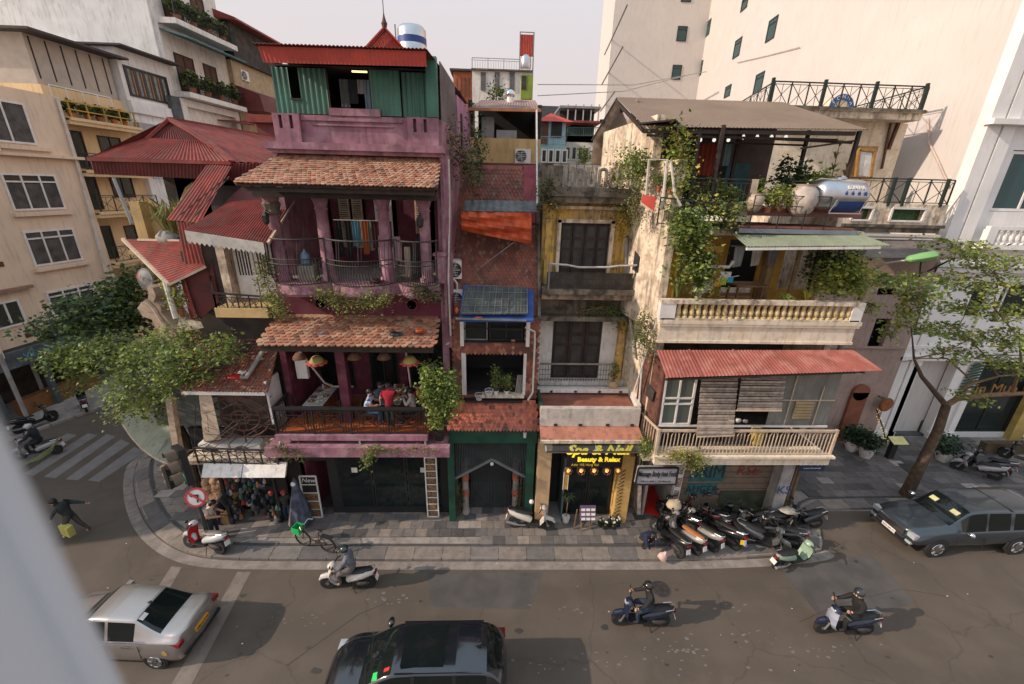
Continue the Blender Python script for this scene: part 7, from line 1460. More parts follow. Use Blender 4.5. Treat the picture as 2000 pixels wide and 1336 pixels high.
carglass=glassmat('car_glass',(.008,.012,.012),.03,.08);silverp=mat('silver_car_paint',(.42,.39,.37),.3,.75,var=.03,coat=.6);blackp=mat('black_car_paint',(.012,.015,.02),.15,.3,var=.1,coat=1,spec=.8);bluep=mat('slate_blue_car_paint',(.035,.048,.06),.3,.3,var=.05,coat=.7);chrome=mat('chrome',(.6,.6,.62),.15,1);taill=mat('tail_light_red',(.2,.01,.012),.2);lampg=mat('headlamp_glass',(.4,.42,.44),.1)
S=[(-2.13,.38,.62,.72,.6,.6,.5,'b'),(-2.1,.3,.85,1.0,.78,.74,.62,'b'),(-1.98,.26,.93,1.07,.83,.79,.68,'b'),(-1.5,.24,.95,1.08,.85,.81,.68,'r'),(-.85,.23,.95,1.42,.85,.81,.58,'g'),(-.78,.23,.95,1.44,.85,.81,.58,'g'),(-.12,.23,.94,1.48,.85,.81,.6,'b'),(-.04,.23,.94,1.48,.85,.81,.6,'g'),(.45,.23,.93,1.45,.85,.81,.59,'wg'),(.75,.23,.92,1.25,.85,.81,.6,'w'),(1.15,.24,.9,1.0,.85,.8,.66,'b'),(1.8,.26,.82,.9,.82,.76,.6,'b'),(2.05,.3,.68,.78,.74,.68,.5,'b'),(2.13,.38,.55,.62,.6,.56,.4,'b')]
S=[tuple([s[0]+0.0])+s[1:]for s in S]
sed,_=car('silver_sedan','silver saloon car with a yellow number plate, partly hidden by the window frame','car',S,carglass,silverp,black,(-1.32,1.32),.3,.84,chrome,None,None,None)
part('chrome_line',G().bar((-1.15,.83,.965),(.9,.83,.945),.02),chrome,sed)
for sg in(1,-1):cbox(sed,'tail_light',(-2.1,-1.85,sg*.62,sg*.81,.78,.9),taill);cbox(sed,'door_handle',(-.75,-.55,sg*.87,sg*.89,.82,.86),chrome);cbox(sed,'mirror',(.7,.85,sg*.88,sg*1.05,.9,1.02),silverp)
cbox(sed,'number_plate',(-2.16,-2.125,-.25,.25,.66,.8),mat('yellow_plate',(.6,.3,.02),.5));cbox(sed,'bumper_trim',(-2.14,-2.0,-.7,.7,.36,.44),black);part('badge',G().lathe((-1.7,.872,.66),[(.08,0),(.08,.01)],12,ax=(0,1,0)),mat('gold_badge',(.5,.33,.1),.5),sed);part('aerial',G().ext([(-.72,0,1.44),(-.9,0,1.43),(-.86,0,1.52)],(0,.03,0)),black,sed);part('sticker',G().slab([(-1.0,.3,1.38),(-.9,.3,1.435),(-.9,.5,1.43),(-1.0,.5,1.375)],(0,0,.012)),white,sed)
text(sed,'30E-512.46',Matrix(((0,0,-1,-2.165),(-1,0,0,0),(0,1,0,.73),(0,0,0,1))),.1,black,.002)
place(sed,(-10.2,8.42,0),math.pi-.05);sed.scale=(.95,.93,1.0)
S=[(-2.2,.5,.8,.95,.66,.62,.5,'b'),(-2.15,.38,.95,1.2,.82,.78,.66,'b'),(-2.02,.34,1.0,1.38,.86,.83,.66,'r'),(-1.7,.32,1.03,1.62,.88,.85,.64,'g'),(-1.0,.3,1.02,1.68,.89,.86,.66,'b'),(-.92,.3,1.02,1.68,.89,.86,.66,'g'),(-.05,.3,1.0,1.68,.89,.86,.66,'b'),(.03,.3,1.0,1.67,.89,.86,.66,'g'),(.5,.3,.99,1.6,.89,.86,.65,'wg'),(.95,.3,.98,1.33,.89,.85,.66,'w'),(1.3,.3,.97,1.1,.89,.84,.68,'b'),(1.7,.32,.93,1.05,.88,.82,.66,'b'),(2.05,.36,.8,.93,.82,.74,.55,'b'),(2.2,.45,.65,.76,.66,.6,.42,'b')]
suv,_=car('black_suv','shiny black crossover car passing close below the window','car',S,carglass,blackp,black,(-1.35,1.35),.33,.87,chrome,None,None,None)
for sg in(1,-1):
    part('mirror',G().ball((.88,sg*1.02,1.07),(.09,.15,.1),10).bar((.85,sg*.8,1.0),(.88,sg*1.0,1.03),.07),blackp,suv,smooth=True);part('headlight',G().box(1.95,2.15,sg*.48,sg*.76,.68,.8),lampg,suv);part('tail_light',G().box(-2.16,-1.98,sg*.6,sg*.82,.9,1.08),taill,suv)
    part('roof_rail',G().bar((-1.6,sg*.62,1.64),(.4,sg*.62,1.64),.03),blackp,suv)
part('sunroof',G().slab([(-.7,-.5,1.687),(.3,-.5,1.68),(.3,.5,1.68),(-.7,.5,1.687)],(0,0,.005)),carglass,suv);part('wiper',G().bar((1.22,-.55,1.15),(1.1,.1,1.24),.02).bar((1.22,.1,1.16),(1.1,.6,1.22),.02),black,suv);part('aerial',G().ext([(-1.4,0,1.66),(-1.6,0,1.64),(-1.56,0,1.76)],(0,.04,0)),black,suv)
part('sticker',G().slab([(.82,.42,1.4),(.95,.42,1.34),(.95,.6,1.33),(.82,.6,1.39)],(0,0,.01)),mat('glowing_green_sticker',(.02,.5,.1),emit=.3),suv);part('sticker',G().slab([(.55,.42,1.575),(.68,.42,1.5),(.68,.5,1.5),(.55,.5,1.575)],(0,0,.012)),redpaint,suv)  # green sticker glows by its own emission, though it is no lamp
place(suv,(-1.9,7.0,0),math.pi);suv.scale=(1.03,1,.97)
S=[(-2.65,.55,.95,1.1,.8,.8,.72,'b'),(-2.6,.48,1.1,1.62,.88,.86,.7,'b'),(-2.5,.48,1.1,1.74,.9,.88,.7,'g'),(-1.15,.45,1.1,1.78,.9,.88,.7,'b'),(-1.02,.42,1.1,1.78,.9,.88,.68,'g'),(-.15,.42,1.09,1.8,.9,.88,.68,'b'),(-.07,.42,1.09,1.8,.9,.88,.68,'g'),(.5,.42,1.08,1.74,.9,.88,.66,'wg'),(.85,.42,1.08,1.5,.9,.87,.68,'w'),(1.2,.42,1.07,1.22,.9,.86,.72,'b'),(1.9,.44,1.02,1.15,.9,.86,.74,'b'),(2.45,.48,.92,1.02,.88,.82,.68,'b'),(2.62,.5,.8,.86,.8,.72,.5,'b')]
pk2,_=car('pickup_truck','dark slate blue double cab pickup with a covered bed parked at the right kerb','pickup truck',S,carglass,bluep,black,(-1.55,1.62),.38,.92,chrome,None,None,None)
part('grille',G().box(2.55,2.66,-.5,.5,.68,.9).box(2.56,2.665,-.55,.55,.6,.66),chrome,pk2);part('number_plate',G().box(2.66,2.68,-.26,.26,.5,.64),white,pk2);part('running_board',G().box(-1.1,1.1,-1.0,-.88,.4,.46),chrome,pk2);part('bull_bar',G().box(2.6,2.68,-.75,.75,.4,.5),black,pk2)
for sg in(1,-1):
    part('headlight',G().box(2.4,2.6,sg*.58,sg*.84,.76,.92),lampg,pk2);part('mirror',G().ball((.82,sg*1.08,1.18),(.09,.14,.1),10),chrome,pk2,smooth=True);part('fog_lamp',G().box(2.5,2.62,sg*.6,sg*.8,.52,.6),lampg,pk2)
part('sticker',G().slab([(.72,-.5,1.6),(.85,-.5,1.5),(.85,-.25,1.5),(.72,-.25,1.6)],(0,0,.015)).slab([(.72,.25,1.6),(.85,.25,1.5),(.85,.5,1.5),(.72,.5,1.6)],(0,0,.015)),mat('pale_yellow_strip',(.5,.48,.25)),pk2);part('roof_groove',G().box(-1.1,-1.06,-.66,.66,1.775,1.795),black,pk2)
text(pk2,'30H-285.91',Matrix(((0,0,1,2.685),(1,0,0,0),(0,1,0,.57),(0,0,0,1))),.1,black,.002)
place(pk2,(17.72,11.85,0),math.pi+.03)
# ---- scooters
def scooter():
    t=thing('scooter','x','scooter');pn=mat('p_black',(.012,.012,.014),.25,coat=.6);st=mat('seat_black',(.015,.014,.014),.6)
    for x in(-.62,.64):
        w_=part('wheel',G().lathe((x,-.055,.25),[(.15,0),(.23,0),(.255,.03),(.255,.08),(.23,.11),(.15,.11)],18,ax=(0,1,0)),rubber,t,smooth=True);g=G().lathe((x,-.06,.25),[(.06,0),(.06,.12)],8,ax=(0,1,0));[g.bar((x,0,.25),(x+.17*math.cos(a*1.257),0,.25+.17*math.sin(a*1.257)),.03)for a in range(5)];part('rim',g,steel_d,w_)
    part('front_fender',G().tube([(.36,0,.36),(.45,0,.5),(.62,0,.56),(.8,0,.5),(.9,0,.36)],[.05,.085,.09,.08,.03],8),pn,t,smooth=True)
    part('fork',G().bar((.64,.09,.26),(.5,.08,.62),.035).bar((.64,-.09,.26),(.5,-.08,.62),.035),steel_d,t)
    g=G();R1=[]
    for z,x,w_ in((.28,.22,.13),(.32,.34,.16),(.5,.45,.2),(.75,.46,.2),(.92,.4,.13)):R1.append([(x+.02,-w_,z),(x+.09,-w_*.5,z),(x+.11,0,z),(x+.09,w_*.5,z),(x+.02,w_,z)])
    for i in range(4):
        for j in range(4):g.poly([R1[i][j],R1[i][j+1],R1[i+1][j+1],R1[i+1][j]])
        g.poly([R1[i][4],R1[i][0],R1[i+1][0],R1[i+1][4]])
    part('leg_shield',g,pn,t,smooth=50);part('floorboard',G().hexa([(-.15,-.16,.26),(.36,-.16,.26),(.36,.16,.26),(-.15,.16,.26),(-.15,-.15,.33),(.34,-.15,.31),(.34,.15,.31),(-.15,.15,.33)]),black,t)
    part('headlight_cowl',G().ball((.43,0,.98),(.13,.16,.09),10),pn,t,smooth=True);part('headlight',G().ball((.52,0,.97),(.06,.1,.05),8),lampg,t,smooth=True)
    part('handlebar',G().tube([(.28,.36,1.0),(.36,.2,1.02),(.38,0,1.0),(.36,-.2,1.02),(.28,-.36,1.0)],.022,6),black,t)
    for s_ in(1,-1):m_=part('mirror',G().ball((.36,s_*.3,1.22),(.02,.065,.045),8),black,t);part('stalk',G().bar((.34,s_*.24,1.02),(.36,s_*.29,1.2),.012),black,m_)
    part('side_cover',G().tube([(-.02,0,.4),(-.2,0,.5),(-.5,0,.6),(-.8,0,.72),(-.9,0,.76)],[.12,.155,.16,.12,.04],10,sx=1.05,sy=.95),pn,t,smooth=True)
    part('seat',G().tube([(.04,0,.68),(-.06,0,.72),(-.3,0,.735),(-.55,0,.78),(-.78,0,.81),(-.86,0,.8)],[.05,.12,.135,.13,.1,.03],10,sy=.5),st,t,smooth=True)
    part('grab_rail',G().tube([(-.62,.13,.8),(-.85,.12,.85),(-.92,0,.86),(-.85,-.12,.85),(-.62,-.13,.8)],.018,5),steel,t);part('tail_light',G().box(-.95,-.88,-.08,.08,.68,.75),taill,t);part('number_plate',G().hexa([(-.98,-.1,.42),(-.97,-.1,.42),(-.97,.1,.42),(-.98,.1,.42),(-.93,-.1,.58),(-.92,-.1,.58),(-.92,.1,.58),(-.93,.1,.58)]),white,t)
    part('engine',G().ball((-.5,.09,.3),(.24,.07,.09),8).ball((-.3,0,.32),(.14,.1,.1),8),iron,t,smooth=True);part('exhaust',G().tube([(-.2,-.12,.24),(-.45,-.15,.24),(-.62,-.16,.28),(-.95,-.17,.36)],[.02,.03,.055,.05],8),steel_d,t,smooth=True);part('kick_stand',G().bar((-.2,.12,.25),(-.28,.22,.0),.02),black,t)
    return t
proto=scooter();first_sc=[True]
def bike(label,loc,rz,col,seat=None,group=None,tilt=0,plate=None,scale=1.0,shield=None,rough=.25):
    t=proto if first_sc[0]else copy_tree(proto);first_sc[0]=False
    ROOT[t.name]=V((0,0,0));tag(t,label);
    if group:t['group']=group
    elif 'group' in t:del t['group']
    place(t,loc,rz);t.rotation_euler=(tilt,0,rz);t.scale=(scale,)*3
    def setm(n,m):
        for ch in t.children:
            if ch.name.split('.')[0]in n:ch.material_slots[0].link='OBJECT';ch.material_slots[0].material=m
    pm=mat('paint_%s'%'_'.join(str(int(c*100))for c in col),col,rough,coat=.5,var=.04);setm(('front_fender','leg_shield','headlight_cowl','side_cover'),pm)
    if seat:setm(('seat',),mat('seat_%d'%int(seat[0]*1000),seat,.6))
    if plate:setm(('number_plate',),mat('plate_%d'%int(plate[1]*100),plate,.6))
    if shield:setm(('leg_shield',),mat('shield_%d'%int(shield[0]*100),shield,.4))
    return t
wh_,bk,rd,nv,gr_n=(.62,.56,.5),(.012,.012,.014),(.5,.02,.02),(.011,.017,.042),(.3,.42,.3);pi=math.pi;gp_='scooters parked in the cluster before the shutters'
s1=bike('white scooter ridden left by a rider in a grey shirt',(-4.72,9.92,0),pi,wh_);s2=bike('dark blue scooter ridden left by a rider in black with a phone raised',(4.45,8.55,0),pi-.05,nv);s3=bike('blue and silver motorbike ridden left by a rider with an outstretched arm',(10.5,8.22,0),pi-.05,nv,shield=(.3,.32,.4))
s4=bike('white scooter at the zebra crossing with long green leaves tied across it',(-21.4,16.9,0),pi+.35,(.3,.3,.3))
bike('white and red motorbike parked on the corner by the sign pole',(-10.2,11.35,.1),2.9,(.5,.5,.5),tilt=.2,shield=(.5,.02,.02),seat=(.2,.18,.16));bike('retro white scooter parked before the green arched gate',(1.4,12.25,.1),-.12,(.58,.52,.46),tilt=-.1)
pk_list=[('black scooter with golden trim at the left end of the parked row',6.35,11.5,1.95,bk,None),('white tailed scooter with a tan brown seat in the parked row',6.95,11.6,2.05,(.3,.28,.26),(.38,.15,.05)),('scooter with a white V shaped tail right of the tan seat one',7.6,11.7,2.1,(.28,.27,.25),None),('dark scooter with a jacket over its bars behind the tan seat one',7.1,12.45,2.2,bk,None),('black scooter with red tail trim against the shutters',8.1,12.5,2.4,(.05,.012,.012),None),('black motorbike behind the yellow plate one',8.6,12.6,1.7,bk,None),('dark motorbike with a bright yellow number plate',8.95,12.0,1.5,bk,None),('black scooter at the middle gap, tail to the road',8.4,11.75,2.2,bk,None),('black scooter at the left of the second cluster with silver headlamp',9.9,12.1,3.3,bk,None),('white tailed black scooter pointing at the pillar, second cluster',9.9,11.4,-.5,(.1,.1,.1),None),('black scooter hidden behind the green one',10.5,11.5,2.7,bk,None),('dark scooter with a pale cloth on its seat',11.2,12.2,.15,bk,None),('long black scooter at the right end with chrome rail',12.0,12.15,.1+pi,bk,None)]
for l_,x,y,rz,c_,s_ in pk_list:bike(l_,(x,y,.1),rz,c_,s_,gp_,tilt=R.uniform(-.1,.1)+.08,plate=(.75,.55,.03)if 'yellow' in l_ else None)
bike('pale mint green scooter at the road edge of the second cluster',(10.55,10.65,.0),.25,gr_n,None,gp_,tilt=.12)
bike('black and white scooter parked beside the right trunk, pink trim',(22.8,15.4,.1),2.5,(.35,.33,.33),None,'scooters on the right pavement');bike('black scooter just behind the pink trimmed one',(23.6,15.7,.1),2.5,bk,None,'scooters on the right pavement');bike('dark motorbike cut off by the right frame edge',(26.2,16.2,.1),2.2,bk,None,'scooters on the right pavement',plate=(.7,.5,.03))
bike('dark motorbike by the left utility pole',(-23.9,19.3,.1),1.2,bk,None,'motorbikes before the hotel shop');bike('dark motorbike with a pinkish handlebar further up the side street',(-23.3,21.3,.1),2.4,bk,None,'motorbikes before the hotel shop');bike('small dark motorbike farthest up the side street',(-22.3,23.4,.1),2.6,bk,None,'motorbikes before the hotel shop')
for l_,loc,s_,m_ in(('pale cloth draped on the dark scooter in the second cluster',(11.35,12.2,.98),(.42,.22,.06),mat('pale_cloth',(.55,.48,.4),.9)),('light jacket hung over the bars of a parked scooter',(6.85,12.35,1.15),(.28,.25,.16),mat('jacket_cream',(.5,.42,.3),.9)),('pink white plastic bag on the kerb below the parked scooters',(5.95,10.75,.28),(.16,.14,.17),mat('pink_bag',(.6,.4,.35),.6))):
    g=G().ball(loc,s_,9);g.ball((loc[0]+s_[0]*.4,loc[1],loc[2]+s_[2]),(s_[0]*.4,s_[1]*.4,s_[2]*.6),7);g.v=[(x+R.uniform(-.03,.03),y+R.uniform(-.03,.03),z+R.uniform(-.03,.03))for x,y,z in g.v];solo('cloth' if 'bag' not in l_ else 'plastic_bag',g,m_,l_,'cloth' if 'bag' not in l_ else 'plastic bag',smooth=50)
t=thing('long_leaves','bundle of long light green leaves tied across the scooter at the crossing','leaves',(-21.2,16.7,.7));g=G();
for k in range(3):g.tube([PY(42,908,16.2),PY(75,898-k*3,16.2),PY(100,882-k*4,16.3),PY(115,855-k,16.6)],[.008,.016,.018,.008],4)
part('leaf',g,mat('lime_leaf',(.25,.33,.11),.6),t)
t=thing('bicycle','old bicycle with a green front basket leaning on the pavement edge','bicycle',(0,0,0));
for x in(-.5,.52):
    w_=part('wheel',G().tube([(x+.32*math.cos(a*.3142),0,.33+.32*math.sin(a*.3142))for a in range(21)],.028,6,cap=False),rubber,t);g=G();[g.bar((x,0,.33),(x+.31*math.cos(a*.5236),0,.33+.31*math.sin(a*.5236)),.006)for a in range(12)];part('spokes',g,steel,w_)
part('frame',G().tube([(.52,0,.33),(.42,0,.8),(.38,0,.95)],.018,6).tube([(.42,0,.75),(.2,0,.42),(-.05,0,.3),(-.12,0,.32)],.02,6).tube([(-.1,0,.3),(-.22,0,.82)],.016,6).bar((-.5,0,.33),(-.1,0,.3),.02).bar((-.5,0,.33),(-.2,0,.7),.02),mat('brown_frame',(.08,.03,.03),.5),t)
part('handlebar',G().tube([(.22,.28,1.02),(.36,.2,1.06),(.38,0,.98),(.36,-.2,1.06),(.22,-.28,1.02)],.014,5),steel,t);part('saddle',G().ball((-.24,0,.88),(.14,.08,.035),8),black,t);part('rack',G().box(-.75,-.3,-.08,.08,.68,.71),black,t);part('chain_guard',G().box(-.45,-.02,.03,.04,.28,.42),iron,t)
g=G();[g.bar((.52+a*.12,-.14,.6),(.54+a*.14,-.16,.85),.01)for a in range(3)];g.box(.5,.8,-.14,.14,.58,.6);g.box(.5,.52,-.15,.15,.6,.84);g.box(.8,.82,-.15,.15,.6,.84);g.box(.52,.8,-.15,-.13,.6,.84);g.box(.52,.8,.13,.15,.6,.84);part('basket',g,mat('bright_green',(.02,.4,.1),.5),t);place(t,(-6.35,11.4,.1),pi-.3)
t=thing('display_rack','small rack of purple and white brochures before the spa','display rack',PZ(1145,1035,.1));p=PZ(1145,1035,.1);part('frame',G().bar(p+V((-.5,0,0)),p+V((-.4,.1,.9)),.04).bar(p+V((-.2,-.1,0)),p+V((-.3,.1,.9)),.04).bar(p+V((.15,0,0)),p+V((.1,0,.7)),.04),twig,t);part('board',G().hexa([p+V((-.3,-.1,.55)),p+V((.3,-.1,.55)),p+V((.3,-.06,.55)),p+V((-.3,-.06,.55)),p+V((-.3,.12,1.05)),p+V((.3,.12,1.05)),p+V((.3,.16,1.05)),p+V((-.3,.16,1.05))]),mat('purple_card',(.12,.07,.14),.6),t)
for i in range(3):
    for j in range(3):part('brochure',G().hexa([p+V((-.26+i*.19,-.115+j*.07,.58+j*.155)),p+V((-.11+i*.19,-.115+j*.07,.58+j*.155)),p+V((-.11+i*.19,-.1+j*.07,.58+j*.155)),p+V((-.26+i*.19,-.1+j*.07,.58+j*.155)),p+V((-.26+i*.19,-.085+j*.07,.66+j*.155)),p+V((-.11+i*.19,-.085+j*.07,.66+j*.155)),p+V((-.11+i*.19,-.07+j*.07,.66+j*.155)),p+V((-.26+i*.19,-.07+j*.07,.66+j*.155))]),white,t)
t=thing('flower_pots','row of small dark pots with white flowers before the spa','flower pots',PZ(1190,1030,.1));
for i,px in enumerate((1172,1180,1190,1198,1206)):
    p=PZ(px,1028+(i%2)*5,.1);part('pot',G().lathe(p,[(.08,0),(.11,.2)],8),black,t);g=G();leaves(g,blob(p+V((0,0,.32)),(.12,.12,.1),14),.07,5,.05);[g.ball(p+V((R.uniform(-.1,.1),R.uniform(-.1,.1),.4)),.045,5,3)for _ in range(3)];part('foliage',g,[lf['dark'],lf['mid'],lf['dark'],white],t)
# ---------------------------------------------------------------- people: one skinned body each, clothing and skin told apart by region
BN=[('pelvis','chest'),('chest','neck'),('neck','head'),('chest','sL'),('sL','eL'),('eL','hL'),('chest','sR'),('sR','eR'),('eR','hR'),('pelvis','pL'),('pL','kL'),('kL','fL'),('fL','tL'),('pelvis','pR'),('pR','kR'),('kR','fR'),('fR','tR')]
RD=dict(pelvis=.165,chest=.18,neck=.078,head=.105,sL=.092,sR=.092,eL=.062,eR=.062,hL=.038,hR=.038,pL=.115,pR=.115,kL=.078,kR=.078,fL=.045,fR=.045,tL=.04,tR=.04)
def person(label,J,top,legs,shoes=(.02,.02,.02),hairc=hair,helmet=None,loc=(0,0,0),rz=0,sleeve='long',cat='person',scale=1,stripes=None,hat=None,longhair=False,group=None):
    t=thing('person',label,cat,(0,0,0),group);keys=list(RD);me=bpy.data.meshes.new('sk');me.from_pydata([J[k]for k in keys],[(keys.index(a),keys.index(b))for a,b in BN],[])
    o=bpy.data.objects.new('sk',me);COL.objects.link(o);m=o.modifiers.new('s','SKIN');m.use_smooth_shade=True;o.modifiers.new('u','SUBSURF').levels=1
    for i,k in enumerate(keys):
        r=RD[k]*(.9 if k=='pelvis' else 1);me.skin_vertices[0].data[i].radius=(r,r*(.8 if k in('chest','pelvis')else 1));me.skin_vertices[0].data[i].use_root=(k=='pelvis')
    bpy.context.view_layer.update();ev=bpy.data.meshes.new_from_object(o.evaluated_get(bpy.context.evaluated_depsgraph_get()));bpy.data.objects.remove(o)
    g=G();g.v=[tuple(v.co)for v in ev.vertices];g.f=[tuple(p.vertices)for p in ev.polygons];segs=[(V(J[a]),V(J[b]),a,b)for a,b in BN]
    for p in ev.polygons:
        c=p.center;best=9;nm=None
        for a,b,na,nb in segs:
            u=max(0,min(1,(c-a).dot(b-a)/max(1e-6,(b-a).length_squared)));d=(c-a.lerp(b,u)).length/(RD[na]+RD[nb])
            if d<best:best=d;nm=(na,nb,u)
        na,nb,u=nm
        if nb=='head' or na=='neck':k=0
        elif na in('eL','eR'):k=0 if(u>.85 or sleeve=='short')else 1
        elif nb in('eL','eR'):k=0 if(sleeve=='short' and u>.6)else 1
        elif na in('fL','fR'):k=3
        elif na in('pL','pR','kL','kR'):k=2
        elif na=='pelvis' and nb!='chest':k=2
        else:k=1
        if k==1 and stripes and int((c.z)/.045)%2:k=4
        g.m.append(k)
    for h,e in(('hL','eL'),('hR','eR')):
        a=V(J[h]);d=(a-V(J[e])).normalized();s_=d.cross(V((0,0,1)));s_=s_.normalized()if s_.length>.1 else V((0,1,0));dn=V((0,0,-1))-d*(-d.z)
        for q,(off,ln)in enumerate(((-.03,.07),(-.01,.08),(.01,.075),(.03,.06))):b0=a+d*.03+s_*off;g.tube([b0,b0+d*ln*.55,b0+d*ln*.8+dn*ln*.35],[.011,.01,.007],5,0)
        g.tube([a+s_*.03,a+s_*.055+d*.03,a+s_*.05+d*.055+dn*.01],[.012,.01,.008],5,0)
    hd=V(J['head']);fd=V(J.get('face',(1,0,-.1))).normalized();sd=fd.cross(V((0,0,1))).normalized();g.tube([hd+fd*.09+V((0,0,.02)),hd+fd*.125+V((0,0,-.015)),hd+fd*.1+V((0,0,-.03))],[.01,.017,.012],5,0)
    for s_ in(1,-1):g.ball(hd+sd*.1*s_,(.018,.018,.03),5,0)
    def cm(c):return mat('cloth_%s'%'_'.join(str(int(x*200))for x in c),c,.85,var=.25,scale=6)
    part('body',g,[skin,cm(top),cm(legs),cm(shoes),cm(stripes or top)],t,smooth=60)
    part('face_features',G().ball(hd+fd*.102+sd*.035+V((0,0,.02)),.012,5).ball(hd+fd*.102-sd*.035+V((0,0,.02)),.012,5).tube([hd+fd*.1+sd*.022+V((0,0,-.045)),hd+fd*.106+V((0,0,-.047)),hd+fd*.1-sd*.022+V((0,0,-.045))],.006,4),mat('feature_dark',(.06,.02,.02)),t)
    if helmet:
        hg=G().lathe(hd+V((0,0,-.02))-fd*.012,[(.128,0),(.138,.05),(.125,.11),(.08,.155),(.02,.17)],14);hg.lathe(hd+fd*.1+V((0,0,.035)),[(.07,0),(.06,.015)],8);part('helmet',hg,mat('helmet_%d'%int(helmet[0]*100),helmet,.25,coat=.6),t,smooth=True)
    elif hat:part('hat',G().lathe(hd+V((0,0,.03)),[(.13,0),(.13,.02),(.11,.03),(.1,.1),(.03,.13)],12),mat('hat_%d'%int(hat[0]*100),hat,.8),t,smooth=True)
    else:part('hair',G().lathe(hd-fd*.022+V((0,0,-.0)),[(.112,0),(.118,.04),(.1,.09),(.05,.125),(.01,.13)],12),hairc,t,smooth=True)
    if longhair or(helmet is None and hat is None):part('hair_back',G().tube([hd-fd*.05+V((0,0,.06)),hd-fd*.075+V((0,0,-.03)),hd-fd*.08+V((0,0,-.3 if longhair else-.06))],[.08,.085,.06],8),hairc,t,smooth=True)
    place(t,loc,rz);t.scale=(scale,)*3;return t
def ridep(**k):
    J=dict(pelvis=(-.22,0,.9),chest=(-.12,0,1.25),neck=(-.06,0,1.46),head=(-.02,0,1.62),sL=(-.1,.19,1.38),sR=(-.1,-.19,1.38),eL=(.08,.28,1.14),eR=(.08,-.28,1.14),hL=(.29,.3,1.06),hR=(.29,-.3,1.06),pL=(-.2,.1,.88),pR=(-.2,-.1,.88),kL=(.22,.17,.78),kR=(.22,-.17,.78),fL=(.16,.17,.38),fR=(.16,-.17,.38),tL=(.3,.17,.35),tR=(.3,-.17,.35));J.update(k);return J
def sitp(**k):
    J=dict(pelvis=(0,0,.52),chest=(.04,0,.86),neck=(.08,0,1.07),head=(.12,0,1.23),sL=(.05,.18,.99),sR=(.05,-.18,.99),eL=(.2,.24,.8),eR=(.2,-.24,.8),hL=(.42,.16,.82),hR=(.42,-.16,.82),pL=(0,.1,.5),pR=(0,-.1,.5),kL=(.42,.12,.5),kR=(.42,-.12,.5),fL=(.38,.12,.08),fR=(.38,-.12,.08),tL=(.52,.12,.04),tR=(.52,-.12,.04));J.update(k);return J
def standp(**k):
    J=dict(pelvis=(0,0,.93),chest=(0,0,1.26),neck=(0,0,1.46),head=(.03,0,1.62),sL=(0,.19,1.38),sR=(0,-.19,1.38),eL=(.02,.25,1.12),eR=(.02,-.25,1.12),hL=(.15,.25,.92),hR=(.15,-.25,.92),pL=(0,.1,.9),pR=(0,-.1,.9),kL=(.06,.1,.5),kR=(-.02,-.1,.5),fL=(.06,.1,.08),fR=(-.1,-.1,.1),tL=(.2,.1,.04),tR=(.04,-.1,.05));J.update(k);return J
person('rider in a grey shirt and dark helmet on the white scooter, hand at the mouth',ridep(hR=(.22,-.1,1.48),eR=(.12,-.28,1.2)),(.14,.15,.17),(.13,.11,.1),(.3,.22,.16),helmet=(.02,.03,.03),loc=(-4.72,9.92,0),rz=pi)
person('rider all in black with black helmet on the dark blue scooter',ridep(),(.014,.014,.016),(.02,.035,.06),helmet=(.012,.012,.012),loc=(4.45,8.55,0),rz=pi-.05)
person('rider in black with a dark helmet stretching one arm, on the blue and silver motorbike',ridep(hL=(.36,.32,1.3),eL=(.12,.34,1.3),head=(-.03,-.02,1.62),face=(.8,.5,-.2)),(.014,.013,.013),(.014,.013,.013),helmet=(.03,.035,.04),loc=(10.5,8.22,0),rz=pi-.05)
person('rider in dark clothes and a white helmet at the zebra crossing',ridep(),(.012,.016,.025),(.012,.014,.02),(.5,.5,.5),helmet=(.4,.4,.4),loc=(-21.4,16.9,0),rz=pi+.35)
person('pedestrian in a dark green coat crossing the road with an arm flung back',standp(chest=(.12,0,1.24),neck=(.22,0,1.42),head=(.32,0,1.55),sL=(.12,.18,1.36),sR=(.12,-.18,1.36),eR=(-.15,-.3,1.22),hR=(-.4,-.32,1.12),eL=(.3,.22,1.15),hL=(.4,.2,.95),kL=(.2,.1,.5),fL=(.25,.1,.1),tL=(.38,.1,.06),fR=(-.35,-.1,.12),kR=(-.1,-.1,.5),tR=(-.22,-.1,.06)),(.025,.035,.035),(.06,.055,.05),(.5,.45,.3),loc=(-15.35,12.2,0),rz=pi+.2)
g=G().hexa([(-15.6,11.95,.25),(-15.1,11.75,.3),(-15.07,11.95,.3),(-15.55,12.12,.25),(-15.6,11.95,.65),(-15.1,11.75,.7),(-15.07,11.95,.7),(-15.55,12.12,.65)]);solo('bag',g,mat('yellow_bag',(.5,.45,.12),.7,var=.2),'flat yellow bag carried low by the crossing pedestrian','bag')
person('woman in a cream top and black skirt stooping at the corner stall',standp(head=(.2,0,1.5),neck=(.12,0,1.38),chest=(.06,0,1.2),hL=(.4,.1,1.0),hR=(.38,-.1,.95)),(.5,.42,.34),(.02,.022,.03),hairc=hair,longhair=True,sleeve='short',loc=(-10.2,11.95,.1),rz=.3)
person('person in black bending over the boxes behind the road sign',standp(chest=(.2,0,1.2),neck=(.33,0,1.3),head=(.44,0,1.38),hL=(.5,.12,.85),hR=(.5,-.12,.85),eL=(.35,.2,1.0),eR=(.35,-.2,1.0),sL=(.25,.18,1.3),sR=(.25,-.18,1.3)),(.02,.02,.022),(.02,.02,.03),loc=(-10.35,12.6,.1),rz=.2)
person('small person in a red knitted hat by the folded umbrella',standp(),(.03,.03,.025),(.02,.05,.12),hat=(.35,.05,.05),loc=(-7.95,12.75,.1),rz=-1.2,scale=.82)
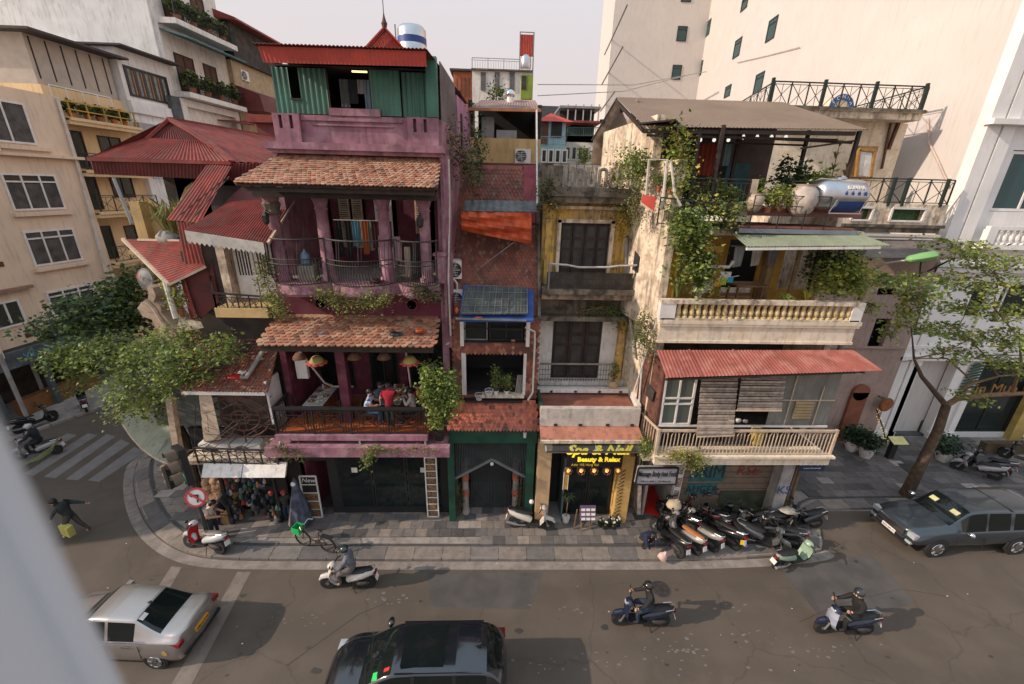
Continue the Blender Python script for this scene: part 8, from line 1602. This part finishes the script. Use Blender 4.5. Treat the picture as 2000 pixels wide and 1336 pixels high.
person('person in dark blue crouching at the kerb beside the parked scooters',dict(pelvis=(0,0,.35),chest=(.2,0,.6),neck=(.33,0,.72),head=(.45,0,.78),sL=(.24,.18,.68),sR=(.24,-.18,.68),eL=(.4,.22,.45),eR=(.4,-.22,.45),hL=(.5,.1,.25),hR=(.5,-.1,.25),pL=(0,.1,.35),pR=(0,-.1,.35),kL=(.32,.16,.5),kR=(.32,-.16,.5),fL=(.12,.14,.08),fR=(.12,-.14,.08),tL=(.26,.15,.05),tR=(.26,-.15,.05)),(.012,.02,.05),(.02,.018,.018),loc=(5.5,11.5,.1),rz=-1.2)
tz=4.465
def table(label,cx,cy,rz=0,L=.95,W=.42):
    t=thing('dining_table',label,'table',(cx,cy,tz),'dining tables on the terrace');c,s=math.cos(rz),math.sin(rz);f=lambda x,y,z:(cx+x*c-y*s,cy+x*s+y*c,tz+z)
    part('table_top',G().hexa([f(-W,-L,.72),f(W,-L,.72),f(W,L,.72),f(-W,L,.72),f(-W,-L,.75),f(W,-L,.75),f(W,L,.75),f(-W,L,.75)]),mat('pale_table',(.42,.38,.34),.4,var=.1),t)
    for x in(-W+.05,W-.05):
        for y in(-L+.05,L-.05):part('leg',G().bar(f(x,y,0),f(x,y,.72),.045),black,t)
    return f
f1=table('pale dining table covered with used plates at the left of the terrace',-6.28,13.35,0,.72,.34);f2=table('pale dining table with four people round it at the right of the terrace',-3.65,13.42,0,.68,.32)
def dish(f,x,y,k,label):
    p=V(f(x,y,.752));t=thing('plate',label,'tableware',p,'plates and bowls on the terrace tables');part('plate',G().lathe(p,[(.05,0),(.1,.02),(.105,.025),(.05,.012)],12),white if k%2 else steel,t,smooth=True);part('food',G().ball(p+V((0,0,.025)),(.06,.06,.02),7),mat('food_m%d'%(k%4),((.4,.2,.05),(.15,.25,.04),(.35,.08,.03),(.4,.33,.2))[k%4],.7,var=.4,scale=20),t)
w_=('near the left front corner','at the front edge beside the lettuce','left of the middle','in the middle','right of the middle','just behind the middle','at the far left','at the far end by the jars')
for k,(x,y)in enumerate(((-.15,-.45),(.15,-.5),(-.18,-.15),(.05,-.2),(.2,-.05),(.0,.15),(-.18,.3),(.12,.38))):dish(f1,x,y,k,'plate of food on the left terrace table, '+w_[k])
for k,(x,y)in enumerate(((.2,-.4),(.2,0),(-.18,.1),(.12,.35))):dish(f2,x,y,k+1,'plate on the right terrace table, '+('near the woman in pale pink','on its right edge','near the woman in glasses','at its far end')[k])
for f,l_ in((f1,'left'),(f2,'right')):
    p=V(f(0,.6,.75));t=thing('condiment_set','condiment jars at the far end of the %s terrace table'%l_,'condiments',p);
    for k,(dx,c_)in enumerate(((-.15,(.5,.5,.45)),(-.05,(.3,.06,.03)),(.06,(.2,.08,.03)),(.17,(.45,.25,.15)))):part('jar',G().lathe(p+V((dx,0,0)),[(.045,0),(.045,.12),(.02,.15)],8),mat('jar_%d'%k,c_,.4),t)
def chair(label,x,y,rz):
    t=thing('chair',label,'chair',(0,0,0),'terrace chairs');part('seat',G().box(-.2,.2,-.2,.2,.42,.46),wood_d,t);part('backrest',G().box(-.22,-.19,-.2,.2,.55,.9),wood_d,t)
    for a in(-.18,.18):
        for b in(-.18,.18):part('leg',G().bar((a,b,0),(a,b,.42),.035),wood_d,t)
    place(t,(x,y,tz),rz)
for l_,x,y,rz in(('dark chair left of the food covered table',-6.95,13.2,0),('dark chair right of the food covered table, near the rail',-5.6,12.9,pi),('dark chair right of the food covered table, by the pier',-5.6,13.7,pi),('dark chair under the man in blue stripes',-4.42,12.75,0),('dark chair under the smiling woman with glasses',-4.2,13.35,0),('dark chair under the woman in pale pink',-2.85,12.8,pi)):chair(l_,x,y,rz)
person('seated man in a blue and white striped shirt holding a menu',sitp(),(.02,.1,.4),(.04,.09,.18),stripes=(.6,.65,.7),sleeve='short',loc=(-4.42,12.72,tz),rz=0)
person('smiling woman with long black hair and glasses in a grey blue jacket',sitp(),(.1,.15,.18),(.03,.03,.05),longhair=True,loc=(-4.2,13.3,tz+.03),rz=-.5)
person('man in a crimson shirt standing with his back to the railing',standp(hL=(.35,.2,1.0),hR=(.35,-.2,1.0),eL=(.1,.3,1.1),eR=(.1,-.3,1.1)),(.32,.01,.025),(.02,.02,.025),(.25,.25,.25),sleeve='short',loc=(-3.6,12.42,tz),rz=pi/2)
person('seated woman in a pale pink blouse with her hands at her face',sitp(hL=(.32,.1,1.05),hR=(.32,-.1,1.05)),(.5,.42,.38),(.02,.02,.02),loc=(-2.88,12.78,tz),rz=pi)
person('seated person in a red top half hidden behind the potted tree',sitp(),(.4,.02,.04),(.02,.02,.02),loc=(-2.7,13.25,tz),rz=pi)
solo('menu',G().box(-3.98,-3.96,12.6,12.85,tz+.8,tz+1.1),whitep,'white menu held by the man in stripes','menu')
for i,(px,m_)in enumerate(((585,0),(618,1),(692,0),(750,0),(800,1))):
    c=PY(px,700 if m_ else 693,12.5 if m_ else 12.9);t=thing('hanging_lamp','%s under the lower tiled canopy, %s from the left'%('big red and yellow lotus lantern' if m_ else 'brown wicker lampshade',('first','second','third','fourth','fifth')[i]),'hanging lamp',c,'lamps over the terrace');part('lamp_shade',G().lathe(c-V((0,0,.12)),[(.05,.2),(.13,.18),(.22,.06),(.24,0),(.2,0)],14),mat('wicker_brown',(.2,.1,.06),.8,var=.4,scale=12)if not m_ else mat('lotus_yellow',(.35,.27,.08),.6,var=.3),t,smooth=True);part('cord',G().bar(c+V((0,0,.08)),c+V((0,0,.6)),.01),black,t)
    if m_:
        for k in range(9):a=k*.698;part('petal',G().ball(c+V((.24*math.cos(a),.24*math.sin(a),-.16)),(.1,.08,.045),6),mat('petal_red',(.55,.07,.06),.6),t)
    else:part('bulb',G().ball(c-V((0,0,.1)),.04,6),mat('warm_bulb',(1,.6,.3),emit=1.5),t)
t=thing('washing','colourful clothes hanging on a line over the scalloped balcony','washing',(-4.3,13.4,10.6));part('line',G().bar((-5.1,13.4,11.3),(-3.4,13.4,11.3),.015),white,t)
for i,(x,c_,h)in enumerate(((-5.0,(.012,.012,.012),1.1),(-4.75,(.015,.015,.02),1.2),(-4.5,(.1,.3,.4),.75),(-4.35,(.3,.4,.42),.7),(-4.2,(.45,.1,.02),1.0),(-4.05,(.3,.35,.3),.9),(-3.9,(.08,.02,.02),.8),(-3.75,(.45,.25,.02),.4),(-3.62,(.02,.02,.02),1.0),(-3.48,(.35,.12,.2),.8))):part('garment',G().wave([(x+.13,13.4+i%2*.1,11.28-h),(x-.04,13.4+i%2*.1,11.25-h),(x-.05,13.4+i%2*.1,11.28),(x+.14,13.4+i%2*.1,11.28)],2,.025),mat('garment_%d'%i,tuple(v*.6 for v in c_),.9),t)
t=thing('washing','black clothes and a pink towel hanging at the right end of the scalloped balcony','washing',(-2.4,12.8,10));
for i,(x,c_,a,b)in enumerate(((-3.35,(.3,.14,.2),10.9,11.8),(-3.05,(.32,.2,.22),10.2,10.9),(-2.78,(.35,.28,.22),9.7,10.6),(-2.6,(.012,.012,.014),9.6,10.7),(-2.4,(.012,.012,.014),9.6,11.0),(-2.25,(.02,.02,.022),9.65,10.8))):part('garment',G().wave([(x+.14,12.75,a),(x-.07,12.75,a-.03),(x-.05,12.75,b),(x+.12,12.75,b)],2,.035),mat('garment_b%d'%i,c_,.9),t)
t=thing('water_bottle','large blue water bottle on the scalloped balcony','water bottle',(-5.9,12.9,10.0));part('bottle',G().lathe((-5.9,12.9,9.98),[(.13,0),(.14,.05),(.14,.3),(.12,.33),(.04,.42),(.03,.48)],14),mat('blue_bottle',(.12,.2,.28),.2),t,smooth=True);part('stand',G().box(-6.1,-5.6,12.7,13.1,9.5,9.97),mat('grimy_box',(.25,.22,.18),.8,dirt=.5),t)
solo('wash_basin',G().lathe((-3.75,12.6,9.52),[(.12,0),(.24,.09),(.26,.1),(.22,.09),(.1,.02)],18),chrome,'shiny metal basin on the scalloped balcony floor','basin',smooth=True)
# ---------------------------------------------------------------- trees
def px_tree(name,label,trunk,tr,blobs,cols,leaf,per,flat=0,brs=(),nmul=1,bm=bark):
    t=thing(name,label,'tree',trunk[0]);part('trunk',G().tube(trunk,tr,9),bm,t,smooth=True)
    for b in brs:part('limb',G().tube(b[0],b[1],6),bm if len(b)<3 else b[2],t,smooth=True)
    g=G();
    for px,py,rx,ry,Y,n in blobs:
        c=PY(px,py,Y);s_=(PY(px+10,py,Y)-c).length/10;pts=[]
        for _ in range(int(n*nmul)):
            a=R.uniform(0,6.283);r=math.sqrt(R.random());pts.append(c+V((rx*s_*r*math.cos(a),R.gauss(0,rx*s_*.45),ry*s_*r*math.sin(a))))
        leaves(g,pts,leaf,per,leaf*2.0,len(cols),flat)
    part('crown',g,[lf[k]for k in cols],t);g=G()
    for px,py,rx,ry,Y,n in blobs:
        for _ in range(7):
            a=PY(px+R.uniform(-rx,rx),py+R.uniform(-ry,ry),Y);b=PY(px+R.uniform(-rx,rx),py+R.uniform(-ry,ry),Y+R.uniform(-.3,.3));g.tube([a,a.lerp(b,.5)+V((0,0,R.uniform(-.1,.1))),b],[.014,.009,.004],4)
    part('twigs',g,twig,t,kind='stuff');return t
b0_=V((-12.6,14.6,.1))
px_tree('street_tree','dense bushy tree behind the corner with blue green leaves',[b0_+V((-1.5,3,0)),b0_+V((-2,2.6,3)),b0_+V((-2.4,2.4,6.5))],[.2,.16,.08],[(240,570,42,26,17.5,110),(195,605,60,28,17,150),(115,640,45,16,16.8,70),(250,610,36,26,17.2,90),(265,540,28,16,17.5,36),(200,640,70,16,16.8,90),(130,600,30,14,16.8,26)],('blue','mid','olive','dark'),.17,9,nmul=1.1)
px_tree('street_tree','light leafed tree spreading over the corner roof and hanging above the street',[b0_,b0_+V((.1,0,2.5)),b0_+V((-.2,-.3,5.2)),b0_+V((-.4,-.3,6.4))],[.16,.13,.1,.05],[(160,690,55,22,14.2,75),(230,680,60,28,14.2,95),(120,700,30,28,14.2,40),(250,720,55,35,13.9,85),(310,690,60,30,12.6,80),(390,685,60,28,12.3,70),(440,685,25,30,12.2,24),(265,765,50,40,12.9,85),(335,735,45,30,12.4,60),(235,800,22,28,13.5,24),(160,730,30,22,14.1,24),(380,725,35,18,12.2,20),(300,800,30,22,13.5,24),(140,760,12,14,14,5),(340,650,35,16,12.4,24)],('olive','light','mid','mid','olive'),.115,9,nmul=1.25,
        brs=[([b0_+V((-.2,-.3,5.2)),PY(220,690,14.1),PY(130,700,14.2)],[.07,.04,.015]),([b0_+V((-.1,-.2,4.8)),PY(330,720,13.7),PY(440,690,13.7)],[.07,.035,.012]),([b0_+V((0,-.2,4.2)),PY(300,790,13.5),PY(240,800,13.5)],[.05,.03,.01])])
tb0=PZ(1768,968,.1);f0=PY(1848,792,14.2);tk=[tb0,tb0.lerp(f0,.45)+V((.15,0,0)),f0]
px_tree('street_tree','slanting street tree with forked orange brown limbs and feathery sprays at the right',[tb0,PY(1800,905,14.0),PY(1832,840,14.1),f0],[.24,.19,.17,.15],[(1730,545,45,14,12.6,40),(1790,560,40,25,13.0,50),(1780,595,25,25,13.2,36),(1870,480,55,10,14.5,30),(1910,500,50,18,14.3,42),(1960,520,50,22,14.2,50),(1860,545,35,10,13.8,20),(1940,560,60,20,14,50),(1880,600,40,14,13.8,30),(1960,610,45,18,14,44),(1800,640,35,14,13.4,26),(1850,645,40,12,13.6,26),(1920,660,60,14,14,48),(1980,660,30,20,14,30),(1870,690,50,10,13.8,30),(1950,700,50,12,14,30),(1740,640,14,30,13,14),(1890,770,35,8,14,14),(1975,720,30,10,14,14),(1700,600,12,12,12.8,8)],('olive','light','yellow','mid','olive'),.125,8,flat=.6,nmul=1.3,
        brs=[([f0,PY(1870,778,14.3),PY(1930,772,14.6),PY(2010,768,15)],[.13,.12,.1,.08],twig),([f0,PY(1825,765,14.1),PY(1800,735,14),PY(1785,700,13.8),PY(1780,640,13.5)],[.11,.09,.07,.04,.015]),([PY(1855,788,14.3),PY(1890,752,14.4),PY(1950,735,14.5),PY(2000,730,14.6)],[.07,.055,.04,.02],twig),([PY(1975,770,14.9),PY(1995,715,14.8),PY(1990,640,14.5)],[.07,.05,.02],twig),([PY(1785,700,13.8),PY(1840,690,13.8),PY(1900,660,14)],[.03,.025,.01],twig),([PY(1900,745,14.4),PY(1850,700,14),PY(1800,700,13.6),PY(1760,707,13.4)],[.035,.03,.02,.01],twig),([PY(1950,735,14.5),PY(1920,690,14.2),PY(1870,640,13.9),PY(1900,590,14)],[.03,.025,.018,.01],twig),([PY(1990,660,14.5),PY(1940,600,14.2),PY(1950,540,14.2),PY(1900,500,14.3)],[.03,.025,.02,.01],twig),([PY(1785,650,13.6),PY(1800,600,13.2),PY(1760,550,12.8)],[.02,.015,.01],twig),([PY(1870,560,13.9),PY(1850,500,14.4),PY(1880,480,14.5)],[.015,.012,.008],twig)])
t=thing('potted_tree','small bushy tree spilling over the right end of the terrace railing','potted tree',(-1.95,12.35,4.05));part('pot',G().lathe((-1.95,12.35,4.05),[(.14,0),(.2,.25),(.2,.38)],12),wood_d,t);part('trunk',G().tube([(-1.95,12.35,4.4),(-1.9,12.3,5.2),(-1.85,12.3,5.9)],[.05,.04,.02],6),bark,t);g=G()
for px,py,rx,ry,n,Y_ in((845,735,24,26,60,12.0),(862,760,34,38,110,12.0),(878,775,18,30,40,12.1),(860,805,20,22,44,12.0),(850,825,16,10,18,12.0),(835,765,16,24,30,12.0)):
    c=PY(px,py,Y_);s_=.0155;leaves(g,[c+V((R.uniform(-1,1)*rx*s_,R.gauss(0,.2),R.uniform(-1,1)*ry*s_))for _ in range(int(n*1.5))],.1,9,.14)
part('crown',g,[lf['light'],lf['mid'],lf['olive']],t);t.location
solo('white_lamp_globe',G().ball((1.38,12.3,1.35),.09,10),white,'white round gate lamp behind the parked white scooter','lamp',smooth=True)
# ---------------------------------------------------------------- the window the photograph was taken from: painted jamb close by on the left
kx=PY(146,1088,1).x;jm=mat('window_jamb_paint',(.58,.61,.65),.6,var=.03)
t=thing('window_frame','blurred pale grey window jamb close to the camera at the lower left','window frame',(kx*.28,.28,11.2));part('jamb',G().box(kx*.28-.9,kx*.28-.012,.18,.28,11.2,13.2),jm,t);part('rounded_edge',G().tube([(kx*.28-.012,.266,11.2),(kx*.28-.012,.266,13.2)],.013,12),jm,t,smooth=True);part('side_wall',G().box(kx*.28-1.0,kx*.28-.9,-2.2,.28,11.2,13.6),jm,t)  # side_wall is an unseen room wall, put in to keep sun off the jamb
